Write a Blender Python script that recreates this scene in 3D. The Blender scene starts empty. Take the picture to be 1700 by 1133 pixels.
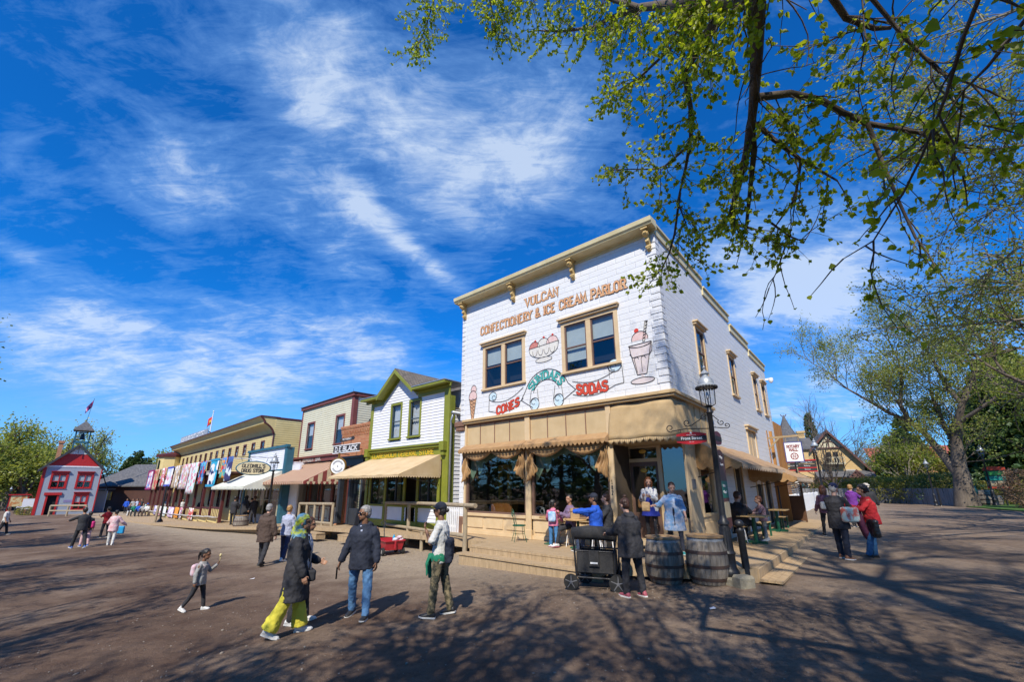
import bpy,math,random
import numpy as np
from mathutils import Vector,Matrix
R = math.radians
PI = math.pi
random.seed(7)
rng = np.random.default_rng(7)
scene = bpy.context.scene
COL = scene.collection

# ---------------------------------------------------------------- camera
cam = bpy.data.cameras.new('camera')
camo = bpy.data.objects.new('camera',cam)
COL.objects.link(camo)
scene.camera = camo
CAMZ,FPX,PITCH,ROLL,CX,CY = 1.9,691.3,0.25604,-0.0031,841.6,628.96
cam.sensor_width = 36.0
cam.lens = FPX/1700*36
cam.shift_x = (850 - CX)/1700
cam.shift_y = (CY - 566.5)/1700
cam.clip_start = 0.05
cam.clip_end = 5000
camo.matrix_world = Matrix.Translation((0,0,CAMZ)) @ Matrix.Rotation(PI/2 + PITCH,4,'X') @ Matrix.Rotation(-ROLL*-1,4,'Z')

# ---------------------------------------------------------------- sky and sun
SUN_EL,SUN_AZ = 46.0,194.0          # azimuth clockwise from +Y
w = bpy.data.worlds.new('World')
scene.world = w
w.use_nodes = True
nt = w.node_tree
nt.nodes.clear()


def N(nt,typ,**kw):
    n = nt.nodes.new(typ)
    for k,v in kw.items():
        if k.startswith('i_'):
            key = k[2:]
            key = int(key) if key.isdigit() else key.replace('_',' ')
            n.inputs[key].default_value = v
        else:
            setattr(n,k,v)
    return n


def L(nt,a,b):
    nt.links.new(a,b)


def mathn(nt,op,a,b=None,c=None,clamp=False):
    n = nt.nodes.new('ShaderNodeMath')
    n.operation = op
    n.use_clamp = clamp
    for i,x in enumerate((a,b,c)):
        if x is None:
            continue
        if isinstance(x,(int,float)):
            n.inputs[i].default_value = x
        else:
            L(nt,x,n.inputs[i])
    return n.outputs[0]


def vmath(nt,op,a,b=None):
    n = nt.nodes.new('ShaderNodeVectorMath')
    n.operation = op
    for i,x in enumerate((a,b)):
        if x is None:
            continue
        if isinstance(x,(tuple,list)):
            n.inputs[i].default_value = x
        else:
            L(nt,x,n.inputs[i])
    return n


def mixc(nt,fac,a,b,blend='MIX'):
    n = nt.nodes.new('ShaderNodeMix')
    n.data_type = 'RGBA'
    n.blend_type = blend
    for sock,x in ((n.inputs[0],fac),(n.inputs[6],a),(n.inputs[7],b)):
        if isinstance(x,(int,float)):
            sock.default_value = x
        elif isinstance(x,(tuple,list)):
            sock.default_value = (x[0],x[1],x[2],1)
        else:
            L(nt,x,sock)
    return n.outputs[2]


def ramp(nt,fac,stops,interp='LINEAR'):
    n = nt.nodes.new('ShaderNodeValToRGB')
    L(nt,fac,n.inputs[0])
    n.color_ramp.interpolation = interp
    el = n.color_ramp.elements
    while len(el) < len(stops):
        el.new(0.5)
    for e,(p,c) in zip(el,stops):
        e.position = p
        e.color = (c,c,c,1) if isinstance(c,(int,float)) else (c[0],c[1],c[2],1)
    return n.outputs[0]


def build_world():
    out = N(nt,'ShaderNodeOutputWorld')
    bg = N(nt,'ShaderNodeBackground')
    bg.inputs[1].default_value = 0.11
    sky = N(nt,'ShaderNodeTexSky',sky_type='NISHITA',sun_disc=False)
    sky.sun_elevation = R(SUN_EL)
    sky.sun_rotation = R(SUN_AZ)
    sky.air_density = 1.0
    sky.dust_density = 0.3
    sky.ozone_density = 2.5
    tc = N(nt,'ShaderNodeTexCoord')
    sep = N(nt,'ShaderNodeSeparateXYZ')
    L(nt,tc.outputs['Generated'],sep.inputs[0])
    x,y,z = sep.outputs
    zc = mathn(nt,'MAXIMUM',z,0.02)
    # a deep, clear northern blue: keep the sky texture's brightness, enrich its hue
    tint = mixc(nt,1.0,sky.outputs[0],(0.05,0.70,1.50),'MULTIPLY')
    tint = mixc(nt,ramp(nt,zc,[(0.0,0.55),(0.30,0.0)]),tint,(3.6,5.6,8.4))
    # clouds on a flat layer
    zz = mathn(nt,'ADD',zc,0.22)
    px = mathn(nt,'DIVIDE',x,zz)
    py = mathn(nt,'DIVIDE',y,zz)
    comb = N(nt,'ShaderNodeCombineXYZ')
    L(nt,px,comb.inputs[0])
    L(nt,py,comb.inputs[1])
    P = comb.outputs[0]

    def noise(vec,scale,det,rough,dist=0.0,rot=0.0,sc=(1,1,1),loc=(0,0,0)):
        mp = N(nt,'ShaderNodeMapping')
        mp.inputs['Rotation'].default_value = (0,0,rot)
        mp.inputs['Scale'].default_value = sc
        mp.inputs['Location'].default_value = loc
        L(nt,vec,mp.inputs[0])
        n = N(nt,'ShaderNodeTexNoise',i_Scale=scale,i_Detail=det,i_Roughness=rough + .06,i_Distortion=dist)
        L(nt,mp.outputs[0],n.inputs['Vector'])
        return n.outputs[0]

    fine = noise(P,4.2,9,0.60,0.5,rot=-0.55,sc=(1.0,1.3,1),loc=(3.1,1.7,0))
    fib = noise(P,8.0,8,0.62,0.9,rot=-0.95,sc=(1.0,3.4,1),loc=(1.3,5.0,0))
    big = noise(P,2.2,5,0.5,0.6,loc=(0.6,2.4,0))

    # cloud masses: soft ellipses on the layer (centre, direction and reach of each)
    def blob(cx,cy,ax,ay,ang,gain):
        dx = mathn(nt,'SUBTRACT',px,cx)
        dy = mathn(nt,'SUBTRACT',py,cy)
        c,s = math.cos(ang),math.sin(ang)
        u = mathn(nt,'ADD',mathn(nt,'MULTIPLY',dx,c/ax),mathn(nt,'MULTIPLY',dy,s/ax))
        v = mathn(nt,'ADD',mathn(nt,'MULTIPLY',dx,-s/ay),mathn(nt,'MULTIPLY',dy,c/ay))
        d = mathn(nt,'ADD',mathn(nt,'MULTIPLY',u,u),mathn(nt,'MULTIPLY',v,v))
        e = mathn(nt,'POWER',2.718,mathn(nt,'MULTIPLY',d,-1.0))
        return mathn(nt,'MULTIPLY',e,gain)
    tot = None
    for b in CLOUDS:
        e = blob(*b)
        tot = e if tot is None else mathn(nt,'ADD',tot,e)
    dens = mathn(nt,'ADD',tot,mathn(nt,'MULTIPLY',mathn(nt,'SUBTRACT',fine,0.5),1.6))
    dens = mathn(nt,'ADD',dens,mathn(nt,'MULTIPLY',mathn(nt,'SUBTRACT',fib,0.5),0.9))
    dens = mathn(nt,'ADD',dens,mathn(nt,'MULTIPLY',mathn(nt,'SUBTRACT',big,0.5),0.9))
    mask = ramp(nt,dens,[(0.06,0.0),(0.45,0.28),(1.15,0.76)])
    low = ramp(nt,zc,[(0.0,0.55),(0.12,1.0)])
    mask = mathn(nt,'MULTIPLY',mask,low)
    ccol = mixc(nt,ramp(nt,dens,[(0.5,0.0),(1.25,1.0)]),(2.2,4.3,7.9),(5.4,6.5,8.1))
    fin = mixc(nt,mask,tint,ccol)
    L(nt,fin,bg.inputs[0])
    L(nt,bg.outputs[0],out.inputs[0])


def ray(px,py):
    X,Y = (px - CX)/FPX,(py - CY)/FPX
    cr,sr = math.cos(ROLL),math.sin(ROLL)
    x,y = cr*X + sr*Y,-sr*X + cr*Y
    cp,sp = math.cos(PITCH),math.sin(PITCH)
    return np.array([x,sp*y + cp,-(cp*y - sp)])


def cl(px,py):
    r = ray(px,py)
    r = r/np.linalg.norm(r)
    z = max(r[2],.02) + .22
    return r[0]/z,r[1]/z


CLOUDS = []


def cloud_streak(pts,wid,gain):
    for (a,b) in zip(pts[:-1],pts[1:]):
        (x0,y0),(x1,y1) = cl(*a),cl(*b)
        CLOUDS.append(((x0 + x1)/2,(y0 + y1)/2,max(math.hypot(x1 - x0,y1 - y0)*.62,.03),wid,math.atan2(y1 - y0,x1 - x0),gain))


cloud_streak([(390,60),(480,150),(570,215)],.07,.34)
cloud_streak([(580,320),(640,380),(700,430),(775,490)],.05,.55)
cloud_streak([(200,300),(420,320),(600,330)],.24,.30)
cloud_streak([(250,230),(330,290),(300,380)],.12,.30)
cloud_streak([(560,300),(800,240),(1020,180)],.26,.52)
cloud_streak([(700,330),(860,350),(1000,300)],.22,.42)
cloud_streak([(0,520),(160,570),(340,610),(560,640),(700,600)],.42,.48)
cloud_streak([(0,640),(200,650),(420,680)],.7,.5)
cloud_streak([(420,500),(560,540),(700,580)],.25,.38)
cloud_streak([(1190,500),(1330,540),(1480,500)],.45,.8)
cloud_streak([(1160,420),(1300,440)],.12,.35)
cloud_streak([(1280,640),(1400,670),(1500,700)],.9,.6)
cloud_streak([(0,230),(40,250)],.08,.45)
cloud_streak([(430,20),(620,120),(700,220)],.14,.30)
cloud_streak([(0,420),(60,425)],.07,.5)
cloud_streak([(40,280),(110,300)],.08,.3)
cloud_streak([(1150,380),(1230,420)],.16,.4)
build_world()

sun = bpy.data.lights.new('sun','SUN')
sun.energy = 4.9
sun.angle = R(0.55)
sun.color = (1.0,0.92,0.79)
suno = bpy.data.objects.new('sun',sun)
COL.objects.link(suno)
az = R(SUN_AZ)
sd_ = Vector((math.sin(az)*math.cos(R(SUN_EL)),math.cos(az)*math.cos(R(SUN_EL)),math.sin(R(SUN_EL))))
suno.rotation_euler = sd_.to_track_quat('Z','Y').to_euler()
vs = scene.view_settings
vs.view_transform = 'Standard'
vs.look = 'None'
vs.gamma = 1.0
vs.exposure = 0.22
vs.use_curve_mapping = False
scene.cycles.max_bounces = 6
scene.cycles.transparent_max_bounces = 12

# ---------------------------------------------------------------- terrain and placing helpers
def terr(x,y=0.0):
    k = 1.1 if x < 0 else .6
    return -.08 + k*math.tanh(.035*x/k)


def at_z(px,py,z):
    r = ray(px,py)
    t = (z - CAMZ)/r[2]
    return Vector((r[0]*t,r[1]*t,z))


def gnd(px,py,dz=0.0):
    z = 0.0
    for _ in range(60):
        p = at_z(px,py,z + dz)
        z = .5*z + .5*terr(p[0])
    return at_z(px,py,z + dz)


def at_d(px,py,d):                      # point seen at (px, py), d metres away horizontally
    r = ray(px,py)
    h = math.hypot(r[0],r[1])
    return Vector((r[0]*d/h,r[1]*d/h,CAMZ + r[2]*d/h))


C0 = Vector((4.27966,10.68284,0))       # front corner of the ice cream parlor
AZ = -49.18
UA = Vector((math.sin(R(AZ)),math.cos(R(AZ)),0))
VA = Vector((math.cos(R(AZ)),-math.sin(R(AZ)),0))


def fmat(o,azd):                          # local x: to the right along a facade, y: into the building
    a = R(azd)
    return Matrix.Translation(Vector(o)) @ Matrix.Rotation(math.atan2(-math.cos(a),-math.sin(a)),4,'Z')


FA,FB,FD = fmat(C0,AZ),fmat(C0,-46.9),fmat(C0,-47.5)
SIDE = Matrix.Rotation(PI/2,4,'Z')
LEFTSIDE = Matrix.Rotation(-PI/2,4,'Z')


def uv(u,v,z=0.0):
    return C0 + UA*u + VA*v + Vector((0,0,z))


# ---------------------------------------------------------------- scene helpers
def tag(o,label=None,cat=None,group=None,kind=None):
    if label: o['label'] = label
    if cat: o['category'] = cat
    if group: o['group'] = group
    if kind: o['kind'] = kind
    return o


def thing(name,label,cat,M=None,group=None):
    o = bpy.data.objects.new(name,None)
    o.empty_display_size = .2
    COL.objects.link(o)
    if M is not None:
        o.matrix_world = M if isinstance(M,Matrix) else Matrix.Translation(Vector(M))
    return tag(o,label,cat,group)


def link(name,me,mat=None,parent=None):
    o = bpy.data.objects.new(name,me)
    COL.objects.link(o)
    if mat is not None:
        for m in (mat if isinstance(mat,(list,tuple)) else [mat]):
            me.materials.append(m)
    if parent is not None:
        o.parent = parent
    return o


def copy_tree(o,M=None,label=None,group=None,parent=None):
    c = o.copy()
    COL.objects.link(c)
    c.parent = parent
    if M is not None: c.matrix_world = M
    if label: c['label'] = label
    if group: c['group'] = group
    for ch in o.children:
        k = ch.copy(); COL.objects.link(k); k.parent = c
        for g in ch.children:
            h = g.copy(); COL.objects.link(h); h.parent = k
    return c


class MB:
    def __init__(s,M=None):
        s.v,s.f,s.m,s.M,s.mi = [],[],[],M,0

    def add(s,vs,fs):
        b = len(s.v)
        for p in vs:
            p = Vector(p)
            s.v.append(tuple(s.M @ p) if s.M is not None else tuple(p))
        for f in fs:
            s.f.append([b + i for i in f])
            s.m.append(s.mi)
        return s

    def box(s,x0,x1,y0,y1,z0,z1):
        return s.add([(x0,y0,z0),(x1,y0,z0),(x1,y1,z0),(x0,y1,z0),(x0,y0,z1),(x1,y0,z1),(x1,y1,z1),(x0,y1,z1)],
                     [(0,3,2,1),(4,5,6,7),(0,1,5,4),(1,2,6,5),(2,3,7,6),(3,0,4,7)])

    def beam(s,a,b,wx,wz,up=(0,0,1)):            # box along a segment
        a,b = Vector(a),Vector(b)
        d = (b - a).normalized()
        x = d.cross(Vector(up))
        if x.length < 1e-4: x = d.cross(Vector((1,0,0)))
        x.normalize(); z = x.cross(d)
        vs = []
        for p in (a,b):
            for i,j in ((-1,-1),(1,-1),(1,1),(-1,1)):
                vs.append(p + x*i*wx/2 + z*j*wz/2)
        return s.add(vs,[(0,1,2,3),(7,6,5,4),(0,4,5,1),(1,5,6,2),(2,6,7,3),(3,7,4,0)])

    def prism(s,poly,y0,y1):                          # polygon in x,z pushed through y
        n = len(poly)
        vs = [(p[0],y0,p[1]) for p in poly] + [(p[0],y1,p[1]) for p in poly]
        return s.add(vs,[list(range(n)),list(range(2*n - 1,n - 1,-1))] + [(i,n + i,n + (i + 1) % n,(i + 1) % n) for i in range(n)])

    def prismz(s,poly,z0,z1):
        n = len(poly)
        vs = [(p[0],p[1],z0) for p in poly] + [(p[0],p[1],z1) for p in poly]
        return s.add(vs,[list(range(n - 1,-1,-1)),list(range(n,2*n))] + [(i,(i + 1) % n,n + (i + 1) % n,n + i) for i in range(n)])

    def tube(s,pts,rad,n=8,cap=True,flat=1.0):
        pts = [Vector(p) for p in pts]
        if not hasattr(rad,'__len__'): rad = [rad]*len(pts)
        vs,fs = [],[]
        x = None
        for i,p in enumerate(pts):
            d = (pts[min(i + 1,len(pts) - 1)] - pts[max(i - 1,0)])
            d = d.normalized() if d.length > 1e-9 else Vector((0,0,1))
            if x is None:
                x = d.cross(Vector((0,0,1)))
                if x.length < 1e-3: x = Vector((1,0,0))
            x = (x - d*x.dot(d))
            x = x.normalized() if x.length > 1e-6 else Vector((1,0,0))
            y = d.cross(x)
            for k in range(n):
                a = 2*PI*k/n
                vs.append(p + x*(math.cos(a)*rad[i]) + y*(math.sin(a)*rad[i]*flat))
        for i in range(len(pts) - 1):
            for k in range(n):
                fs.append((i*n + k,i*n + (k + 1) % n,(i + 1)*n + (k + 1) % n,(i + 1)*n + k))
        if cap:
            fs.append(list(range(n - 1,-1,-1)))
            fs.append([(len(pts) - 1)*n + k for k in range(n)])
        return s.add(vs,fs)

    def lathe(s,prof,c=(0,0,0),n=20,axis=None,sx=1.0,sy=1.0):   # profile: (radius, height)
        c = Vector(c)
        q = Vector((0,0,1)).rotation_difference(Vector(axis)) if axis is not None else None
        vs,fs = [],[]
        for r,h in prof:
            for k in range(n):
                a = 2*PI*k/n
                p = Vector((math.cos(a)*r*sx,math.sin(a)*r*sy,h))
                if q is not None: p = q @ p
                vs.append(c + p)
        for i in range(len(prof) - 1):
            for k in range(n):
                fs.append((i*n + k,i*n + (k + 1) % n,(i + 1)*n + (k + 1) % n,(i + 1)*n + k))
        fs.append(list(range(n - 1,-1,-1)))
        fs.append([(len(prof) - 1)*n + k for k in range(n)])
        return s.add(vs,fs)

    def ell(s,c,r,n=12,m=8,rot=None):
        c = Vector(c)
        vs,fs = [],[]
        for i in range(1,m):
            t = PI*i/m
            for k in range(n):
                a = 2*PI*k/n
                p = Vector((math.sin(t)*math.cos(a)*r[0],math.sin(t)*math.sin(a)*r[1],math.cos(t)*r[2]))
                vs.append(c + (rot @ p if rot is not None else p))
        for i in range(m - 2):
            for k in range(n):
                fs.append((i*n + k,(i + 1)*n + k,(i + 1)*n + (k + 1) % n,i*n + (k + 1) % n))
        top = Vector((0,0,r[2])); bot = -top
        vs.append(c + (rot @ top if rot is not None else top)); vs.append(c + (rot @ bot if rot is not None else bot))
        T,B = len(vs) - 2,len(vs) - 1
        for k in range(n):
            fs.append((T,k,(k + 1) % n))
            fs.append((B,(m - 2)*n + (k + 1) % n,(m - 2)*n + k))
        return s.add(vs,fs)

    def loft(s,rings,n=14,cap=True):                  # rings: (centre, rx, ry, Rot or None)
        vs,fs = [],[]
        for c,rx,ry,q in rings:
            c = Vector(c)
            for k in range(n):
                a = 2*PI*k/n
                p = Vector((math.cos(a)*rx,math.sin(a)*ry,0))
                vs.append(c + (q @ p if q is not None else p))
        for i in range(len(rings) - 1):
            for k in range(n):
                fs.append((i*n + k,i*n + (k + 1) % n,(i + 1)*n + (k + 1) % n,(i + 1)*n + k))
        if cap:
            fs.append(list(range(n - 1,-1,-1)))
            fs.append([(len(rings) - 1)*n + k for k in range(n)])
        return s.add(vs,fs)

    def grid(s,rows,stripes=0):                        # shared-vertex sheet; rows run from top to bottom
        nv,nu = len(rows),len(rows[0])
        if stripes:
            for i in range(nu - 1):
                s.mi = i % 2
                s.add([r[i] for r in rows] + [r[i + 1] for r in rows],[(j + 1,nv + j + 1,nv + j,j) for j in range(nv - 1)])
            s.mi = 0
            return s
        return s.add([p for r in rows for p in r],[((j + 1)*nu + i,(j + 1)*nu + i + 1,j*nu + i + 1,j*nu + i) for j in range(nv - 1) for i in range(nu - 1)])

    def mesh(s,name='m'):
        me = bpy.data.meshes.new(name)
        me.from_pydata(s.v,[],s.f)
        if any(s.m): me.polygons.foreach_set('material_index',s.m)
        me.update()
        return me

    def build(s,name,mat=None,parent=None,smooth=False,bevel=0.0):
        me = s.mesh(name)
        if smooth:
            me.polygons.foreach_set('use_smooth',[True]*len(me.polygons))
            if smooth == 2: me.set_sharp_from_angle(angle=R(38))
        o = link(name,me,mat,parent)
        if bevel:
            m = o.modifiers.new('edge','BEVEL'); m.width = bevel; m.segments = 1; m.limit_method = 'ANGLE'
        return o


def npmesh(name,V,F,mat,parent=None,k=4,smooth=False):      # fast mesh of equal-sized faces
    me = bpy.data.meshes.new(name)
    V = np.asarray(V,dtype=np.float32).reshape(-1,3)
    F = np.asarray(F,dtype=np.int32).reshape(-1,k)
    me.vertices.add(len(V)); me.vertices.foreach_set('co',V.ravel())
    me.loops.add(F.size); me.loops.foreach_set('vertex_index',F.ravel())
    me.polygons.add(len(F))
    me.polygons.foreach_set('loop_start',np.arange(0,F.size,k,dtype=np.int32))
    if smooth: me.polygons.foreach_set('use_smooth',np.ones(len(F),dtype=bool))
    me.update(calc_edges=True)
    return link(name,me,mat,parent)


# ---------------------------------------------------------------- materials
MATS = {}


def mat(name,col=(.5,.5,.5),rough=.6,col2=None,scale=6.0,bump=0.0,bscale=None,metal=0.0,spec=.5,stretch=(1,1,1),detail=5,edge=(.35,.65),coat=0,sheen=0,bdist=.02,hue=0.0):
    if name in MATS: return MATS[name]
    m = bpy.data.materials.new(name); MATS[name] = m
    m.use_nodes = True
    t = m.node_tree
    b = t.nodes['Principled BSDF']
    b.inputs['Base Color'].default_value = (*col,1)
    b.inputs['Roughness'].default_value = rough
    b.inputs['Metallic'].default_value = metal
    b.inputs['Specular IOR Level'].default_value = spec
    if coat: b.inputs['Coat Weight'].default_value = coat
    if sheen: b.inputs['Sheen Weight'].default_value = sheen
    tc = N(t,'ShaderNodeTexCoord')
    mp = N(t,'ShaderNodeMapping'); mp.inputs['Scale'].default_value = stretch
    L(t,tc.outputs['Object'],mp.inputs[0])
    if col2 is None: col2 = tuple(c*.82 for c in col)
    nz = N(t,'ShaderNodeTexNoise',i_Scale=scale,i_Detail=detail,i_Roughness=.6)
    L(t,mp.outputs[0],nz.inputs['Vector'])
    f = ramp(t,nz.outputs[0],[(edge[0],0),(edge[1],1)])
    L(t,mixc(t,f,col,col2),b.inputs['Base Color'])
    if bump:
        n2 = N(t,'ShaderNodeTexNoise',i_Scale=bscale or scale*4,i_Detail=6,i_Roughness=.65)
        L(t,mp.outputs[0],n2.inputs['Vector'])
        bp = N(t,'ShaderNodeBump'); bp.inputs['Strength'].default_value = bump; bp.inputs['Distance'].default_value = bdist
        L(t,n2.outputs[0],bp.inputs['Height']); L(t,bp.outputs[0],b.inputs['Normal'])
    return m


def leafmat(name,col,col2,trans=.45,scale=2.0):
    m = bpy.data.materials.new(name); MATS[name] = m
    m.use_nodes = True; t = m.node_tree; t.nodes.clear()
    out = N(t,'ShaderNodeOutputMaterial')
    g = N(t,'ShaderNodeNewGeometry')
    nz = N(t,'ShaderNodeTexNoise',i_Scale=scale,i_Detail=2)
    tc = N(t,'ShaderNodeTexCoord'); L(t,tc.outputs['Object'],nz.inputs['Vector'])
    r = mathn(t,'ADD',mathn(t,'MULTIPLY',g.outputs['Random Per Island'],.6),mathn(t,'MULTIPLY',nz.outputs[0],.5),clamp=True)
    c = mixc(t,r,col,col2)
    d = N(t,'ShaderNodeBsdfPrincipled'); d.inputs['Roughness'].default_value = .42
    d.inputs['Specular IOR Level'].default_value = .4
    L(t,c,d.inputs['Base Color'])
    tr = N(t,'ShaderNodeBsdfTranslucent')
    L(t,mixc(t,1.0,c,(1.5,1.45,.6),'MULTIPLY'),tr.inputs[0])
    mx = N(t,'ShaderNodeMixShader'); mx.inputs[0].default_value = trans
    L(t,d.outputs[0],mx.inputs[1]); L(t,tr.outputs[0],mx.inputs[2]); L(t,mx.outputs[0],out.inputs[0])
    return m


def glassmat(name,tint=(.75,.8,.8),refl=.08,body=0.0,rough=.02):
    m = bpy.data.materials.new(name); MATS[name] = m
    m.use_nodes = True; t = m.node_tree; t.nodes.clear()
    out = N(t,'ShaderNodeOutputMaterial')
    tr = N(t,'ShaderNodeBsdfTransparent'); tr.inputs[0].default_value = (*tint,1)
    gl = N(t,'ShaderNodeBsdfGlossy'); gl.inputs['Roughness'].default_value = rough
    lw = N(t,'ShaderNodeLayerWeight'); lw.inputs[0].default_value = .5
    nz = N(t,'ShaderNodeTexNoise',i_Scale=1.3,i_Detail=2)
    tc = N(t,'ShaderNodeTexCoord'); L(t,tc.outputs['Object'],nz.inputs['Vector'])
    bp = N(t,'ShaderNodeBump'); bp.inputs['Strength'].default_value = .06; bp.inputs['Distance'].default_value = .05
    L(t,nz.outputs[0],bp.inputs['Height']); L(t,bp.outputs[0],gl.inputs['Normal'])
    f = mathn(t,'ADD',mathn(t,'MULTIPLY',mathn(t,'POWER',lw.outputs[1],4.0),.8),refl,clamp=True)
    mx = N(t,'ShaderNodeMixShader'); L(t,f,mx.inputs[0])
    L(t,tr.outputs[0],mx.inputs[1]); L(t,gl.outputs[0],mx.inputs[2]); L(t,mx.outputs[0],out.inputs[0])
    return m


def blockmat(name,col,col2,mortar,bw,bh,rough=.6,bump=.5,msize=.02,rot=None,dist=.02,rnd=5.0,dirt=.35):
    """bricks, pressed blocks, shingles: pattern laid in local x,z (or y,z)"""
    m = bpy.data.materials.new(name); MATS[name] = m
    m.use_nodes = True; t = m.node_tree
    b = t.nodes['Principled BSDF']; b.inputs['Roughness'].default_value = rough
    tc = N(t,'ShaderNodeTexCoord')
    g = N(t,'ShaderNodeNewGeometry')
    sep = N(t,'ShaderNodeSeparateXYZ'); L(t,tc.outputs['Object'],sep.inputs[0])
    cmb = N(t,'ShaderNodeCombineXYZ')
    L(t,mathn(t,'ADD',sep.outputs[0],sep.outputs[1]),cmb.inputs[0])
    L(t,sep.outputs[2],cmb.inputs[1])
    br = N(t,'ShaderNodeTexBrick')
    L(t,cmb.outputs[0],br.inputs['Vector'])
    br.inputs['Color1'].default_value = (*col,1); br.inputs['Color2'].default_value = (*col2,1)
    br.inputs['Mortar'].default_value = (*mortar,1)
    br.inputs['Scale'].default_value = 1.0
    br.inputs['Brick Width'].default_value = bw; br.inputs['Row Height'].default_value = bh
    br.inputs['Mortar Size'].default_value = msize; br.inputs['Mortar Smooth'].default_value = .6
    nz = N(t,'ShaderNodeTexNoise',i_Scale=rnd,i_Detail=7,i_Roughness=.65)
    L(t,tc.outputs['Object'],nz.inputs['Vector'])
    f = ramp(t,nz.outputs[0],[(.3,0),(.7,1)])
    L(t,mixc(t,mathn(t,'MULTIPLY',f,dirt),br.outputs['Color'],tuple(c*.62 for c in col)),b.inputs['Base Color'])
    h = mathn(t,'ADD',mathn(t,'MULTIPLY',mathn(t,'SUBTRACT',1.0,br.outputs['Fac']),1.0),mathn(t,'MULTIPLY',nz.outputs[0],.8))
    bp = N(t,'ShaderNodeBump'); bp.inputs['Strength'].default_value = bump; bp.inputs['Distance'].default_value = dist
    L(t,h,bp.inputs['Height']); L(t,bp.outputs[0],b.inputs['Normal'])
    return m


def W(name,c,**k):
    return mat(name,c,**k)


# ---------------------------------------------------------------- western slab lettering
GL = {
 'A': ([[(0,0),(.35,1),(.7,0)],[(.14,.36),(.56,.36)]],.7),'B': ([[(.08,0),(.08,1),(.48,1),(.62,.86),(.62,.66),(.48,.53),(.08,.53)],[(.48,.53),(.66,.4),(.66,.14),(.5,0),(.08,0)]],.7),
 'C': ([[(.64,.7),(.6,.9),(.42,1),(.26,1),(.08,.86),(.04,.5),(.08,.14),(.26,0),(.42,0),(.6,.1),(.66,.3)]],.7),'D': ([[(.08,0),(.08,1),(.42,1),(.62,.84),(.66,.5),(.62,.16),(.42,0),(.08,0)]],.72),
 'E': ([[(.6,1),(.08,1),(.08,0),(.62,0)],[(.08,.52),(.45,.52)]],.66),'F': ([[(.6,1),(.08,1),(.08,0)],[(.08,.52),(.45,.52)]],.62),'G': ([[(.64,.72),(.58,.92),(.42,1),(.24,1),(.08,.86),(.04,.5),(.08,.14),(.26,0),(.44,0),(.62,.12),(.64,.45),(.42,.45)]],.72),
 'H': ([[(.08,0),(.08,1)],[(.62,0),(.62,1)],[(.08,.52),(.62,.52)]],.7),'I': ([[(.15,0),(.15,1)]],.3),'K': ([[(.08,0),(.08,1)],[(.62,1),(.1,.45)],[(.24,.58),(.64,0)]],.7),'L': ([[(.08,1),(.08,0),(.58,0),(.58,.2)]],.62),
 'M': ([[(.06,0),(.1,1),(.42,.3),(.74,1),(.78,0)]],.86),'N': ([[(.08,0),(.08,1),(.6,0),(.6,1)]],.7),'O': ([[(.26,0),(.08,.14),(.04,.5),(.08,.86),(.26,1),(.44,1),(.62,.86),(.66,.5),(.62,.14),(.44,0),(.26,0)]],.72),
 'P': ([[(.08,0),(.08,1),(.48,1),(.63,.86),(.63,.62),(.48,.48),(.08,.48)]],.68),'R': ([[(.08,0),(.08,1),(.48,1),(.62,.88),(.62,.64),(.48,.52),(.08,.52)],[(.4,.52),(.64,0)]],.7),
 'S': ([[(.58,.76),(.54,.93),(.38,1),(.22,1),(.07,.9),(.06,.68),(.2,.55),(.46,.47),(.61,.34),(.6,.12),(.45,0),(.22,0),(.07,.08),(.03,.26)]],.67),'T': ([[(.03,.78),(.03,1),(.65,1),(.65,.78)],[(.34,1),(.34,0)]],.68),
 'U': ([[(.08,1),(.08,.16),(.24,0),(.46,0),(.62,.16),(.62,1)]],.7),'V': ([[(0,1),(.34,0),(.68,1)]],.68),'W': ([[(0,1),(.2,0),(.45,.8),(.7,0),(.9,1)]],.9),'Y': ([[(0,1),(.34,.5),(.68,1)],[(.34,.5),(.34,0)]],.68),
 '&': ([[(.7,.0),(.16,.72),(.2,.94),(.36,1),(.5,.9),(.48,.74),(.12,.4),(.06,.2),(.16,.02),(.36,0),(.56,.14),(.68,.42)]],.76),'.': ([[(.1,0),(.1,.12)]],.22),"'": ([[(.1,.75),(.1,1)]],.22),' ': ([],.42),
 '1': ([[(.1,.8),(.25,1),(.25,0)]],.45),'0': ([[(.25,0),(.06,.2),(.06,.8),(.25,1),(.42,.8),(.42,.2),(.25,0)]],.5),'2': ([[(.06,.8),(.15,1),(.4,1),(.46,.75),(.06,0),(.48,0)]],.54),'9': ([[(.4,.55),(.2,.5),(.08,.7),(.15,1),(.38,1),(.44,.75),(.35,0),(.1,0)]],.5),
}


def ribbon(pts,wd):
    """mitred flat ribbon along 2D points -> left and right rows"""
    P = [Vector(p) for p in pts]
    closed = (P[0] - P[-1]).length < 1e-6
    n = len(P)
    Lr,Rr = [],[]
    for i,p in enumerate(P):
        if closed and i in (0,n - 1):
            a,b = (P[0] - P[-2]).normalized(),(P[1] - P[0]).normalized()
        else:
            a = (P[i] - P[i - 1]).normalized() if i else (P[1] - P[0]).normalized()
            b = (P[i + 1] - P[i]).normalized() if i < n - 1 else a
        t = a + b
        t = t.normalized() if t.length > 1e-4 else a
        nm = Vector((-t.y,t.x))
        k = 1/max(.45,abs(nm.dot(Vector((-a.y,a.x)))))
        Lr.append(p + nm*wd/2*k); Rr.append(p - nm*wd/2*k)
    return Lr,Rr


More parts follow.
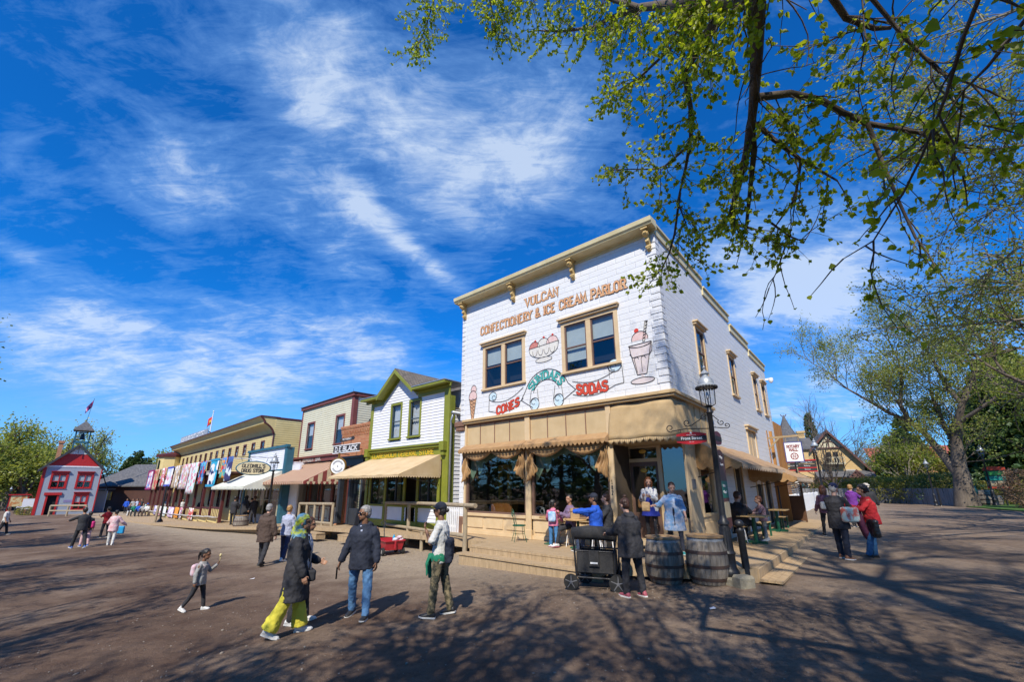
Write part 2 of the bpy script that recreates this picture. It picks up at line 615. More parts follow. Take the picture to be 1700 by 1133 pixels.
def lettering(mb,text,h,wd=.2,squash=.78,gap=.12,serif=True,fmap=None,y=0.0,width=None,step=.0004):
    """adds text to mb, facing -y; fmap(x,z)->(x,z) bends the line. returns its length"""
    total = sum(GL[c][1] + gap for c in text) - gap
    sx = h*squash
    if width: sx = width/total
    x = -total*sx/2
    yy = y
    for c in text:
        strokes,gw = GL[c]
        for st in strokes:
            sk = [(px_,pz_) for px_,pz_ in st]
            Pz = [Vector((x + a*sx,b*h)) for a,b in sk]
            Lr,Rr = ribbon(Pz,wd*h)
            yy -= step
            for i in range(len(Pz) - 1):
                q = [Lr[i],Rr[i],Rr[i + 1],Lr[i + 1]]
                if fmap: q = [Vector(fmap(v.x,v.y)) for v in q]
                mb.add([(v.x,yy,v.y) for v in q],[(0,1,2,3)])
            if serif:
                for e,o in ((0,1),(-1,-2)):
                    p,q = Pz[e],Pz[o]
                    if (p.y < .02*h or p.y > .98*h) and abs(p.y - q.y) > .4*h and (Pz[0] - Pz[-1]).length > 1e-6:
                        yy -= step
                        sg = .10*h if p.y < .5*h else -.10*h
                        hw = wd*h*.5 + .10*sx
                        q4 = [(p.x - hw,p.y - sg*.35),(p.x + hw,p.y - sg*.35),(p.x + hw,p.y + sg),(p.x - hw,p.y + sg)]
                        if fmap: q4 = [fmap(*v) for v in q4]
                        fc = (0,1,2,3) if sg > 0 else (3,2,1,0)
                        mb.add([(v[0],yy,v[1]) for v in q4],[fc])
        x += (gw + gap)*sx
    return total*sx


def fonttext(name,body,size,M,m,parent,sx=1.0,bold=0.0,depth=.002,align='CENTER'):
    """plain rounded lettering; M maps x right, z up, facing -y"""
    cu = bpy.data.curves.new(name,'FONT')
    cu.body = body; cu.size = size; cu.align_x = align; cu.align_y = 'CENTER'; cu.extrude = depth; cu.offset = bold
    cu.resolution_u = 2
    tmp = bpy.data.objects.new(name,cu)
    COL.objects.link(tmp)
    dg = bpy.context.evaluated_depsgraph_get()
    me = bpy.data.meshes.new_from_object(tmp.evaluated_get(dg))
    bpy.data.objects.remove(tmp)
    me.transform(M @ Matrix.Rotation(PI/2,4,'X') @ Matrix.Diagonal((sx,1,1,1)))
    me.materials.clear()
    return link(name,me,m,parent)


# ---------------------------------------------------------------- building pieces
def wall_holes(mb,x0,x1,z0,z1,y,holes,depth=.12,back=None):
    xs = sorted({x0,x1,*[h[0] for h in holes],*[h[1] for h in holes]})
    zs = sorted({z0,z1,*[h[2] for h in holes],*[h[3] for h in holes]})
    for a,b in zip(xs[:-1],xs[1:]):
        for c,d in zip(zs[:-1],zs[1:]):
            mx,mz = (a + b)/2,(c + d)/2
            if any(h[0] < mx < h[1] and h[2] < mz < h[3] for h in holes): continue
            mb.add([(a,y,c),(b,y,c),(b,y,d),(a,y,d)],[(0,1,2,3)])
    for a,b,c,d in holes:
        e = y + depth
        mb.add([(a,y,c),(b,y,c),(b,y,d),(a,y,d),(a,e,c),(b,e,c),(b,e,d),(a,e,d)],
               [(0,4,5,1),(3,2,6,7),(0,3,7,4),(1,5,6,2)])


def siding(mb,x0,x1,z0,z1,y,holes=(),board=.13,lap=.022,topf=None):
    """lapped boards as real steps; topf(x0,x1,z) may narrow a row to follow a gable"""
    z = z0
    while z < z1 - 1e-4:
        zt = min(z + board,z1)
        a0,a1 = (x0,x1) if topf is None else topf((z + zt)/2)
        if a1 > a0:
            segs = [(a0,a1)]
            for h in holes:
                if h[2] < zt - 1e-4 and h[3] > z + 1e-4:
                    ns = []
                    for s in segs:
                        if h[1] <= s[0] or h[0] >= s[1]: ns.append(s)
                        else:
                            if h[0] > s[0]: ns.append((s[0],h[0]))
                            if h[1] < s[1]: ns.append((h[1],s[1]))
                    segs = ns
            for a,b in segs:
                mb.add([(a,y - lap,z),(b,y - lap,z),(b,y,zt),(a,y,zt),(a,y,z),(b,y,z)],
                       [(0,1,2,3),(4,5,1,0),(0,3,4),(1,5,2)])
        z = zt


def window(parent,M,x0,x1,z0,z1,y,casing,sash,glass,sashw=.045,cw=.1,proud=.03,recess=.05,hood=0.0,sill=.05,mull=1,rails=1,vb=0,blind=None,blindm=None,curtain=None,inner=None,backm=None):
    """double-hung window: casing mesh is the part; sash, pane, blind and curtain are its sub-parts"""
    mb = MB(M)
    mb.box(x0 - cw,x0,y - proud,y + recess,z0,z1 + cw)
    mb.box(x1,x1 + cw,y - proud,y + recess,z0,z1 + cw)
    mb.box(x0,x1,y - proud,y + recess,z1,z1 + cw)
    mb.box(x0 - cw - .03,x1 + cw + .03,y - proud - sill,y + recess,z0 - .07,z0)
    if hood:
        mb.box(x0 - cw - .05,x1 + cw + .05,y - proud - hood*.6,y,z1 + cw,z1 + cw + .07)
        mb.box(x0 - cw - .09,x1 + cw + .09,y - proud - hood,y,z1 + cw + .07,z1 + cw + .12)
    win = mb.build('window',casing,parent,bevel=0)
    n = mull
    gapw = .16 if mull > 1 else 0
    ww = (x1 - x0 - gapw*(n - 1))/n
    sb,gb = MB(M),MB(M)
    if n > 1:
        m2 = MB(M)
        for i in range(1,n):
            xx = x0 + i*ww + (i - 1)*gapw
            sb2 = m2.box(xx,xx + gapw,y - proud + .01,y + recess,z0,z1)
        m2.build('mullion',casing,win)
    ys = y + recess
    for i in range(n):
        a = x0 + i*(ww + gapw); b = a + ww
        s = sashw
        zm = (z0 + z1)/2 if rails else None
        sb.box(a,a + s,ys - .045,ys,z0,z1); sb.box(b - s,b,ys - .045,ys,z0,z1)
        sb.box(a + s,b - s,ys - .045,ys,z0,z0 + s); sb.box(a + s,b - s,ys - .045,ys,z1 - s,z1)
        if rails:
            sb.box(a + s,b - s,ys - .055,ys,zm - s/2,zm + s/2)
        for k in range(vb):
            xx = a + (b - a)*(k + 1)/(vb + 1)
            sb.box(xx - .012,xx + .012,ys - .035,ys - .005,z0 + s,z1 - s)
        gb.add([(a + s,ys - .02,z0 + s),(b - s,ys - .02,z0 + s),(b - s,ys - .02,z1 - s),(a + s,ys - .02,z1 - s)],[(0,1,2,3)])
        if blind:
            bl = blind[i % len(blind)]
            bb = MB(M); bb.box(a + .01,b - .01,ys + .06,ys + .07,z1 - (z1 - z0)*bl,z1)
            bb.build('blind',blindm,win)
        if curtain:
            cb = MB(M)
            for sgn,xa,xb in ((0,a,a + (b - a)*.38),(1,b - (b - a)*.38,b)) if curtain != 'full' else ((0,a,b),):
                m_ = 12; pts = []
                for k in range(m_ + 1):
                    pts.append((xa + (xb - xa)*k/m_,ys + .10 + .022*math.sin(k*2.4 + sgn)))
                cb.grid([[(p[0],p[1],z1) for p in pts],[(p[0],p[1],z0) for p in pts]])
            cb.build('curtain',MATS['curtain'],win,smooth=True)
    sb.build('sash',sash,win)
    gb.build('pane',glass,win)
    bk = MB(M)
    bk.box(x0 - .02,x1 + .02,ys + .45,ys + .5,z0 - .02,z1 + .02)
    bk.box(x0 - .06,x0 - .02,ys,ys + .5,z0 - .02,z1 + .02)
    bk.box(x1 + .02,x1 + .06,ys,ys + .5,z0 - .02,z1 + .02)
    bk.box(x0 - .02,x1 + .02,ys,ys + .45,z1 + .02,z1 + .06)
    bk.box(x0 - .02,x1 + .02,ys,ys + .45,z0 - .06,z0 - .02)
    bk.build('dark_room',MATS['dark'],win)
    return win


def scallop(mb,a,b,drop,n,thick=.006,lip=.45,mats=None,out=None):
    """scalloped hanging edge between 3D points a and b"""
    a,b = Vector(a),Vector(b)
    o = Vector(out) if out is not None else Vector((0,0,0))
    for i in range(n):
        if mats: mb.mi = mats[i % len(mats)]
        p,q = a.lerp(b,i/n),a.lerp(b,(i + 1)/n)
        m = 6
        top,bot = [],[]
        for k in range(m + 1):
            t = k/m
            c = p.lerp(q,t)
            top.append(c)
            bot.append(c - Vector((0,0,drop*(lip + (1 - lip)*math.sin(PI*t)))) + o*(.5 + .5*math.sin(i*1.7)))
        mb.grid([top,bot])
    mb.mi = 0


def awning(parent,M,x0,x1,zt,zb,proj,m,n=30,drop=.22,stripes=0,sag=.05,sides=True,wall=0.0,label=None,skew=0.0):
    """sloped canvas awning on a building; x0..x1 along the wall at y=wall, projecting to -y. canopy is the part, valance and frame its sub-parts"""
    cl_ = MB(M)
    nx = stripes if stripes else 24
    ny = 8
    rows = []
    for j in range(ny + 1):
        t = j/ny
        row = []
        for i in range(nx + 1):
            s = i/nx
            x = x0 + (x1 - x0)*s
            zz = zt + (zb - zt)*t - sag*math.sin(PI*t)*(.6 + .4*math.sin(s*9)) + .012*math.sin(s*31 + t*3)
            row.append((x,wall - proj*t,zz))
        rows.append(row)
    cl_.grid(rows,stripes)
    root = cl_.build('awning',m,parent,smooth=True)
    sm = root.modifiers.new('cloth','SOLIDIFY'); sm.thickness = .006
    if label: root['label'] = label
    va = MB(M)
    mm = [0,1] if stripes else None
    scallop(va,(x0,wall - proj - .003,zb - .002),(x1,wall - proj - .003,zb - .002),drop,n,mats=mm)
    if sides:
        k = max(4,int(n*proj/(x1 - x0)))
        for xx in (x0,x1):
            scallop(va,(xx,wall - .02,zb - .002),(xx,wall - proj,zb - .002),drop,k,mats=mm)
            tri = 10
            for q in range(tri):
                if stripes: va.mi = q % 2
                t0,t1 = q/tri,(q + 1)/tri
                z0,z1 = zt + (zb - zt)*t0,zt + (zb - zt)*t1
                va.add([(xx,wall - proj*t0,zb),(xx,wall - proj*t1,zb),(xx,wall - proj*t1,z1 - .01),(xx,wall - proj*t0,z0 - .01)],[(0,1,2,3)])
            va.mi = 0
    vo = va.build('valance',m,root)
    sm = vo.modifiers.new('cloth','SOLIDIFY'); sm.thickness = .005
    fr = MB(M)
    for xx in (x0 + .04,x1 - .04):
        fr.tube([(xx,wall,zb - .05),(xx,wall - proj,zb - .02)],.014,6)
        fr.tube([(xx,wall,zb - .35),(xx,wall - proj,zb - .03)],.014,6)
    fr.tube([(x0 + .04,wall - proj + .01,zb - .015),(x1 - .04,wall - proj + .01,zb - .015)],.014,6)
    fr.build('awning_frame',MATS['iron'],root)
    return root

# ---------------------------------------------------------------- shared materials
blockmat('pressed_white',(.76,.765,.77),(.72,.73,.74),(.66,.67,.69),.62,.19,rough=.5,bump=.42,msize=.016,dist=.03,rnd=9.0,dirt=.2)
mat('trim_tan',(.60,.43,.22),.5,(.52,.36,.18),3,.12)
mat('trim_pale',(.66,.50,.30),.5,(.60,.44,.25),3,.1)
mat('cornice_cream',(.70,.61,.36),.5,(.60,.50,.27),2.5,.12)
mat('bracket_gold',(.66,.48,.20),.5,(.50,.33,.12),8,.2)
mat('sash_brown',(.17,.10,.075),.5)
mat('panel_tan',(.58,.44,.25),.55,(.50,.37,.20),2,.1)
mat('canvas_brown',(.42,.25,.105),.8,(.34,.19,.075),5,.3,30,sheen=.2)
mat('canvas_tan',(.50,.36,.19),.8,(.43,.30,.15),3,.25,20)
mat('canvas_sand',(.62,.47,.28),.8,(.55,.40,.22),2,.2,20)
mat('canvas_cream',(.70,.68,.55),.8,(.60,.59,.50),3,.2,20)
mat('canvas_red',(.30,.02,.03),.8,(.24,.02,.025),5,.2,20)
mat('canvas_white_grey',(.62,.64,.60),.8,(.45,.48,.50),5,.2,20)
mat('dark',(.012,.012,.014),.9)
mat('iron',(.016,.017,.02),.42,(.03,.03,.034),14,.15,metal=.3)
mat('galv',(.42,.45,.47),.4,metal=.6)
mat('curtain',(.78,.77,.72),.8)
mat('blind',(.62,.66,.58),.8,(.56,.60,.53),3)
mat('lace',(.40,.56,.44),.85,(.22,.36,.27),40,.3,edge=(.45,.55))
mat('deck',(.47,.345,.205),.8,(.33,.235,.135),3.0,.35,18,stretch=(1,9,1))
mat('deck_side',(.50,.36,.20),.8,(.34,.23,.125),3.0,.35,18,stretch=(9,1,1))
mat('raw_wood',(.42,.30,.15),.8,(.29,.21,.12),4,.3,20,stretch=(1,1,5))
mat('rail_wood',(.40,.32,.21),.85,(.27,.22,.15),5,.35,22,stretch=(4,1,1))
mat('siding_white',(.78,.79,.82),.5,(.70,.71,.76),2,.08,12)
mat('siding_cream',(.66,.64,.47),.55,(.60,.57,.41),1.6,.08,12)
mat('siding_yellow',(.66,.53,.24),.55,(.60,.47,.20),1.6,.08,12)
mat('olive',(.225,.245,.028),.5,(.19,.21,.024),3)
mat('maroon',(.105,.022,.022),.5,(.08,.018,.018),4)
mat('maroon_lt',(.20,.06,.045),.55,(.16,.045,.035),4)
mat('blue_trim',(.025,.115,.165),.5,(.02,.095,.14),4)
mat('black_paint',(.022,.026,.032),.4,(.035,.04,.05),4)
mat('white_paint',(.80,.81,.82),.5,(.72,.73,.75),6)
mat('red_paint',(.46,.018,.018),.45,(.36,.015,.015),4)
mat('grey_paint',(.30,.345,.41),.6,(.27,.315,.375),3)
mat('green_metal',(.01,.10,.055),.4)
mat('wood_top',(.52,.33,.14),.5,(.42,.25,.10),5,stretch=(1,8,1))
mat('rubber',(.018,.018,.018),.8)
mat('stone',(.30,.27,.20),.9,(.20,.18,.135),8,.6,30)
blockmat('brick',(.46,.15,.055),(.54,.25,.11),(.36,.27,.2),.22,.075,bump=.5,msize=.01)
blockmat('sandstone',(.62,.43,.19),(.56,.38,.16),(.48,.36,.2),.55,.26,bump=.5,msize=.02)
blockmat('shingle',(.14,.12,.095),(.24,.20,.155),(.06,.055,.05),.16,.11,rough=.9,bump=.7,msize=.012)
blockmat('shingle_grey',(.105,.105,.11),(.17,.165,.165),(.05,.05,.05),.25,.16,rough=.9,bump=.7,msize=.014)
glassmat('glass_shop',(.70,.74,.74),.20)
glassmat('glass_up',(.75,.80,.86),.10)
glassmat('lamp_glass',(.93,.95,.97),.05)
DK = MATS


# ---------------------------------------------------------------- ground
def ground_mat():
    m = bpy.data.materials.new('gravel_road'); m.use_nodes = True; t = m.node_tree
    b = t.nodes['Principled BSDF']; b.inputs['Roughness'].default_value = .95; b.inputs['Specular IOR Level'].default_value = .15
    tc = N(t,'ShaderNodeTexCoord'); P = tc.outputs['Object']

    def nz(s,d=6,r=.6):
        n = N(t,'ShaderNodeTexNoise',i_Scale=s,i_Detail=d,i_Roughness=r); L(t,P,n.inputs['Vector']); return n.outputs[0]
    big,mid,fine,peb = nz(.22,5),nz(1.6,8),nz(14,8,.7),nz(70,3,.7)
    base = mixc(t,ramp(t,mid,[(.34,0),(.66,1)]),(.098,.060,.043),(.182,.121,.086))
    base = mixc(t,mathn(t,'MULTIPLY',ramp(t,big,[(.42,0),(.62,1)]),.6),base,(.225,.16,.115))
    pat = nz(.55,6)
    base = mixc(t,mathn(t,'MULTIPLY',ramp(t,pat,[(.50,0),(.60,1)]),.45),base,(.30,.225,.165))
    base = mixc(t,mathn(t,'MULTIPLY',ramp(t,pat,[(.34,1),(.44,0)]),.45),base,(.085,.06,.048))
    base = mixc(t,mathn(t,'MULTIPLY',ramp(t,fine,[(.35,1),(.5,0)]),.45),base,(.055,.042,.037))
    base = mixc(t,mathn(t,'MULTIPLY',ramp(t,peb,[(.62,0),(.72,1)]),.5),base,(.40,.35,.30))
    # pale gravel apron along the boardwalk
    d1 = vmath(t,'SUBTRACT',P,tuple(C0)); dot = vmath(t,'DOT_PRODUCT',d1.outputs[0],tuple(VA))
    v = mathn(t,'ADD',dot.outputs['Value'],mathn(t,'MULTIPLY',mathn(t,'SUBTRACT',mid,.5),3.0))
    du = vmath(t,'DOT_PRODUCT',d1.outputs[0],tuple(UA))
    mr = N(t,'ShaderNodeMapRange'); mr.inputs[1].default_value = -6.2; mr.inputs[2].default_value = -3.4; L(t,v,mr.inputs[0])
    mu = N(t,'ShaderNodeMapRange'); mu.inputs[1].default_value = 1.0; mu.inputs[2].default_value = 6.0; mu.inputs[3].default_value = .25
    L(t,du.outputs['Value'],mu.inputs[0])
    msk = mathn(t,'MULTIPLY',mathn(t,'MULTIPLY',mr.outputs[0],mu.outputs[0]),.8)
    side = N(t,'ShaderNodeMapRange'); side.inputs[1].default_value = -5.5; side.inputs[2].default_value = -2.0
    L(t,mathn(t,'ADD',du.outputs['Value'],mathn(t,'MULTIPLY',mathn(t,'SUBTRACT',mid,.5),2.5)),side.inputs[0])
    sv = N(t,'ShaderNodeMapRange'); sv.inputs[1].default_value = 0.0; sv.inputs[2].default_value = 4.0; L(t,dot.outputs['Value'],sv.inputs[0])
    msk = mathn(t,'MAXIMUM',msk,mathn(t,'MULTIPLY',mathn(t,'MULTIPLY',side.outputs[0],sv.outputs[0]),.6))
    col = mixc(t,msk,base,mixc(t,ramp(t,fine,[(.3,0),(.7,1)]),(.30,.235,.165),(.50,.42,.31)))
    L(t,col,b.inputs['Base Color'])
    h = mathn(t,'ADD',mathn(t,'MULTIPLY',fine,1.0),mathn(t,'MULTIPLY',peb,.7))
    h = mathn(t,'ADD',h,mathn(t,'MULTIPLY',mid,2.0))
    bp = N(t,'ShaderNodeBump'); bp.inputs['Strength'].default_value = .9; bp.inputs['Distance'].default_value = .035
    L(t,h,bp.inputs['Height']); L(t,bp.outputs[0],b.inputs['Normal'])
    return m


def axis(lo,hi,fine_lo,fine_hi,s):
    a = [fine_lo]
    while a[-1] < fine_hi: a.append(a[-1] + s)
    st = s
    while a[-1] < hi: st *= 1.25; a.append(a[-1] + st)
    st = s; lst = [fine_lo]
    while lst[-1] > lo: st *= 1.25; lst.append(lst[-1] - st)
    return np.array(lst[1:][::-1] + a)


gx,gy = axis(-900,900,-26,34,.5),axis(-300,1500,-3,34,.5)
GX,GY = np.meshgrid(gx,gy,indexing='ij')
k = np.where(GX < 0,1.1,.6)
GZ = -.08 + k*np.tanh(.035*GX/k) + .012*np.sin(GX*1.3 + GY*.7)*np.sin(GY*1.1 - GX*.4)
idx = np.arange(len(gx)*len(gy)).reshape(len(gx),len(gy))
gf = np.stack([idx[:-1,:-1],idx[1:,:-1],idx[1:,1:],idx[:-1,1:]],-1).reshape(-1,4)
g = npmesh('ground',np.stack([GX,GY,GZ],-1),gf,ground_mat(),smooth=True)
tag(g,kind='structure')

# loose stones
MATS['stones'] = mat('stones',(.27,.23,.19),.9,(.14,.115,.10),3,.3,40)
_o = MB(); _o.ell((0,0,0),(1,1,.6),5,4)
ov,of = np.array(_o.v),_o.f
tri = []
for f in of:
    tri.append(f[:3])
    if len(f) == 4: tri.append([f[0],f[2],f[3]])
tri = np.array(tri)
nst = 5200
pos = np.zeros((nst,2))
n1 = 2400
pos[:n1,0] = rng.uniform(-7,9,n1); pos[:n1,1] = rng.uniform(2.3,9,n1)
uu = rng.uniform(-1,16,nst - n1); vv = -1.5 - np.abs(rng.normal(0,1.3,nst - n1))
pos[n1:,0] = C0.x + UA.x*uu + VA.x*vv; pos[n1:,1] = C0.y + UA.y*uu + VA.y*vv
sz = np.exp(rng.normal(-4.9,.5,nst)); sz = np.clip(sz,.003,.03)
ang = rng.uniform(0,6.28,nst)
tv = np.array([terr(a) for a in pos[:,0]]) + .012*np.sin(pos[:,0]*1.3 + pos[:,1]*.7)*np.sin(pos[:,1]*1.1 - pos[:,0]*.4)
V = ov[None]*(sz[:,None,None]*np.stack([rng.uniform(.7,1.4,nst),rng.uniform(.6,1,nst),rng.uniform(.7,1.1,nst)],-1)[:,None])
ca,sa = np.cos(ang)[:,None],np.sin(ang)[:,None]
V = np.stack([V[...,0]*ca - V[...,1]*sa + pos[:,0:1],V[...,0]*sa + V[...,1]*ca + pos[:,1:2],V[...,2] + tv[:,None] + sz[:,None]*.2],-1)
F = (tri[None] + (np.arange(nst)*len(ov))[:,None,None]).reshape(-1,3)
tag(npmesh('loose_gravel',V,F,MATS['stones'],k=3),'loose pale stones scattered over the dark gravel street','gravel',kind='stuff')

# lawn at the far right
mat('grass',(.075,.16,.018),.8,(.05,.11,.012),2,.8,60)
lw = MB()
pts = [gnd(1592,841.5),gnd(1640,845.5),gnd(1700,850.5)]
far = [(62,34),(60,60),(36,44)]
poly = [(p.x,p.y) for p in pts] + [(44,20)] + far
lw.prismz(poly,.50,.545)
tag(lw.build('lawn',MATS['grass']),kind='structure')

# ---------------------------------------------------------------- boardwalk
ZB = [(-2,.34),(8.2,.34),(9,.31),(14,.23),(18,.08),(22,-.13),(27,-.36),(33,-.53),(42,-.78),(53,-.98),(64,-1.05)]


def zb(u):
    for (a,za),(b,zb_) in zip(ZB[:-1],ZB[1:]):
        if u <= b: return za + (zb_ - za)*max(0,(u - a)/(b - a))
    return ZB[-1][1]


def vfront(u):
    P_ = [(-2,-1.0),(1.0,-2.1),(5.2,-2.1),(5.25,-1.35),(14,-1.3),(19,-1.3),(24,-1.9),(30,-2.6),(42,-3.2),(53,-3.7),(64,-4.6)]
    for (a,x),(b,y) in zip(P_[:-1],P_[1:]):
        if u <= b: return x + (y - x)*(u - a)/(b - a)
    return P_[-1][1]


bw = MB(FA)
us = [-1.65,-1.0,-.4,.2,1.4,2.7,3.9,5.2]
# front terrace: boards along the facade
row = 0.0
v = .6
while v > -2.08:
    v2 = v - .138
    ul = -1.65 if v2 > -1.02 else -1.65 + (-(v2) - 1.0)/1.1*2.65
    ur = 5.2 if v2 < -1.36 else 8.1
    cut = [ul] + sorted(random.uniform(ul + .3,ur - .3) for _ in range(2)) + [ur]
    for a,b in zip(cut[:-1],cut[1:]):
        j = random.uniform(-.003,.003)
        bw.box(-b + .003,-a - .003,v2 + .004,v - .004,.29,.34 + j)
    v = v2
# west walk: boards across, following the falling street
u = 8.1
while u < 62:
    st = .16 if u < 24 else .5
    z0 = zb(u + st/2)
    zz0,zz1,f0,f1 = zb(u),zb(u + st),vfront(u),vfront(u + st)
    bw.add([(-u - .004,f0,zz0 - .05),(-u - .004,.8,zz0 - .05),(-u - st + .004,.8,zz1 - .05),(-u - st + .004,f1,zz1 - .05),(-u - .004,f0,zz0),(-u - .004,.8,zz0),(-u - st + .004,.8,zz1),(-u - st + .004,f1,zz1)],[(0,1,2,3),(7,6,5,4),(0,4,5,1),(1,5,6,2),(2,6,7,3),(3,7,4,0)])
    u += st
bw.mi = 1
# east walk along the side wall
v = .6
while v < 13.6:
    bw.box(-.15 if v > 1 else -.0,1.65,v + .004,v + .136,.29,.34 + random.uniform(-.003,.003))
    v += .14
while v < 31:
    bw.box(-.3,1.65,v + .004,v + .496,.28,.34)
    v += .5
bw.mi = 0
# edge boards and joists
bw.box(-5.2,-1.02,-2.145,-2.105,.10,.335)
for a,b in (((1.66,-1.0),(-1.0,-2.12)),):
    bw.beam((a[0],a[1] - .02,.21),(b[0],b[1] - .02,.21),.04,.24)
bw.box(1.655,1.70,-1.0,31,.08,.335)
bw.box(-8.1,-5.24,-1.39,-1.355,.12,.335)
bw.box(-5.24,-5.2,-2.1,-1.39,.12,.335)
u = 8.1
while u < 60:
    st = 1.5
    bw.beam((-u,vfront(u) - .03,zb(u) - .08),(-(u + st),vfront(u + st) - .03,zb(u + st) - .08),.05,.13)
    if u > 15: bw.beam((-u,vfront(u) + .3,zb(u) - .2),(-(u + st),vfront(u + st) + .3,zb(u + st) - .2),.2,.25)
    u += st
o = bw.build('boardwalk',[MATS['deck'],MATS['deck_side']],None)
tag(o,kind='structure')

st = MB(FA)                                # plank steps down to the street
for k_ in range(3):
    st.box(-5.35,-.85,-2.27 - .13*k_,-2.148 - .13*k_,.13,.17)
st.box(-5.25,-.9,-2.5,-2.45,-.12,.13)
st.box(-5.25,-5.2,-2.45,-2.15,-.12,.13)
tag(st.build('front_steps',MATS['deck']),'long low plank step in front of the ice cream parlor terrace','step')
st = MB(FA)
for k_ in range(3):
    st.box(1.705 + .13*k_,1.83 + .13*k_,-1.1,7.6,.13,.172)
st.box(2.02,2.06,-1.05,7.5,-.0,.13)
tag(st.build('side_steps',MATS['deck_side']),'long plank step down beside the right hand boardwalk','step')
for nm,u0,u1,lab in (('plank_steps',11.2,13.2,'short wooden step up to the green trimmed store'),('plank_steps',15.0,17.2,'short wooden step in front of the narrow brick shop')):
    st = MB(FA)
    z = zb(u0) - .2
    for k_ in range(3):
        st.box(-u1,-u0,-1.55 - .13*k_,-1.43 - .13*k_,z - .04,z)
    st.box(-u1 + .04,-u0 - .04,-1.8,-1.76,z - .25,z - .04)
    st.box(-u1 + .02,-u1 + .06,-1.8,-1.4,z - .25,z - .04); st.box(-u0 - .06,-u0 - .02,-1.8,-1.4,z - .25,z - .04)
    tag(st.build(nm,MATS['deck']),lab,'step')

# ================================================================ ice cream parlor
shop = thing('ice_cream_parlor','white pressed-block corner ice cream parlor with painted sundaes and tan trim','shop building',FA)
PW,TT,TP,PT = MATS['pressed_white'],MATS['trim_tan'],MATS['trim_pale'],MATS['panel_tan']
w1,w2 = (-6.72,-4.93,5.44,7.0),(-3.17,-1.42,5.44,7.0)
mb = MB()
wall_holes(mb,-8,0,4.19,9.22,0,[w1,w2],.1)
mb.box(-8.0,-7.7,0.0,.3,-.3,4.19)      # white pier at the left
SW = [(2.98,3.78),(7.08,7.9),(11.45,12.25),(13.4,14.2)]
mb.M = SIDE
holes = [(a,b,5.44,7.0) for a,b in SW] + [(8.55,10.0,2.3,4.18),(5.6,6.6,.35,2.75),(8.9,9.9,.35,2.0),(10.6,11.7,.35,2.5)]
H4 = [h for h in holes if h[2] > 5]
for a,b,zt in ((0,4.4,9.2),(4.4,8.0,8.9),(8.0,11.35,8.52),(11.35,15.2,8.22)):
    wall_holes(mb,a,b,4.19,zt,0,[h for h in H4 if a <= h[0] < b],.1)
wall_holes(mb,3.45,15.2,-.2,4.19,0,[h for h in holes if h[2] < 5],.12)
mb.M = None
mb.box(-8,0,15.1,15.2,-.2,8.2)
mb.add([(-8,0,-.2),(-8,15.2,-.2),(-8,15.2,8.22),(-8,0,9.2)],[(0,3,2,1)])
mb.build('wall',PW,shop)
q = MB()                                     # corner quoins, pressed metal
for i in range(24):
    z0 = 4.38 + i*.2
    q.box(-.30 if i % 2 else -.24,.022,-.022,.0,z0 + .008,z0 + .192)
    q.box(.0,.022,.0,.24 if i % 2 else .3,z0 + .008,z0 + .192)
q.build('corner_quoins',PW,shop,bevel=.012)
q = MB()
for i in range(24): q.box(-8.02,-7.84,-.02,0,4.388 + i*.2,4.572 + i*.2)
q.build('corner_quoins',PW,shop,bevel=.012)
rf = MB(); rf.add([(-8,.3,8.9),(0,.3,8.9),(0,15.2,8.0),(-8,15.2,8.0)],[(0,1,2,3)])
rf.build('roof',MATS['shingle_grey'],shop)
cn = MB()
prof = [(-.02,9.12),(-.06,9.12),(-.08,9.16),(-.38,9.17),(-.40,9.21),(-.44,9.25),(-.46,9.38),(-.02,9.42)]
n = len(prof)
cn.add([(-8.14,y,z) for y,z in prof] + [(.12,y,z) for y,z in prof],[list(range(n)),list(range(2*n - 1,n - 1,-1))] + [(i,n + i,n + (i + 1) % n,(i + 1) % n) for i in range(n)])
cn.box(-8.0,0.03,-.035,-.003,9.04,9.119)
cn.build('cornice',MATS['cornice_cream'],shop,bevel=.006)
cs = MB(SIDE)
for a,b,zt in ((-.02,4.4,9.2),(4.44,8.0,8.9),(8.04,11.35,8.52),(11.39,15.2,8.22)):
    cs.box(a,b,-.05,.25,zt - .16,zt + .1); cs.box(a,b,-.10,.25,zt + .1,zt + .17)
cs.build('parapet_trim',MATS['cornice_cream'],shop)
for xx in (-7.86,-5.28,-2.72,-.14):
    b = MB()
    pf = [(0,9.1),(-.30,9.1),(-.33,9.0),(-.27,8.93),(-.18,8.9),(-.20,8.78),(-.12,8.70),(-.13,8.58),(-.05,8.52),(0,8.5)]
    m = Matrix.Rotation(PI/2,4,'Z')
    vs = [(xx - .05,y,z) for y,z in pf] + [(xx + .05,y,z) for y,z in pf]; n = len(pf)
    b.add(vs,[list(range(n)),list(range(2*n - 1,n - 1,-1))] + [(i,n + i,n + (i + 1) % n,(i + 1) % n) for i in range(n)])
    b.box(xx - .10,xx + .10,-.36,0,9.1,9.165)
    b.tube([(xx - .08,-.24,9.0),(xx + .08,-.24,9.0)],.06,10); b.tube([(xx - .08,-.10,8.64),(xx + .08,-.10,8.64)],.045,10)
    b.build('bracket',MATS['bracket_gold'],shop,bevel=.008)
for wn,bl in ((w1,(.42,.42)),(w2,(.78,.42))):
    window(shop,None,*wn,0,TP,MATS['sash_brown'],MATS['glass_up'],cw=.12,hood=.12,mull=2,blind=bl,blindm=MATS['blind'])
for i,(a,b) in enumerate(SW):
    window(shop,SIDE,a,b,5.44,7.0,0,TP,MATS['sash_brown'],MATS['glass_up'],cw=.1,hood=.14,mull=1,blind=(.3,),blindm=MATS['blind'])
bwn = MB(SIDE)
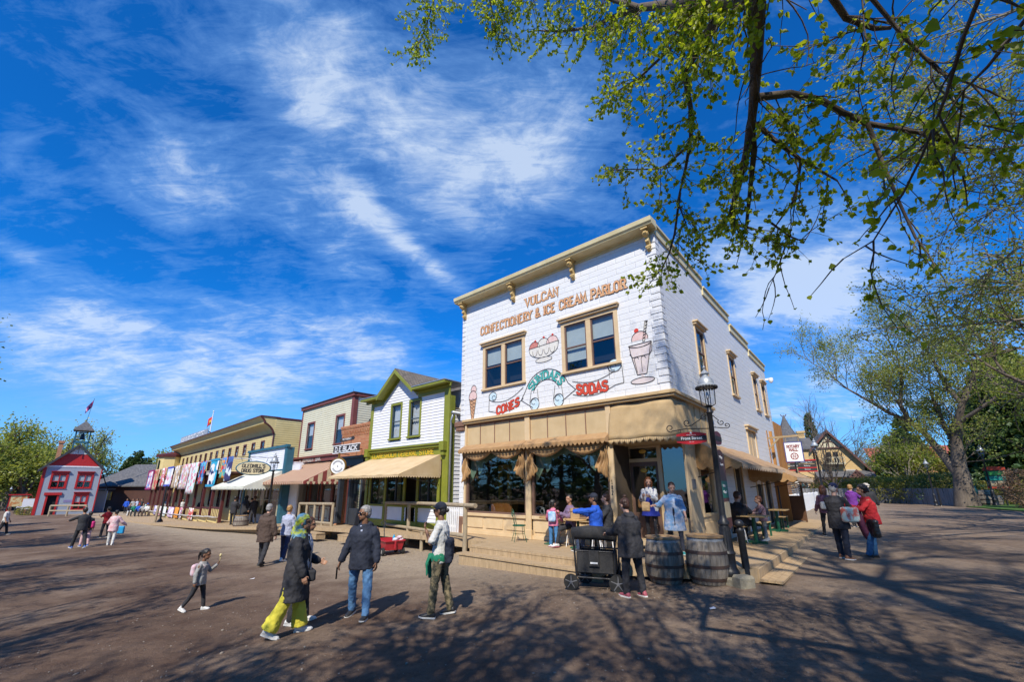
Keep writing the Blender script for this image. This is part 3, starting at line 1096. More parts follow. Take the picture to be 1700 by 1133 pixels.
bwn.box(8.45,8.55,-.04,.04,2.3,4.2); bwn.box(10.0,10.1,-.04,.04,2.3,4.2); bwn.box(8.35,10.2,-.10,.04,4.18,4.3); bwn.box(8.3,10.25,-.16,.02,4.3,4.36)
bwn.box(8.55,10.0,.03,.08,2.3,4.18); bwn.box(9.24,9.31,0,.03,2.3,4.18); bwn.box(8.65,9.2,.01,.03,2.4,4.05); bwn.box(9.35,9.9,.01,.03,2.4,4.05)
bwn.build('boarded_window',TP,shop,bevel=.005)

# string course
bd = MB()
bd.box(-7.75,.15,-.13,0.0,4.20,4.27); bd.box(-7.75,.19,-.18,0.0,4.27,4.36)
bd.box(.0,.13,0.0,3.45,4.20,4.27); bd.box(.0,.18,0.0,3.5,4.27,4.36)
bd.build('string_course',TT,shop,bevel=.008)
cap = MB(); cap.box(-8.25,-7.72,-.12,.3,4.14,4.34); cap.box(-8.2,-7.76,-.08,.28,3.98,4.14); cap.box(-8.06,-7.68,-.04,.0,.2,.9)
cap.build('pier_cap',mat('cap_brown',(.25,.14,.09),.7,(.17,.09,.06),5),shop,bevel=.02)
# tan panels
pn = MB(); pn.box(-7.7,-1.72,.0,.06,3.28,4.19)
pn.build('fascia_panel',PT,shop)
bt = MB()
for a,b in ((-7.64,-4.83),(-4.64,-1.86)):
    for i in range(5):
        x = a + (b - a)*i/4
        bt.box(x - .014,x + .014,-.018,0,3.3,4.19)
    bt.box(a,b,-.022,0,4.13,4.19)
bt.build('batten',MATS['cap_brown'],shop)
for x,wd in ((-4.735,.2),(-1.79,.16),(-7.66,.08)):
    p = MB(); p.box(x - wd/2,x + wd/2,-.07,.0,.34,4.19)
    p.box(x - wd/2 - .02,x + wd/2 + .02,-.09,-.0,.34,.62)
    p.build('post',TP,shop,bevel=.008)
# show windows
for a,b in ((-7.62,-4.86),(-4.62,-1.88)):
    fr = MB()
    fr.box(a,a + .06,0,.1,1.04,3.28); fr.box(b - .06,b,0,.1,1.04,3.28); fr.box(a + .06,b - .06,0,.1,3.2,3.28); fr.box(a + .06,b - .06,-.0,.1,1.04,1.10)
    wn = fr.build('show_window',MATS['sash_brown'],shop)
    gl = MB(); gl.add([(a + .06,.06,1.1),(b - .06,.06,1.1),(b - .06,.06,3.2),(a + .06,.06,3.2)],[(0,1,2,3)]); gl.build('pane',MATS['glass_shop'],wn)
    # mint lace valance inside
    lc = MB(); m_ = 48
    for k_ in range(m_):
        def zz(s):
            c = abs(s - .5)*2
            return 3.2 - (.30 + .85*c ** 2.6 + .07*abs(math.sin(s*25)) + (.28 if .16 < s < .24 or .76 < s < .84 else 0)*.7)
        s0,s1 = k_/m_,(k_ + 1)/m_
        xa,xb = a + .07 + (b - a - .14)*s0,a + .07 + (b - a - .14)*s1
        lc.add([(xa,.13 + .01*math.sin(k_),zz(s0)),(xb,.13 + .01*math.sin(k_ + 1),zz(s1)),(xb,.13,3.2),(xa,.13,3.2)],[(0,1,2,3)])
    lc.build('lace_curtain',MATS['lace'],wn)
    bk = MB()
    bk.box(a,b,-.02,.12,.34,.46); bk.box(a,b,.02,.1,.46,.94); bk.box(a,b,-.05,.12,.94,1.04)
    for k_ in range(3):
        xa = a + .08 + (b - a)*k_/3; xb = a - .08 + (b - a)*(k_ + 1)/3
        bk.box(xa,xb,-.012,.02,.56,.88)
    bk.build('bulkhead',TP,shop,bevel=.008)
    # brown cloth swag and side drapes
    aw = MB(); n_ = 26
    ya,za,yb,zb_ = -.02,3.42,-.36,3.22
    for k_ in range(n_):
        x0,x1 = a - .1 + (b - a + .2)*k_/n_,a - .1 + (b - a + .2)*(k_ + 1)/n_
        aw.add([(x0,yb,zb_),(x1,yb,zb_),(x1,ya,za),(x0,ya,za)],[(0,1,2,3)])
    scallop(aw,(a - .1,yb - .002,zb_),(b + .1,yb - .002,zb_),.14,20)
    aw.add([(a - .1,yb,zb_ - .1),(a - .1,ya,zb_ - .1),(a - .1,ya,za),(a - .1,yb,zb_)],[(0,1,2,3)])
    aw.add([(b + .1,yb,zb_ - .1),(b + .1,ya,zb_ - .1),(b + .1,ya,za),(b + .1,yb,zb_)],[(0,3,2,1)])
    o = aw.build('scalloped_hood',MATS['canvas_brown'],shop); sm = o.modifiers.new('cloth','SOLIDIFY'); sm.thickness = .006
    sg = MB(); NU,NV = 40,10
    rows = []
    for j in range(NV + 1):
        t = j/NV; r_ = []
        for i in range(NU + 1):
            s = i/NU
            x = a - .02 + (b - a + .04)*s
            two = abs(math.sin(PI*2*s))
            z = 3.22 - .05 - t*(.10 + .26*two)
            y = -.18 - .06*math.sin(PI*t) - .022*math.sin(t*22 + two*3)
            r_.append((x,y,z))
        rows.append(r_)
    sg.grid(rows)
    for xa,xb,sgn in ((a - .06,a + .34,1),(b - .34,b + .06,-1)):
        NU2,NV2 = 22,16; rows = []
        for j in range(NV2 + 1):
            t = j/NV2; r_ = []
            for i in range(NU2 + 1):
                s = i/NU2
                gather = 1 - .45*math.sin(PI*min(1,t*1.1)) ** 2
                c = xa if sgn > 0 else xb
                x = c + ((xa + (xb - xa)*s) - c)*gather
                ln = 1.15 - .35*(s if sgn > 0 else 1 - s)
                z = 3.2 - t*ln + .03*math.sin(s*18)
                y = -.14 - .045*math.sin(s*26 + t*2) - .03*math.sin(t*14 + s*5)
                r_.append((x,y,z))
            rows.append(r_)
        sg.grid(rows)
    o = sg.build('swag_drape',MATS['canvas_brown'],shop,smooth=True); sm = o.modifiers.new('cloth','SOLIDIFY'); sm.thickness = .006
# room behind the glass
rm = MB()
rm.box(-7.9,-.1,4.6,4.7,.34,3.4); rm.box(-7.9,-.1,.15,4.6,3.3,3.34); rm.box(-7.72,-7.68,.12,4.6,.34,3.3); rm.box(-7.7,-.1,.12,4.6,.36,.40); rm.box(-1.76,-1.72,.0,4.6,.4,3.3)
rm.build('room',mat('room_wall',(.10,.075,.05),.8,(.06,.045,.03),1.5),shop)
ct = MB(); ct.box(-7.5,-6.5,1.2,1.6,.4,1.45); ct.box(-7.45,-6.55,1.17,1.2,.55,1.35); ct.box(-5.9,-2.6,2.6,3.2,.4,1.4); ct.box(-7.4,-6.9,4.3,4.55,.4,2.9)
ct.build('shop_counter',mat('counter_wood',(.42,.16,.035),.5,(.3,.1,.02),4),shop)
yl = MB(); yl.box(-6.95,-6.84,1.5,1.62,1.45,2.7); yl.box(-7.4,-7.3,1.5,1.62,1.45,2.7); yl.box(-7.4,-6.84,1.5,1.62,2.6,2.75)
yl.build('yellow_frame',mat('yellow',(.65,.38,.03),.5),shop)

# recessed corner entry
en = MB()
en.box(-1.74,.0,0.0,3.3,3.06,3.1)                          # soffit
en.box(-1.74,-.05,.0,1.0,.34,.36)
en.build('entry_soffit',TT,shop)
dr = MB()
yd = .95
dr.box(-1.86,-1.72,yd,yd + .1,.5,3.06); dr.box(-.88,-.76,yd,yd + .1,.5,3.06); dr.box(-1.72,-.88,yd,yd + .1,2.6,2.7); dr.box(-1.72,-.88,yd,yd + .1,3.0,3.06)
dr.build('door_frame',TP,shop,bevel=.006)
dd = MB(); dd.box(-1.72,-1.64,yd + .04,yd + .09,.5,2.6); dd.box(-.96,-.88,yd + .04,yd + .09,.5,2.6); dd.box(-1.64,-.96,yd + .04,yd + .09,2.48,2.6); dd.box(-1.64,-.96,yd + .04,yd + .09,.5,1.2)
door = dd.build('door',MATS['sash_brown'],shop,bevel=.005)
dg = MB(); dg.add([(-1.64,yd + .07,1.2),(-.96,yd + .07,1.2),(-.96,yd + .07,2.48),(-1.64,yd + .07,2.48)],[(0,1,2,3)]); dg.build('pane',MATS['glass_shop'],door)
tg = MB(); tg.add([(-1.72,yd + .07,2.7),(-.88,yd + .07,2.7),(-.88,yd + .07,3.0),(-1.72,yd + .07,3.0)],[(0,1,2,3)])
# splayed side glass to the pilaster, and narrow left glass
tg.add([(-.76,yd + .05,1.1),(-.02,1.02,1.1),(-.02,1.02,3.06),(-.76,yd + .05,3.06)],[(0,1,2,3)])
tg.add([(-1.74,.1,1.1),(-1.86,yd + .05,1.1),(-1.86,yd + .05,3.06),(-1.74,.1,3.06)],[(0,1,2,3)])
tg.build('entry_glass',MATS['glass_shop'],shop)
eb = MB(); eb.box(-.76,-.0,yd + .0,yd + .12,.36,1.1); eb.box(-1.86,-1.74,.05,yd,.36,1.1); eb.box(-.70,-.08,yd - .012,yd,.5,.98)
eb.box(-1.9,-.7,.45,yd + .2,.36,.52)
eb.build('entry_bulkhead',TP,shop,bevel=.006)
ep = MB(); ep.box(-.04,.03,.62,1.55,.34,3.06); ep.box(-.05,.05,.58,1.6,.34,.6); ep.box(-.045,.04,.6,1.58,2.9,3.08)
ep.build('pilaster',TP,shop,bevel=.008)
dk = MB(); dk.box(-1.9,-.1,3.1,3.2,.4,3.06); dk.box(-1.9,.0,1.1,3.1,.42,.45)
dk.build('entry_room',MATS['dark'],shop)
gq = MB(); gq.ell((-1.3,yd + .03,2.9),(.11,.02,.06),10,6); gq.ell((-1.3,yd + .03,2.36),(.10,.02,.06),10,6)
gq.build('gilt_emblem',mat('gilt',(.75,.42,.06),.4),shop)
nb = MB(); nb.mi = 0
for i,ch in enumerate('102'):
    sub = MB(Matrix.Translation((-1.79,-.075,1.98 - i*.14))); lettering(sub,ch,.1,wd=.22)
    nb.v += []; base = len(nb.v); nb.v += sub.v; nb.f += [[base + q_ for q_ in f] for f in sub.f]; nb.m += sub.m
nb.build('house_number',MATS['black_paint'],shop)
pq = MB(); pq.box(.03,.045,.85,1.15,1.85,2.1); pq.build('wall_plate',mat('plate_grey',(.12,.12,.13),.5),shop)
# side show window
fr = MB(SIDE)
fr.box(1.6,1.72,-.03,.08,1.1,3.06); fr.box(2.88,3.0,-.03,.08,1.1,3.06); fr.box(1.72,2.88,-.03,.08,1.1,1.18); fr.box(1.55,3.45,-.0,.1,.34,1.1); fr.box(1.66,2.9,-.02,0,.5,.95); fr.box(1.55,3.45,-.02,.08,3.06,3.12); fr.box(3.0,3.45,-.01,.1,1.1,3.06)
wn = fr.build('side_show_window',TP,shop,bevel=.006)
gl = MB(SIDE); gl.add([(1.72,.03,1.18),(2.88,.03,1.18),(2.88,.03,3.06),(1.72,.03,3.06)],[(0,1,2,3)]); gl.build('pane',MATS['glass_shop'],wn)
sp = MB(SIDE); sp.box(1.2,3.45,-.0,.08,3.12,4.19)
for s in (1.35,1.88,2.4,2.93,3.42): sp.box(s - .02,s + .02,-.02,0,3.14,4.19)
sp.box(3.36,3.47,-.04,-.02,.34,4.2)
sp.build('side_panel',PT,shop)
# canvas skirt round the corner
NU,NV = 60,8
path = [(-1.70,-.03),(-.9,-.04),(0.03,-.04),(.05,.0),(.05,.7),(.05,1.32)]
acc = [0]
for p,q_ in zip(path[:-1],path[1:]): acc.append(acc[-1] + math.hypot(q_[0] - p[0],q_[1] - p[1]))


def on_path(t):
    d = t*acc[-1]
    for i in range(len(path) - 1):
        if d <= acc[i + 1] + 1e-9:
            s = (d - acc[i])/(acc[i + 1] - acc[i])
            return (path[i][0] + (path[i + 1][0] - path[i][0])*s,path[i][1] + (path[i + 1][1] - path[i][1])*s)
    return path[-1]


cv = MB(); rows = []
for j in range(NV + 1):
    t = j/NV; r_ = []
    for i in range(NU + 1):
        s = i/NU; x,y = on_path(s)
        d = Vector((x + .9,y - 1.0)); d.normalize()
        o_ = .16*t + .012*math.sin(s*60)*t + .02*math.sin(s*17 + t*4)
        z = 4.16 - t*(1.0 + .0*s) + .015*math.sin(s*23)
        r_.append((x + d.x*o_,y + d.y*o_,z))
    rows.append(r_)
cv.grid(rows)
for i in range(0,NU,3):
    b0 = rows[NV][i:i + 4]
    for k_ in range(3):
        def dz(t): return .05 + .09*math.sin(PI*t)
        p,q_ = b0[k_],b0[k_ + 1]
        cv.add([(p[0],p[1],p[2] - dz(k_/3)),(q_[0],q_[1],q_[2] - dz((k_ + 1)/3)),q_,p],[(0,1,2,3)])
o = cv.build('corner_awning',MATS['canvas_tan'],shop,smooth=True); sm = o.modifiers.new('cloth','SOLIDIFY'); sm.thickness = .006
# rear doors and screens under the side awnings
rd = MB(SIDE)
rd.box(5.6,6.6,.06,.1,.35,2.75); rd.box(5.5,5.6,-.03,.1,.35,2.85); rd.box(6.6,6.7,-.03,.1,.35,2.85); rd.box(5.6,6.6,-.03,.1,2.75,2.85)
rd.build('side_door',TP,shop); rd = MB(SIDE)
rd.box(8.9,9.9,.06,.1,.35,2.2); rd.box(8.8,8.9,-.03,.1,.35,2.3); rd.box(9.9,10.0,-.03,.1,.35,2.3)
rd.build('side_door',TP,shop); rd = MB(SIDE)
rd.box(10.5,10.6,-.03,.1,.35,2.6); rd.box(11.7,11.8,-.03,.1,.35,2.6)
rd.build('door_jamb',TP,shop)
rk = MB(SIDE); rk.box(5.7,6.5,.04,.06,1.2,2.6); rk.build('dark_panel',MATS['dark'],shop); rk = MB(SIDE); rk.box(8.95,9.85,.04,.06,.5,2.1); rk.build('dark_panel',MATS['dark'],shop); rk = MB(SIDE); rk.box(10.6,11.7,.06,.1,.35,2.5)
rk.build('dark_panel',MATS['dark'],shop)

# lettering and painted pictures on the front
INK = mat('ink',(.035,.03,.03),.6)
PEACH = mat('peach',(.58,.27,.12),.6,(.70,.42,.22),9)
RED = mat('sign_red',(.62,.07,.03),.6,(.5,.05,.025),12)
TEAL = mat('sign_teal',(.07,.42,.38),.6,(.05,.34,.32),12)


def letters(text,x,z,h,width,m,parent=shop,wd=.19,bend=None,M0=None,y=-.026,outline=.085,name='lettering',cast=True):
    M = (M0 or Matrix.Identity(4)) @ Matrix.Translation((x,0,z))
    hh = (M0 or Matrix.Identity(4))
    a = MB(M); lettering(a,text,h,wd + outline,width=width,fmap=bend,y=y + .023,step=.0002)
    b = MB(M); lettering(b,text,h,wd,width=width,fmap=bend,y=y + .010,step=.0002)
    b.mi = 0
    n0 = len(a.v); a.m = [0]*len(a.f)
    a.v += b.v; a.f += [[n0 + i for i in f] for f in b.f]; a.m += [1]*len(b.f)
    o = a.build(name,[INK,m],parent)
    return o


letters('VULCAN',-4.06,8.17,.31,1.42,PEACH)
letters('CONFECTIONERY & ICE CREAM PARLOR',-3.97,7.63,.31,6.05,PEACH)
BL = .0


def ink_line(mb,pts,wdt=.02,y=-.03):
    Lr,Rr = ribbon(pts,wdt)
    mb.M = mb.M
    for i in range(len(pts) - 1):
        q4 = [Lr[i],Rr[i],Rr[i + 1],Lr[i + 1]]
        mb.add([(v.x,y,v.y) for v in q4],[(0,1,2,3)])


def arc(cx,cy,r,a0,a1,n=14,ry=None):
    return [(cx + r*math.cos(R(a0 + (a1 - a0)*i/n)),cy + (ry or r)*math.sin(R(a0 + (a1 - a0)*i/n))) for i in range(n + 1)]


def fill(mb,poly,y=-.024):
    n = len(poly); cx = sum(p[0] for p in poly)/n; cy = sum(p[1] for p in poly)/n
    ar = sum(poly[i][0]*poly[(i + 1) % n][1] - poly[(i + 1) % n][0]*poly[i][1] for i in range(n))
    if ar < 0: poly = poly[::-1]
    mb.add([(cx,y,cy)] + [(p[0],y,p[1]) for p in poly],[(0,i + 1,(i + 1) % n + 1) for i in range(n)])


PINKP = mat('paint_pink',(.74,.56,.52),.6,(.66,.44,.42),10)
WAFER = mat('paint_wafer',(.62,.36,.20),.6,(.5,.27,.14),14)
CREAMP = mat('paint_cream',(.72,.70,.62),.6,(.6,.58,.56),8)
ROSE = mat('paint_rose',(.45,.13,.12),.6,(.6,.25,.2),14)
BLUEP = mat('paint_blue',(.45,.62,.72),.6,(.62,.74,.8),7)
CHERRY = mat('paint_cherry',(.65,.04,.02),.6)


def picture(name,fills,lines,label=None):
    mb = MB(); ms = [INK]
    for k_,(m,poly) in enumerate(fills):
        if m not in ms: ms.append(m)
        mb.mi = ms.index(m); fill(mb,poly,-.003 - .0008*k_)
    mb.mi = 0
    for j,ln in enumerate(lines):
        ink_line(mb,ln[0],ln[1],-.012 - .0003*j)
    o = mb.build(name,ms,shop)
    return o


# cone
cxn,czn = -7.36,5.15
ice = arc(cxn,czn + .08,.21,-20,200,16,.24)
top = arc(cxn + .04,czn + .36,.14,-30,210,12,.17)
cone_ = [(cxn - .19,czn + .02),(cxn - .1,czn - .04),(cxn,czn + .0),(cxn + .1,czn - .04),(cxn + .19,czn + .02),(cxn + .02,czn - .92),(cxn - .03,czn - .92)]
cr = [([(cxn - .16 + .05*i,czn - .1 - .12*i),(cxn + .12 - .0*i,czn - .02 - .13*i)],.01) for i in range(5)] + [([(cxn - .13,czn - .03 - .12*i),(cxn + .13 - .03*i,czn - .2 - .12*i)],.01) for i in range(5)]
picture('painted_cone',[(WAFER,cone_),(PINKP,ice + [(cxn,czn - .06)]),(PINKP,top)],[(cone_ + [cone_[0]],.02),(ice,.02),(top,.02)] + cr)
# sundae dish
sx_,sz_ = -4.02,6.36
bowl = [(sx_ - .62,sz_ + .16)] + [(sx_ + .6*math.sin(t),sz_ + .08 - .32*math.cos(t)) for t in [(-1.3 + 2.6*i/14) for i in range(15)]] + [(sx_ + .62,sz_ + .22)]
sc = [(ROSE,arc(sx_ - .38,sz_ + .17,.22,-10,190,10)),(CREAMP,arc(sx_,sz_ + .2,.24,-10,190,10)),(PINKP,arc(sx_ + .36,sz_ + .22,.23,-10,190,10)),(CREAMP,bowl),(CREAMP,arc(sx_,sz_ - .32,.34,0,360,16,.09)),
      (CHERRY,arc(sx_ - .34,sz_ + .4,.045,0,360,8)),(CHERRY,arc(sx_ + .02,sz_ + .46,.045,0,360,8)),(CHERRY,arc(sx_ + .38,sz_ + .47,.045,0,360,8))]
ln = [(p,.014) for _,p in sc[:3]] + [(bowl + [bowl[0]],.016),(arc(sx_,sz_ - .32,.34,0,360,16,.09),.014)] + [(arc(sx_ - .36 + .24*i,sz_ + .05,.1,180,360,8,.2),.012) for i in range(4)]
picture('painted_sundae',sc,ln)
# soda glass
gx_,gz_ = -.68,5.55
gl_ = [(gx_ - .33,gz_ + .26),(gx_ - .30,gz_ + .02),(gx_ - .15,gz_ - .62),(gx_ + .12,gz_ - .62),(gx_ + .26,gz_ + .02),(gx_ + .31,gz_ + .28)]
rim_ = arc(gx_ - .01,gz_ + .27,.34,180,360,12,.1) + [(gx_ + .32,gz_ + .02),(gx_ + .25,gz_ - .08),(gx_ - .25,gz_ - .1),(gx_ - .33,gz_ + .02)]
fo = arc(gx_,gz_ + .42,.24,-10,190,12,.22)
SODA = mat('paint_soda',(.60,.52,.52),.6,(.7,.62,.6),9)
foot = arc(gx_ - .02,gz_ - .80,.34,0,360,18,.09)
straw = [(gx_ + .08,gz_ + .32),(gx_ + .14,gz_ + .32),(gx_ + .26,gz_ + .9),(gx_ + .19,gz_ + .9)]
picture('painted_soda',[(SODA,gl_),(CREAMP,straw),(PINKP,fo),(SODA,rim_),(SODA,foot),(SODA,[(gx_ - .05,gz_ - .62),(gx_ + .03,gz_ - .62),(gx_ + .03,gz_ - .76),(gx_ - .05,gz_ - .76)]),(CHERRY,arc(gx_ - .08,gz_ + .68,.07,0,360,10))],
        [(gl_ + [gl_[0]],.02),(rim_,.018),(fo,.018),(foot,.018),(straw + [straw[0]],.014)] + [([(gx_ + .10 + .022*i,gz_ + .4 + .09*i),(gx_ + .17 + .022*i,gz_ + .44 + .09*i)],.025) for i in range(6)] + [(arc(gx_ - .14 + .2*i,gz_ - .2,.07,20,160,6,.1) + [(gx_ - .14 + .14*i,gz_ - .55)],.014) for i in range(2)])
# ribbons
ac = (-3.96,4.78)
outer,inner_ = arc(ac[0],ac[1],.90,20,160,20,.90),arc(ac[0],ac[1],.55,20,160,20,.55)
rib = outer + [(ac[0] - 1.02,ac[1] + .05),(ac[0] - .55,ac[1] - .22)] + inner_[::-1] + [(ac[0] + .55,ac[1] - .2),(ac[0] + 1.1,ac[1] + .1)]
lns = [(outer,.022),(inner_,.018),([outer[-1],(ac[0] - 1.05,ac[1] + .0),(ac[0] - .55,ac[1] - .32)],.02),([outer[0],(ac[0] + 1.12,ac[1] + .05),(ac[0] + .6,ac[1] - .25)],.02)]
for sgn in (-1,1):
    x0 = ac[0] + sgn*.48
    lns += [([(x0 - .12,ac[1] + .3),(x0 - .2,ac[1] - .15)],.016),([(x0 + .12,ac[1] + .3),(x0 + .18,ac[1] - .15)],.016),(arc(x0,ac[1] - .2,.19,0,360,16,.21),.018),(arc(x0 - .03,ac[1] - .12,.1,0,300,12,.09),.014)]
def wavel(x): return 4.72 + .20*math.sin((x + 6.5)*1.15) if x < -4.9 else 4.9
lft_t = [(-6.35 + 1.45*i/12,4.92 - .16*math.sin(PI*i/12*.9) + .36*(i/12) ** 1.6) for i in range(13)]
lft_b = [(x,z - .38) for x,z in lft_t]
lns += [(lft_t,.018),(lft_b,.018),([(-6.5,5.1),(-6.52,4.58),lft_b[0]],.018),(arc(-6.33,5.1,.19,0,360,16,.17),.018),(arc(-6.28,5.05,.08,0,300,10),.014)]
rgt_t = [(-2.95 + 1.45*i/12,5.10 - .16*math.sin(PI*i/12)*1.0 + .08*(i/12)) for i in range(13)]
rgt_b = [(x,z - .42) for x,z in rgt_t]
lns += [(rgt_t,.018),(rgt_b,.018),([rgt_b[-1],(-1.25,4.78),(-1.27,5.3)],.018),(arc(-1.5,5.35,.22,0,360,16,.2),.018),(arc(-1.54,5.3,.09,0,300,10),.014),([(-1.68,5.3),(-1.68,5.0)],.014)]
picture('painted_ribbon',[(CREAMP,rib[:1] + rib[1:]) if False else (BLUEP,arc(-6.33,5.1,.17,0,360,14,.15)),(BLUEP,arc(-1.5,5.35,.2,0,360,14,.18)),(BLUEP,arc(ac[0] - .48,ac[1] - .2,.17,0,360,14,.19)),(BLUEP,arc(ac[0] + .48,ac[1] - .2,.17,0,360,14,.19))],lns)
letters('SUNDAES',ac[0],ac[1],.24,1.62,TEAL,wd=.24,bend=lambda x,z: ((.60 + z)*math.sin(x/.74),(.60 + z)*math.cos(x/.74)))
letters('CONES',-5.62,4.50,.27,1.05,RED,wd=.26,bend=lambda x,z: (x,z + .20*x + .10*x*x))
letters('SODAS',-2.28,4.63,.28,1.05,RED,wd=.26,bend=lambda x,z: (x,z - .03*x + .12*x*x))
# side awnings of canvas
awning(shop,SIDE,1.42,8.2,3.2,2.50,1.15,MATS['canvas_brown'],n=26,drop=.15)
awning(shop,SIDE,7.7,12.6,3.02,2.22,1.55,MATS['canvas_brown'],n=18,drop=.16)

# ================================================================ green trimmed general store
gs = thing('general_store','white clapboard general store with lime green trim and a gabled front','shop building',FA)
OL,SWH = MATS['olive'],MATS['siding_white']
LX,RX = -14.32,-8.65
gw = [(-12.62,-11.93,4.04,5.55),(-11.24,-10.55,4.04,5.55)]


def gtop(z):
    if z < 5.9: return (LX,RX)
    t = (z - 5.9)/1.05
    return (-12.03 - 1.2*(1 - t),-12.03 + 1.2*(1 - t))


mb = MB()
siding(mb,LX,RX,3.55,6.85,0,[(a - .02,b + .02,c - .02,d + .02) for a,b,c,d in gw],.125,topf=gtop)
mb.box(LX,RX,.75,.8,3.4,5.9)
siding(mb,-14.0,-9.1,.35,1.15,.0,[(-12.9,-12.55,0,2),(-11.2,-10.6,0,2)])
mb.M = SIDE @ Matrix.Translation((0,-RX,0))
M_side = Matrix.Translation((RX,0,0)) @ SIDE
mb.M = M_side
siding(mb,.02,12,0,4.95,0,(),.15)
mb.M = Matrix.Translation((LX,0,0)) @ LEFTSIDE
siding(mb,-12,0,0,4.95,0,(),.15)
mb.build('wall',SWH,gs)
rf = MB()
yb_ = 12
for sx in (-1,1):
    ex = -12.03 + sx*3.62
    rf.add([(-12.03,.25,7.08),(ex,.25,4.78),(ex,yb_,4.78),(-12.03,yb_,7.08),(-12.03,.25,6.98),(ex,.25,4.68),(ex,yb_,4.68),(-12.03,yb_,6.98)],
           [(0,1,2,3) if sx < 0 else (3,2,1,0),(4,5,6,7) if sx > 0 else (7,6,5,4),(0,4,5,1),(1,5,6,2),(2,6,7,3)])
    # gable porch slopes at the front
    gx2 = -12.03 + sx*1.36
    rf.add([(-12.03,-.42,7.18),(gx2,-.42,6.10),(gx2,2.4,6.10),(-12.03,2.4,7.18),(-12.03,-.42,7.12),(gx2,-.42,6.04),(gx2,2.4,6.04),(-12.03,2.4,7.12)],
           [(0,1,2,3) if sx < 0 else (3,2,1,0),(4,5,6,7) if sx > 0 else (7,6,5,4),(0,4,5,1)])
rf.build('roof',MATS['shingle'],gs)
gm = MB()
for a,b in ((LX - .45,-13.38),(-10.68,RX + .12)):
    gm.box(a,b,-.46,.9,6.06,6.10)
gm.build('flashing',MATS['galv'],gs)
tr = MB()
for a,b in ((LX - .43,-13.36),(-10.70,RX + .10)):
    tr.box(a,b,-.44,-.36,5.95,6.06); tr.box(a,b,-.36,.0,5.98,6.03); tr.box(a if a > -12 else LX,b if b < -12 else RX,-.05,.0,5.68,5.95)
    tr.box(a + (0 if a < -12 else 0),b,-.12,-.05,5.86,5.98)
for sx in (-1,1):
    tr.beam((-12.03,-.40,7.06),(-12.03 + sx*1.36,-.40,5.98),.06,.15,up=(0,1,0)) if False else None
    for yy,wz in ((-.41,.15),):
        p0,p1 = (-12.03,7.12),(-12.03 + sx*1.36,6.04)
        tr.prism([p0,p1,(p1[0],p1[1] - wz*1.25),(p0[0],p0[1] - wz*1.25)][::(1 if sx < 0 else -1)],yy - .03,yy + .02)
        tr.prism([(p0[0],p0[1] - .08),(p1[0],p1[1] - .08),(p1[0],p1[1] - .13),(p0[0],p0[1] - .13)][::(1 if sx < 0 else -1)],yy + .02,-.0)
        tr.prism([(p0[0],p0[1] - .13),(p1[0] - sx*.1,p1[1] - .06),(p1[0] - sx*.1,p1[1] - .25),(p0[0],p0[1] - .33)][::(1 if sx < 0 else -1)],-.05,-.023)
tr.box(RX - .30,RX + .03,-.06,.0,.3,5.98); tr.box(RX,RX + .035,0,.25,.3,5.5)
tr.box(LX - .03,LX + .16,-.06,.0,.3,5.98)
tr.box(LX - .05,RX - .28,-.16,.0,3.46,3.56); tr.box(LX - .1,RX - .26,-.22,.0,3.56,3.62)
tr.box(LX + .1,RX - .3,-.05,0,3.05,3.46)
for xx in (LX - .02,RX - .30):
    tr.box(xx,xx + .26,-.26,-.0,3.30,3.66); tr.box(xx + .04,xx + .22,-.2,0,3.12,3.3)
tr.box(LX + .16,RX - .3,-.04,.0,.30,.58)
for xx in (-13.98,-12.75,-11.35,-10.45,-9.15): tr.box(xx - .07,xx + .07,-.05,.02,.3,3.05)
tr.box(-14.1,-9.0,-.05,.02,1.12,1.2); tr.box(-14.1,-9.0,-.05,.02,2.95,3.05)
tr.build('trim',OL,gs,bevel=.006)
for a in gw:
    window(gs,None,*a,0,OL,MATS['grey_paint'] if False else mat('sash_blue',(.06,.085,.11),.5),MATS['glass_up'],cw=.09,hood=0,mull=1,curtain='full',proud=.045)
sf = MB()
for a,b in ((-13.9,-12.83),(-12.67,-12.0),(-12.0,-11.43),(-10.37,-9.8),(-9.8,-9.23)):
    sf.box(a,a + .04,-.01,.05,1.2,2.95); sf.box(b - .04,b,-.01,.05,1.2,2.95)
sfo = sf.build('shop_window',MATS['black_paint'],gs)
gl = MB()
for a,b in ((-13.9,-11.43),(-10.37,-9.23)): gl.add([(a,.03,1.2),(b,.03,1.2),(b,.03,2.95),(a,.03,2.95)],[(0,1,2,3)])
gl.build('pane',MATS['glass_shop'],sfo)
cb = MB()
for a,b in ((-13.8,-13.3),(-12.5,-12.1),(-9.9,-9.4)):
    cb.grid([[(a + (b - a)*k_/12,.3 + .03*math.sin(k_*2.2),z) for k_ in range(13)] for z in (2.9,1.2)])
cb.build('curtain',mat('curtain_dim',(.42,.36,.2),.8),sfo)
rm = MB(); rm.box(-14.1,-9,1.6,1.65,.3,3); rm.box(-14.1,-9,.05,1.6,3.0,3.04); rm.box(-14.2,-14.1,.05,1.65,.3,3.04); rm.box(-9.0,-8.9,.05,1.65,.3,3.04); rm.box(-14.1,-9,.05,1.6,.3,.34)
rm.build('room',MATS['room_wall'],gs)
dr_ = MB(); dr_.box(-11.28,-10.52,.5,.56,.3,2.6); dr_.build('door',MATS['black_paint'],gs)
GOLD = mat('gold_letter',(.72,.50,.03),.5,(.6,.38,.02),9)
lt = MB(Matrix.Translation((-11.7,0,3.21))); lettering(lt,'CLARESHOLM GENERAL STORE',.2,wd=.2,width=4.5,y=-.056); lt.build('lettering',GOLD,gs)
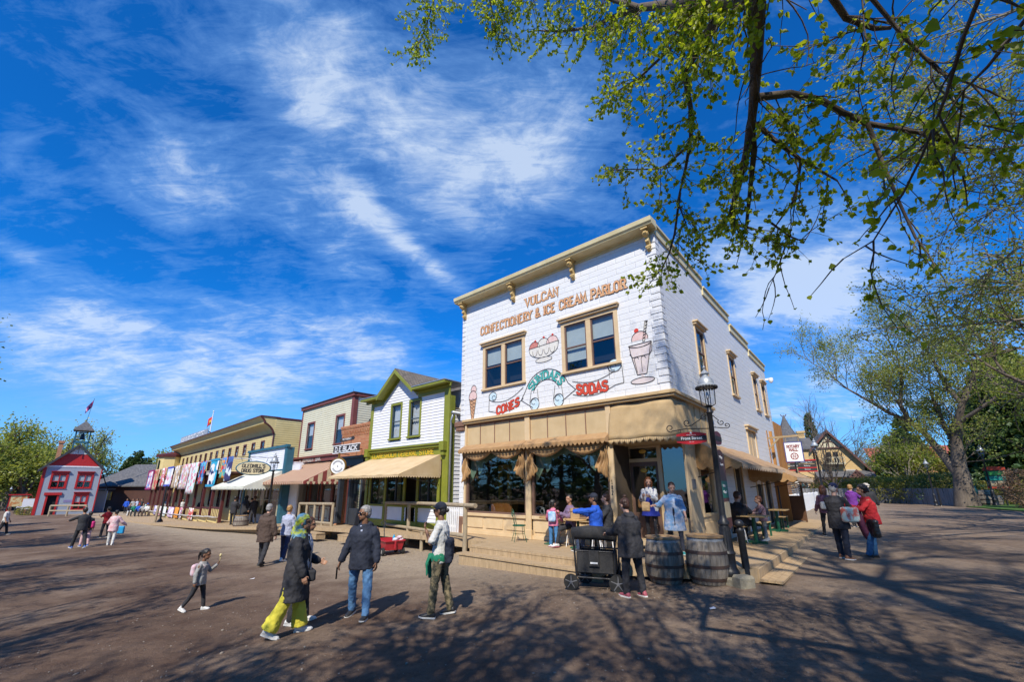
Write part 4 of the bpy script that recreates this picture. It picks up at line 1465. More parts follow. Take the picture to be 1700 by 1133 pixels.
awning(gs,None,-14.2,-9.07,3.2,2.36,1.95,MATS['canvas_sand'],n=44,drop=.10,sag=.03)
dp = MB(); dp.tube([(RX + .25,-.1,4.75),(RX + .25,11,4.75)],.07,8); dp.tube([(RX + .25,-.05,4.7),(RX + .10,-.02,4.45),(RX + .09,.0,4.2),(RX + .09,.0,.3)],.04,8)
dp.build('gutter',MATS['galv'],gs,smooth=True)
# white picket gate in the gap
pk = thing('picket_gate','small white picket gate between the green trimmed store and the parlor','gate',FA)
m_ = MB()
for i in range(7):
    x = -8.6 + i*.1
    m_.box(x,x + .06,-.05,-.02,.3,1.3)
m_.build('pickets',MATS['white_paint'],pk)
m_ = MB(); m_.box(-8.62,-8.0,-.02,.02,.5,.58); m_.box(-8.62,-8.0,-.02,.02,1.05,1.13); m_.build('rails',MATS['white_paint'],pk)

# ================================================================ narrow brick shop
bs = thing('brick_shop','narrow red brick shop with a corbelled top and black front','shop building',FA)
mb = MB(); mb.box(-17.25,-14.4,.1,9,3.3,4.75); mb.box(-17.25,-14.4,.04,9,4.75,4.85); mb.box(-17.3,-14.36,-.0,9,4.92,5.02)
mb.box(-14.65,-14.38,.12,.5,0,3.3); mb.box(-17.25,-17.0,.12,.5,0,3.3)
for i in range(18):
    x = -17.2 + i*.158
    mb.box(x,x + .08,.03,.1,4.62,4.75); mb.box(x,x + .08,.0,.1,4.85,4.92); mb.box(x + .03,x + .11,.07,.1,4.48,4.62)
mb.build('wall',MATS['brick'],bs)
BK = MATS['black_paint']
mb = MB(); mb.box(-17.0,-14.6,-.12,.1,2.95,3.3); mb.box(-17.1,-14.5,-.22,.1,3.3,3.42); mb.box(-16.95,-16.75,-.04,.2,.2,2.95); mb.box(-15.9,-15.75,-.04,.2,.2,2.95); mb.box(-14.8,-14.66,-.04,.2,.2,2.95)
mb.box(-15.75,-14.8,.0,.2,.2,.95)
mb.box(-16.75,-15.9,.5,.56,.2,2.9)
sh = mb.build('shop_front',BK,bs,bevel=.01)
gl = MB(); gl.add([(-15.75,.1,.95),(-14.8,.1,.95),(-14.8,.1,2.9),(-15.75,.1,2.9)],[(0,1,2,3)]); gl.build('pane',MATS['glass_shop'],sh)
mb = MB(); mb.box(-15.7,-14.85,.7,.74,.9,2.9); mb.build('display_backdrop',MATS['white_paint'],bs)
# hanging board sign and round sign
dq = thing('hanging_board_sign','black and white board sign reading D.E. BLACK over the brick shop','sign',FA)
def ssolve(px,py,v):
    """local x,z of a pixel on the facade-parallel plane y=v"""
    o = Vector((0,0,CAMZ)); r = Vector(ray(px,py)); p0 = C0 + VA*v
    t = (p0 - o).dot(VA)/r.dot(VA); q_ = o + r*t
    return -((q_ - C0).dot(UA)),q_.z
xa,za = ssolve(554,738.5,-.6); xb,zb1 = ssolve(599,750,-.6)
cx_,cz_ = (xa + xb)/2,(za + zb1)/2 - .04; hw_,hh_ = (xb - xa)/2*.92,.2
mb = MB(); mb.box(cx_ - hw_,cx_ + hw_,-.64,-.60,cz_ - hh_ + .04,cz_ + hh_ - .04); mb.build('board',INK,dq)
mb = MB(); mb.box(cx_ - hw_ - .02,cx_ + hw_ + .02,-.66,-.58,cz_ + hh_ - .04,cz_ + hh_); mb.box(cx_ - hw_ - .02,cx_ + hw_ + .02,-.66,-.58,cz_ - hh_,cz_ - hh_ + .04); mb.build('frame',MATS['white_paint'],dq)
lt = MB(Matrix.Translation((cx_,-.645,cz_ - .105))); lettering(lt,'D.E.BLACK',.21,wd=.24,width=hw_*1.72); lt.build('lettering',MATS['white_paint'],dq)
mb = MB()
mb.prism([(cx_ - .55,cz_ + .34),(cx_ + .6,cz_ + .38),(cx_ + .7,cz_ + .46),(cx_ + .6,cz_ + .56),(cx_ + .1,cz_ + .50),(cx_ - .55,cz_ + .54),(cx_ - .68,cz_ + .44)],-.63,-.60); mb.build('ribbon_board',INK,dq)
dq2 = fonttext('ribbon_words','FIRST PHARMACY',.13,Matrix.Translation((cx_,-.634,cz_ + .45)),MATS['white_paint'],dq,sx=.8)
mb = MB(); mb.tube([(cx_ - .3,-.62,cz_ + hh_),(cx_ - .3,-.62,cz_ + .36)],.012,6); mb.tube([(cx_ + .4,-.62,cz_ + hh_),(cx_ + .4,-.62,cz_ + .40)],.012,6); mb.tube([(cx_ + .3,.05,cz_ + .0),(cx_ + .3,-.6,cz_ + .0)],.02,6); mb.tube([(cx_ - .2,.05,cz_ + .0),(cx_ - .2,-.6,cz_ + .0)],.02,6); mb.build('bracket',MATS['iron'],dq)
xr,zr = ssolve(561.5,775,-.9)
rq = thing('round_sign','round white watch-shaped sign with a gold rim hanging over the striped awning','sign',FA @ Matrix.Translation((xr,-.9,zr)) @ Matrix.Rotation(R(35),4,'Z') @ Matrix.Translation((-xr,.9,-zr)))
mb = MB(); mb.lathe([(.40,-.05),(.42,0),(.40,.05),(.34,.05),(.34,-.05)],(xr,-.9,zr),28,axis=(0,1,0)); mb.tube([(xr,-.9,zr + .4),(xr,-.9,zr + .62)],.05,8); mb.build('rim',mat('brass',(.35,.2,.05),.35,metal=.6),rq,smooth=2)
mb = MB(); mb.lathe([(.01,-.056),(.345,-.056),(.345,.056),(.01,.056)],(xr,-.9,zr),28,axis=(0,1,0)); mb.build('face',MATS['white_paint'],rq)
mb = MB()
for a0,a1,r_ in ((20,160,.22),(200,340,.22),(20,160,.26),(200,340,.26)): ink_line(mb,arc(xr,zr,r_,a0,a1,12),.02,-.96)
mb.ell((xr,-.96,zr),(.03,.01,.03),8,5); mb.build('markings',MATS['black_paint'],rq)
mb = MB(); mb.tube([(xr,.1,zr + .62),(xr,-.95,zr + .62)],.018,6); mb.build('bracket',MATS['iron'],rq)

# ================================================================ cream clapboard store with maroon trim
bo = thing('cream_store','cream clapboard store with maroon trim beside the brick shop','shop building',FB @ Matrix.Translation((0,1.0,0)))
MA = MATS['maroon_lt']; SC = MATS['siding_cream']
L_,R_ = -27.05,-19.40
bwins = [(-25.82,-24.85,4.5,6.22),(-21.5,-20.52,4.55,6.25)]
mb = MB()
siding(mb,L_,R_,3.95,7.3,0,bwins,.14)
mb.box(L_,R_,.7,.75,3.9,7.3)
mb.M = Matrix.Translation((R_,0,0)) @ SIDE
siding(mb,0,6,0,7.3,0,(),.14)
mb.M = None
mb.box(L_ - .02,L_ + .02,.1,9,-.5,7.2)
mb.build('wall',SC,bo)
mb = MB()
mb.box(L_ - .12,R_ + .14,-.14,.06,7.3,7.5); mb.box(L_ - .02,L_ + .13,-.05,0,3.9,7.3); mb.box(R_ - .25,R_ + .04,-.05,0,0,7.3); mb.box(R_,R_ + .04,-.02,.22,0,7.3)
mb.box(R_ + .01,R_ + .16,.06,6,7.3,7.5); mb.box(L_ - .3,R_ - .1,-.30,0,3.82,3.95); mb.box(L_ - .22,R_ - .2,-.20,0,3.55,3.82); mb.box(L_ - .3,L_ - .05,-.32,0,3.3,3.85)
for x in (L_ + .15,-24.3,-22.6,-21.1,-19.7): mb.box(x - .08,x + .08,-.06,.02,-.1,3.5)
mb.build('trim',MA,bo,bevel=.008)
mb = MB(); mb.box(L_ - .15,R_ + .2,-.2,6,7.5,7.54); mb.build('roof_cap',mat('tin_dark',(.09,.08,.085),.5),bo)
for wn_ in bwins: window(bo,None,*wn_,0,MA,MATS['sash_blue'],MATS['glass_up'],cw=.12,mull=1,blind=(.5,),blindm=MATS['curtain'],proud=.045)
mb = MB(); mb.box(L_ + .2,R_ - .2,-.03,.04,0.0,.8)
mb.build('bulkhead',SC,bo)
mb = MB()
for k_ in range(8):
    x0 = L_ + .35 + k_*.9
    ink_line(mb,[(x0,.15),(x0 + .7,.15),(x0 + .7,.68),(x0,.68),(x0,.15)],.04,-.034)
mb.build('panel_moulding',MA,bo)
wnb = MB()
for k_ in range(4): wnb.box(L_ + .3 + k_*1.8,L_ + .36 + k_*1.8,-.02,.04,.8,2.9)
wnb = wnb.build('shop_window',MA,bo)
gl = MB(); gl.add([(L_ + .2,.02,.8),(R_ - .2,.02,.8),(R_ - .2,.02,2.9),(L_ + .2,.02,2.9)],[(0,1,2,3)]); gl.build('pane',MATS['glass_shop'],wnb)
mb = MB(); mb.box(L_ + .2,R_ - .2,1.4,1.45,-.1,3.5); mb.box(L_ + .2,R_ - .2,.05,1.4,3.4,3.45); mb.build('room',MATS['room_wall'],bo)
lt = MB(Matrix.Translation((-24.5,0,3.60))); lettering(lt,'A. BOWDEN. BAK',.26,wd=.2,width=3.4,y=-.21); lt.build('lettering',mat('pale_letter',(.6,.56,.5),.5),bo)
awning(bo,None,-26.8,-19.45,3.52,2.25,2.4,[mat('stripe_tan',(.68,.54,.34),.8),MATS['canvas_red'] if False else mat('stripe_red',(.27,.055,.045),.8)],n=52,drop=.16,stripes=38,sag=.02)
# the side panels of that awning carry broad stripes
lr = MB()
for xx in (-14,): pass
for i,x in enumerate((-26.2,-20.3)):
    lr = thing('lightning_rod',['thin lightning rod on the left end of the cream store roof','thin lightning rod on the right end of the cream store roof'][i],'lightning rod',FB @ Matrix.Translation((x,1.3,7.54)))
    q_ = MB(); q_.tube([(0,0,0),(0,0,.42)],[.015,.006],6); q_.ell((0,0,.1),(.03,.03,.03),8,6); q_.build('rod',MATS['iron'],lr)

# ================================================================ drug store
ds = thing('drug_store','small white false-front drug store with dark blue trim','shop building',FD)
L_,R_ = -33.2,-25.55
mb = MB(); siding(mb,L_,R_,3.0,4.55,0,(),.13); mb.box(L_,R_,.01,.1,3,4.55)
mb.M = Matrix.Translation((R_ + .0,0,0)) @ SIDE; siding(mb,0,8,-.6,3.6,0,(),.13); mb.M = None
mb.box(R_ + .02,R_ + 1.3,.4,.5,-.5,3.4)
mb.box(L_,L_ + .02,.1,8,-.6,4.3)
mb.build('wall',SWH,ds)
BT = MATS['blue_trim']
mb = MB(); mb.box(L_ - .1,R_ + .15,-.14,.1,4.55,4.72); mb.box(R_ - .3,R_ + .02,-.08,0,-.5,4.55); mb.box(R_ + .0,R_ + .06,-.05,.4,-.5,4.55); mb.box(L_,L_ + .3,-.08,0,-.6,4.55); mb.box(L_,R_,-.06,0,3.0,3.12)
mb.build('trim',BT,ds,bevel=.01)
mb = MB(); mb.box(L_ + .3,R_ - .45,-.02,.04,-.6,.15); mb.build('bulkhead',MATS['grey_paint'],ds)
mb = MB()
for k_ in range(6): mb.box(L_ + .4 + k_*1.32,L_ + .46 + k_*1.32,-.02,.06,.15,2.4)
mb.box(L_ + .3,R_ - .45,-.02,.06,1.1,1.16); mb.box(L_ + .3,R_ - .45,-.02,.06,2.4,3.0)
wn = mb.build('shop_window',mat('mullion_cream',(.5,.48,.36),.5),ds)
gl = MB(); gl.add([(L_ + .3,.03,.15),(R_ - .45,.03,.15),(R_ - .45,.03,2.4),(L_ + .3,.03,2.4)],[(0,1,2,3)]); gl.build('pane',MATS['glass_shop'],wn)
mb = MB(); mb.box(L_ + .1,R_ - .1,1.0,1.05,-.5,3); mb.box(L_ + .1,R_ - .1,.1,1.0,2.6,2.65); mb.build('room',MATS['room_wall'],ds)
awning(ds,None,-33.1,-25.9,3.05,2.0,2.2,mat('canvas_chalk',(.70,.71,.60),.8,(.62,.63,.55),3,.3,12),n=44,drop=.2,sag=.02)

# ================================================================ hotel
ho = thing('yellow_hotel','long yellow clapboard hotel with a deep curved cornice and maroon trim','hotel',FB @ Matrix.Translation((0,.5,0)))
SY,MR = MATS['siding_yellow'],MATS['maroon']
L_,R_ = -66.0,-31.0
wz = [(x,x + .72,4.75,5.5) for x in np.linspace(-33.65,-63.2,14)]
lz = [(x,x + .8,.3,1.75) for x in np.linspace(-34.5,-63,10)]
mb = MB()
siding(mb,L_,R_,3.0,6.1,0,wz,.17,.02)
siding(mb,L_,R_,-1.0,3.0,0,lz,.3,.02)
mb.M = Matrix.Translation((R_,0,0)) @ SIDE; siding(mb,0,12,0,7.2,0,(),.17); mb.M = None
mb.box(L_,L_ + .1,.1,12,-1,6.6)
mb.build('wall',SY,ho)
prof = [(0,6.0)] + [(-.15 - 1.05*(1 - math.cos(t))/1.0*1.0,6.12 + 1.0*math.sin(t)) for t in np.linspace(0,PI/2,9)] + [(-1.25,7.2),(0,7.3)]
prof = [(0,6.02),(-.06,6.05)] + [(-.1 - .55*(t ** 1.8),6.1 + .62*t) for t in np.linspace(0,1,7)] + [(-.75,6.74),(-.80,6.95),(-1.05,7.22),(0,7.3)]
n = len(prof)
mb = MB(); mb.add([(L_ - .9,y,z) for y,z in prof] + [(R_,y,z) for y,z in prof],[list(range(n)),list(range(2*n - 1,n - 1,-1))] + [(i,n + i,n + (i + 1) % n,(i + 1) % n) for i in range(n)])
mb.build('cornice',SY,ho,smooth=2)
mb = MB(); mb.box(L_ - 1.0,R_ + .06,-1.1,.3,7.22,7.30); mb.box(L_ - .1,R_ + .01,-.07,0,5.93,6.02); mb.box(R_,R_ + .05,0,12,7.15,7.28)
pr2 = [(p[0] - (.06 if p[0] < 0 else 0),p[1]) for p in prof]
mb.M = None
mb.tube([(R_ + .02,y - .02,z) for y,z in prof[:-1]],.07,6)
mb.box(R_ - .16,R_ + .05,-.03,0,0,5.93)
mb.build('trim',MR,ho)
mb = MB(); mb.add([(L_,.3,7.2),(R_,.3,7.2),(R_,12,6.6),(L_,12,6.6)],[(0,1,2,3)]); mb.build('roof',MATS['shingle_grey'],ho)
for i,a in enumerate(wz + lz):
    w_ = MB(); x0,x1,z0,z1 = a
    w_.box(x0 - .09,x0,-.04,.05,z0 - .08,z1 + .12); w_.box(x1,x1 + .09,-.04,.05,z0 - .08,z1 + .12); w_.box(x0,x1,-.04,.05,z1,z1 + .12); w_.box(x0,x1,-.04,.05,z0 - .08,z0); w_.box(x0,x1,.0,.04,(z0 + z1)/2 - .02,(z0 + z1)/2 + .02)
    wo = w_.build('window',MR,ho)
    gl = MB(); gl.add([(x0,.02,z0),(x1,.02,z0),(x1,.02,z1),(x0,.02,z1)],[(0,1,2,3)]); gl.build('pane',MATS['glass_up'],wo)
    gl = MB(); gl.add([(x0,.08,z0),(x1,.08,z0),(x1,.08,z1),(x0,.08,z1)],[(0,1,2,3)]); gl.build('blind',MATS['curtain'] if i % 4 and i < 14 else MATS['dark'],wo)
# corner bay at the far end
mb = MB(); mb.lathe([(1.5,3.2),(1.5,5.9)],(L_ - .2,-.6,0),8); bay = mb.build('corner_bay',SY,ho)
mb = MB(); mb.lathe([(1.75,5.85),(1.8,6.15),(.3,6.55)],(L_ - .2,-.6,0),8); mb.build('bay_roof',MR,bay)
mb = MB(); mb.box(L_ - .9,L_ + .35,-2.07,-2.03,3.9,5.5); mb.build('bay_window',mat('bay_glass',(.03,.09,.11),.1),bay)
# veranda
VX0,VX1,VY = -64.5,-32.6,-2.4
def vz(x): return zb(-x) + .02
mb = MB(); mb.box(VX0,VX1,VY,0,3.02,3.12); mb.box(VX0,VX1,VY + .05,VY + .15,2.85,3.0); mb.build('upper_floor',MR,ho)
mb = MB(); mb.box(VX0,VX1,VY - .05,VY,2.98,3.22); mb.box(VX0,VX1,VY - .03,VY + .08,4.05,4.13); mb.box(VX1 - .05,VX1 + .05,VY,0,4.05,4.13); mb.box(VX0,VX1,VY - .08,VY + .0,3.22,3.28)
mb.build('upper_rail',mat('white_dim',(.5,.48,.46),.6),ho)
mb = MB()
nP = 12
pxs = [VX1 - (VX1 - VX0)*i/(nP - 1) for i in range(nP)]
for x in pxs:
    z0 = vz(x)
    p_ = MB(); p_.box(x - .09,x + .09,VY - .02,VY + .16,z0,3.0); p_.box(x - .13,x + .13,VY - .05,VY + .2,2.6,2.85); p_.box(x - .09,x + .09,VY - .02,VY + .16,3.2,4.16)
    p_.build('veranda_post',MR,ho)
    if x > VX0 + 1:
        x2 = x - (VX1 - VX0)/(nP - 1)
        for z_,h_,yy in ((.95,.09,0),(.18,.08,0)): mb.box(x2,x,VY + .04,VY + .12,z0 + z_,z0 + z_ + h_)
        for k_ in range(7):
            xx = x2 + .2 + (x - x2 - .3)*k_/6
            mb.box(xx - .015,xx + .015,VY + .06,VY + .09,z0 + .26,z0 + .95)
        for k_ in range(5):
            xx = x2 + .25 + (x - x2 - .4)*k_/4
            mb.box(xx - .018,xx + .018,VY + .03,VY + .06,3.28,4.05)
mb.build('balusters',MR,ho)
mb = MB()
for x in pxs[:-1]:
    x2 = x - (VX1 - VX0)/(nP - 1); z0 = vz((x + x2)/2)
    mb.box(x2 + .15,x - .15,VY - .07,VY - .03,z0 + .0,z0 + .34)
    mb.box(x2 + .15,x - .3,VY + .1,VY + .13,z0 + .3,z0 + .95)
mb.build('veranda_panel',mat('panel_yellow',(.72,.57,.24),.6),ho)
mb = MB()
for x in pxs[:-1]:
    x2 = x - (VX1 - VX0)/(nP - 1); z0 = vz((x + x2)/2)
    mb.box(x2 + .1,x - .1,VY - .3,VY - .05,z0 + .38,z0 + .42)
mb.build('bench_board',MATS['white_dim'],ho)
# roof sign
hs = thing('roof_sign','grey board sign reading WAINWRIGHT HOTEL standing on the hotel roof','sign',FB @ Matrix.Translation((0,.5,0)))
xa,xb = -67.0,-52.4
mb = MB(); mb.add([(xa,-.1,7.5),(xb,-.1,7.3),(xb - .1,-.1,8.45),(xa + .5,-.1,8.55),(xa,0,7.5),(xb,0,7.3),(xb - .1,0,8.45),(xa + .5,0,8.55)],[(0,1,2,3),(7,6,5,4),(2,6,7,3),(1,5,6,2),(0,3,7,4)])
mb.build('board',MATS['grey_paint'],hs)
lt = MB(Matrix.Translation(((xa + xb)/2,-.11,7.6))); lettering(lt,'WAINWRIGHT HOTEL',.72,wd=.2,width=13.2); lt.build('lettering',MATS['white_paint'],hs)
mb = MB()
for x in (xb - .3,xb - 3,xb - 6,xa + 2): mb.tube([(x,0,8.2),(x,1.4,7.3)],.05,6)
mb.tube([(xb,0,7.9),(xb + 1.2,1,7.9),(xb + 1.8,.8,7.3)],.05,6); mb.build('braces',MATS['iron'],hs)

# quilts on the rails
def quiltmat(name,cols,sx=3.0,sz=3.0,border=None,kind='check'):
    m = bpy.data.materials.new(name); m.use_nodes = True; t = m.node_tree; b = t.nodes['Principled BSDF']; b.inputs['Roughness'].default_value = .85
    tc = N(t,'ShaderNodeTexCoord')
    mp = N(t,'ShaderNodeMapping'); mp.inputs['Scale'].default_value = (sx,sx,sz); L(t,tc.outputs['Object'],mp.inputs[0])
    if kind == 'check':
        v = N(t,'ShaderNodeTexVoronoi',distance='CHEBYCHEV'); v.inputs['Randomness'].default_value = .25; v.inputs['Scale'].default_value = 1.0
    else:
        v = N(t,'ShaderNodeTexVoronoi',distance='MANHATTAN'); v.inputs['Randomness'].default_value = .9; v.inputs['Scale'].default_value = 1.0
    L(t,mp.outputs[0],v.inputs['Vector'])
    sp = N(t,'ShaderNodeSeparateColor'); L(t,v.outputs['Color'],sp.inputs[0])
    c = ramp(t,sp.outputs[0],[(i/len(cols),col) for i,col in enumerate(cols)],'CONSTANT')
    L(t,c,b.inputs['Base Color'])
    return m


Wt,Pk,Bl,Rd_,Nv,Tn,Or,Gn,Yl,Mg = (.72,.72,.74),(.62,.22,.30),(.06,.22,.55),(.50,.04,.05),(.03,.03,.12),(.50,.38,.24),(.75,.30,.03),(.08,.35,.28),(.70,.60,.25),(.32,.03,.16)
def npx(px,py): return ssolve(px,py,0)
def hx(px):                              # hotel-frame x of a pixel on the veranda front
    o = Vector((0,0,CAMZ)); U_ = Vector((math.sin(R(-46.9)),math.cos(R(-46.9)),0)); V_ = Vector((U_.y,-U_.x,0)); r = Vector(ray(px,790)); p0 = C0 + V_*(.5 + VY - .1)
    t = (p0 - o).dot(V_)/r.dot(V_); return -((o + r*t - C0).dot(U_))


QD = [  # left pixel, right pixel, length, colours, scale, kind, border, label
    (248,256,2.35,(Wt,Pk,Wt,Bl),2.2,'m',Mg,'quilt with a magenta border around pale blocks, at the far end of the upper rail'),
    (257,265,2.4,(Tn,Rd_,Tn,(.3,.2,.1)),2.6,'check',None,'tan and brown patterned quilt beside the magenta bordered one'),
    (269,275,2.0,(Pk,Wt,Rd_,Tn),3.0,'m',None,'rose pink floral quilt on the upper rail'),
    (278,287,2.0,(Wt,(.5,.55,.75),Wt,Pk),1.6,'m',(.05,.09,.5),'white quilt with a royal blue hem'),
    (290,299,2.2,(Tn,Wt,(.3,.22,.18),Tn),3.2,'check',None,'beige and brown patchwork quilt on the upper rail'),
    (302,314,2.3,(Wt,Tn,Pk,(.45,.45,.5)),4.2,'m',None,'pale quilt with a fine lattice pattern'),
    (315,328,2.7,(Wt,Pk,(.4,.65,.6),Wt),3.6,'check',None,'long pastel quilt with pink cross bands'),
    (331,341,1.9,(Nv,Bl,Rd_,(.12,.45,.55)),3.2,'check',None,'dark blue quilt with bright coloured blocks'),
    (348,361,2.1,(Wt,(.02,.35,.55),Wt,Nv),1.9,'m',(.02,.32,.55),'white and turquoise quilt with dark leaf shapes'),
    (367,374,1.5,(Rd_,Bl,Or,Gn),3.6,'m',None,'multicoloured quilt with orange and green patches'),
    (376,384,1.75,(Nv,(.05,.1,.3),Nv,(.6,.65,.7)),1.7,'m',None,'navy quilt with one white motif, nearest the drug store'),
]
for i,(pa,pb,ln_,cols,s_,kd,bd_,lab) in enumerate(QD):
    xa,xb = hx(pa),hx(pb)
    qt = thing('quilt',lab,'quilt',FB @ Matrix.Translation((xa,.5 + VY - .12,4.14)),'quilts hung from the upper veranda rail')
    m_ = MB(); wdt = xb - xa
    for z0,z1,mi in ((0,1,0),):
        rows = [[(wdt*k_/10,-.02 - .09*(z/ln_) + .05*math.sin(k_*1.1 + i)*(z/ln_),-z) for k_ in range(11)] for z in np.linspace(0,ln_,8)]
        m_.grid(rows)
    o = m_.build('cloth',quiltmat('quilt_cloth_%d' % i,cols,s_,s_,kind=kd),qt,smooth=True); sm = o.modifiers.new('cloth','SOLIDIFY'); sm.thickness = .02
    if bd_:
        m_ = MB(); bm_ = mat('quilt_border_%d' % i,bd_,.85)
        m_.box(-.02,wdt + .02,-.16,-.12,-ln_ - .02,-ln_ + .16)
        if i == 0: m_.box(-.04,.1,-.13,.0,-ln_,0); m_.box(wdt - .1,wdt + .03,-.13,0,-ln_,0); m_.box(0,wdt,-.06,.02,-.14,.02)
        else: m_.box(0,wdt,-.06,.02,-.14,.02)
        m_.build('border',bm_,qt)
LQ = [(249,254,(Wt,Gn),'small white and green runner on the lower rail'),(268,272,((.3,.22,.6),Wt),'small violet runner on the lower rail'),(273,279,(Tn,Wt,Pk),'small beige floral runner on the lower rail'),(281,288,(Wt,(.5,.6,.5)),'small pale green striped runner on the lower rail'),
      (292,301,(Wt,(.5,.3,.5)),'small lilac and white quilt on the lower rail'),(303,309,(Or,Or,(.7,.25,.05)),'small bright orange quilt on the lower rail'),(311,315,(Wt,Nv,Pk),'narrow dark patterned runner on the lower rail'),(325,333,(Wt,Tn,Rd_),'small cream quilt with red motifs on the lower rail')]
for i,(pa,pb,cols,lab) in enumerate(LQ):
    xa,xb = hx(pa),hx(pb); z0 = zb(-xa) + 1.06
    qt = MB(FB @ Matrix.Translation((xa,.5 + VY - .14,z0)))
    rows = [[((xb - xa)*(k_/6) + .05*z,-.02 - .06*z + .02*math.sin(k_ + i),-z) for k_ in range(7)] for z in np.linspace(0,.95,6)]
    qt.grid(rows)
    o = qt.build('small_quilt',quiltmat('runner_%d' % i,cols,4,4,kind='m'),None,smooth=True); sm = o.modifiers.new('cloth','SOLIDIFY'); sm.thickness = .015
    tag(o,lab,'quilt','small quilts on the lower veranda rail')

# flagpole with red flag
fp = thing('flagpole','white flagpole above the hotel flying a red flag with a gold emblem','flagpole',FB @ Matrix.Translation((-66.5,3.5,6.9)))
# ================================================================ far buildings on the left
def at_frame(px0,py0,px1,py1,dz=0):
    a,b = gnd(px0,py0,dz),gnd(px1,py1,dz)
    return a,b


pL,pR = Vector((-56.0,51.4,-1.14)),Vector((-52.3,55.0,-1.12))
wf = (pR - pL); WF = Vector((wf.x,wf.y,0)).length
fz = (pL.z + pR.z)/2
FM = Matrix.Translation((pL.x,pL.y,fz)) @ Matrix.Rotation(math.atan2(wf.y,wf.x),4,'Z') @ Matrix.Diagonal((WF/8.74,.75,1.06,1))
WF = 8.74
fh = thing('fire_hall','grey two-storey hall with red trim, a red gable and a bell tower','hall',FM)
GP,RP = MATS['grey_paint'],MATS['red_paint']
EV,PK_ = 5.35,8.0
fw = [(1.55,3.55,2.95,4.45),(5.35,7.35,2.95,4.45),(5.55,7.3,.5,2.1)]
mb = MB(); wall_holes(mb,0,WF,-.1,EV,0,fw + [(1.6,2.9,.0,2.15)],.12)
mb.M = Matrix.Translation((WF,0,0)) @ SIDE; wall_holes(mb,0,5,-.2,EV,0,[],.1); mb.M = None
mb.box(0,.05,0,5,-.2,EV)
mb.box(0,WF,5,5.1,-.2,EV)
mb.build('wall',GP,fh)
mb = MB(); mb.prism([(0.0,EV + .12),(WF,EV + .12),(WF/2 + 1.2,6.95),(WF/2 - 1.2,6.95)],-.02,.1)
mb.box(-.05,.42,-.05,.1,-.1,EV); mb.box(WF - .14,WF + .05,-.05,.1,-.1,EV)
mb.build('red_gable',RP,fh)
mb = MB(); mb.box(0,WF,-.06,0,EV - .05,EV + .12); mb.prism([(WF/2 - 1.3,6.85),(WF/2 + 1.3,6.85),(WF/2,7.75)],-.06,.1)
mb.build('white_trim',mat('white_fresh',(.7,.74,.78),.5),fh)
mb = MB()
for sx in (-1,1):
    e = (WF/2 + sx*(WF/2 + .75),EV - .38); p_ = (WF/2,8.05)
    pl = [p_,e,(e[0],e[1] - .28),(p_[0],p_[1] - .32)]
    mb.prism(pl if sx < 0 else pl[::-1],-.55,-.45)
    mb.add([(p_[0],-.5,p_[1]),(e[0],-.5,e[1]),(e[0],5.4,e[1]),(p_[0],5.4,p_[1])],[(0,1,2,3) if sx < 0 else (3,2,1,0)])
    mb.add([(p_[0],-.5,p_[1] - .1),(e[0],-.5,e[1] - .1),(e[0],5.4,e[1] - .1),(p_[0],5.4,p_[1] - .1)],[(3,2,1,0) if sx < 0 else (0,1,2,3)])
mb.box(WF/2 - .06,WF/2 + .06,-.5,-.4,6.9,7.8)
mb.build('roof',mat('roof_dark',(.035,.04,.05),.6),fh)
for a in fw:
    window(fh,None,*a,0,RP,RP,MATS['glass_up'],cw=.28,sashw=.09,hood=.25,mull=1,vb=0,blind=(.5,),blindm=MATS['curtain'],proud=.08)
    mb = MB(); mb.box((a[0] + a[1])/2 - .08,(a[0] + a[1])/2 + .08,-.06,.06,a[2],a[3]); mb.build('mullion',RP,fh)
mb = MB(); mb.box(1.3,1.6,-.1,.1,0,2.15); mb.box(2.9,3.2,-.1,.1,0,2.15); mb.box(1.0,3.5,-.22,.1,2.15,2.45); mb.build('door_frame',RP,fh)
mb = MB(); mb.box(1.6,2.9,.3,.35,0,2.15); mb.build('door',MATS['dark'],fh)
mb = MB(); mb.box(4.0,5.3,-.04,0,1.35,1.62); mb.build('wall_sign',mat('mauve_sign',(.25,.22,.4),.5),fh)
mb = MB(); cx_ = WF/2
for sx in (-1.1,1.1):
    for yy in (.2,1.9): mb.box(cx_ + sx - .1,cx_ + sx + .1,yy,yy + .2,6.9,9.7)
mb.box(cx_ - 1.2,cx_ + 1.2,.2,.3,8.15,8.4)
mb.build('belfry',MATS['blue_trim'],fh)
mb = MB(); mb.lathe([(2.3,9.65),(2.2,9.78),(.12,10.9)],(cx_,1.1,0),4); mb.v = [tuple(Matrix.Translation((cx_,1.1,0)) @ Matrix.Rotation(PI/4,4,'Z') @ Matrix.Translation((-cx_,-1.1,0)) @ Vector(v)) for v in mb.v]
mb.build('belfry_roof',MATS['shingle_grey'],fh)
mb = MB(); mb.lathe([(.5,8.65),(.42,8.8),(.3,9.2),(.2,9.35),(.02,9.4)],(cx_,1.1,0),14); mb.box(cx_ - .8,cx_ + .8,1.02,1.18,9.4,9.5); mb.build('bell',MATS['iron'],fh)
mb = MB(); mb.box(1.0,1.7,3.2,3.9,5.0,8.2); mb.box(.9,1.8,3.1,4.0,8.2,8.5); mb.build('chimney',MATS['brick'],fh)
mb = MB(); mb.box(WF + .05,WF + 2.2,2,12,-.1,3.4) if False else None
mb.add([(WF + .1,1,4.9),(WF + 1.8,1,2.6),(WF + 1.8,13,2.6),(WF + .1,13,4.9)],[(0,1,2,3)]); mb.add([(WF + .1,1,4.8),(WF + 1.8,1,2.5),(WF + 1.8,13,2.5),(WF + .1,13,4.8)],[(3,2,1,0)])
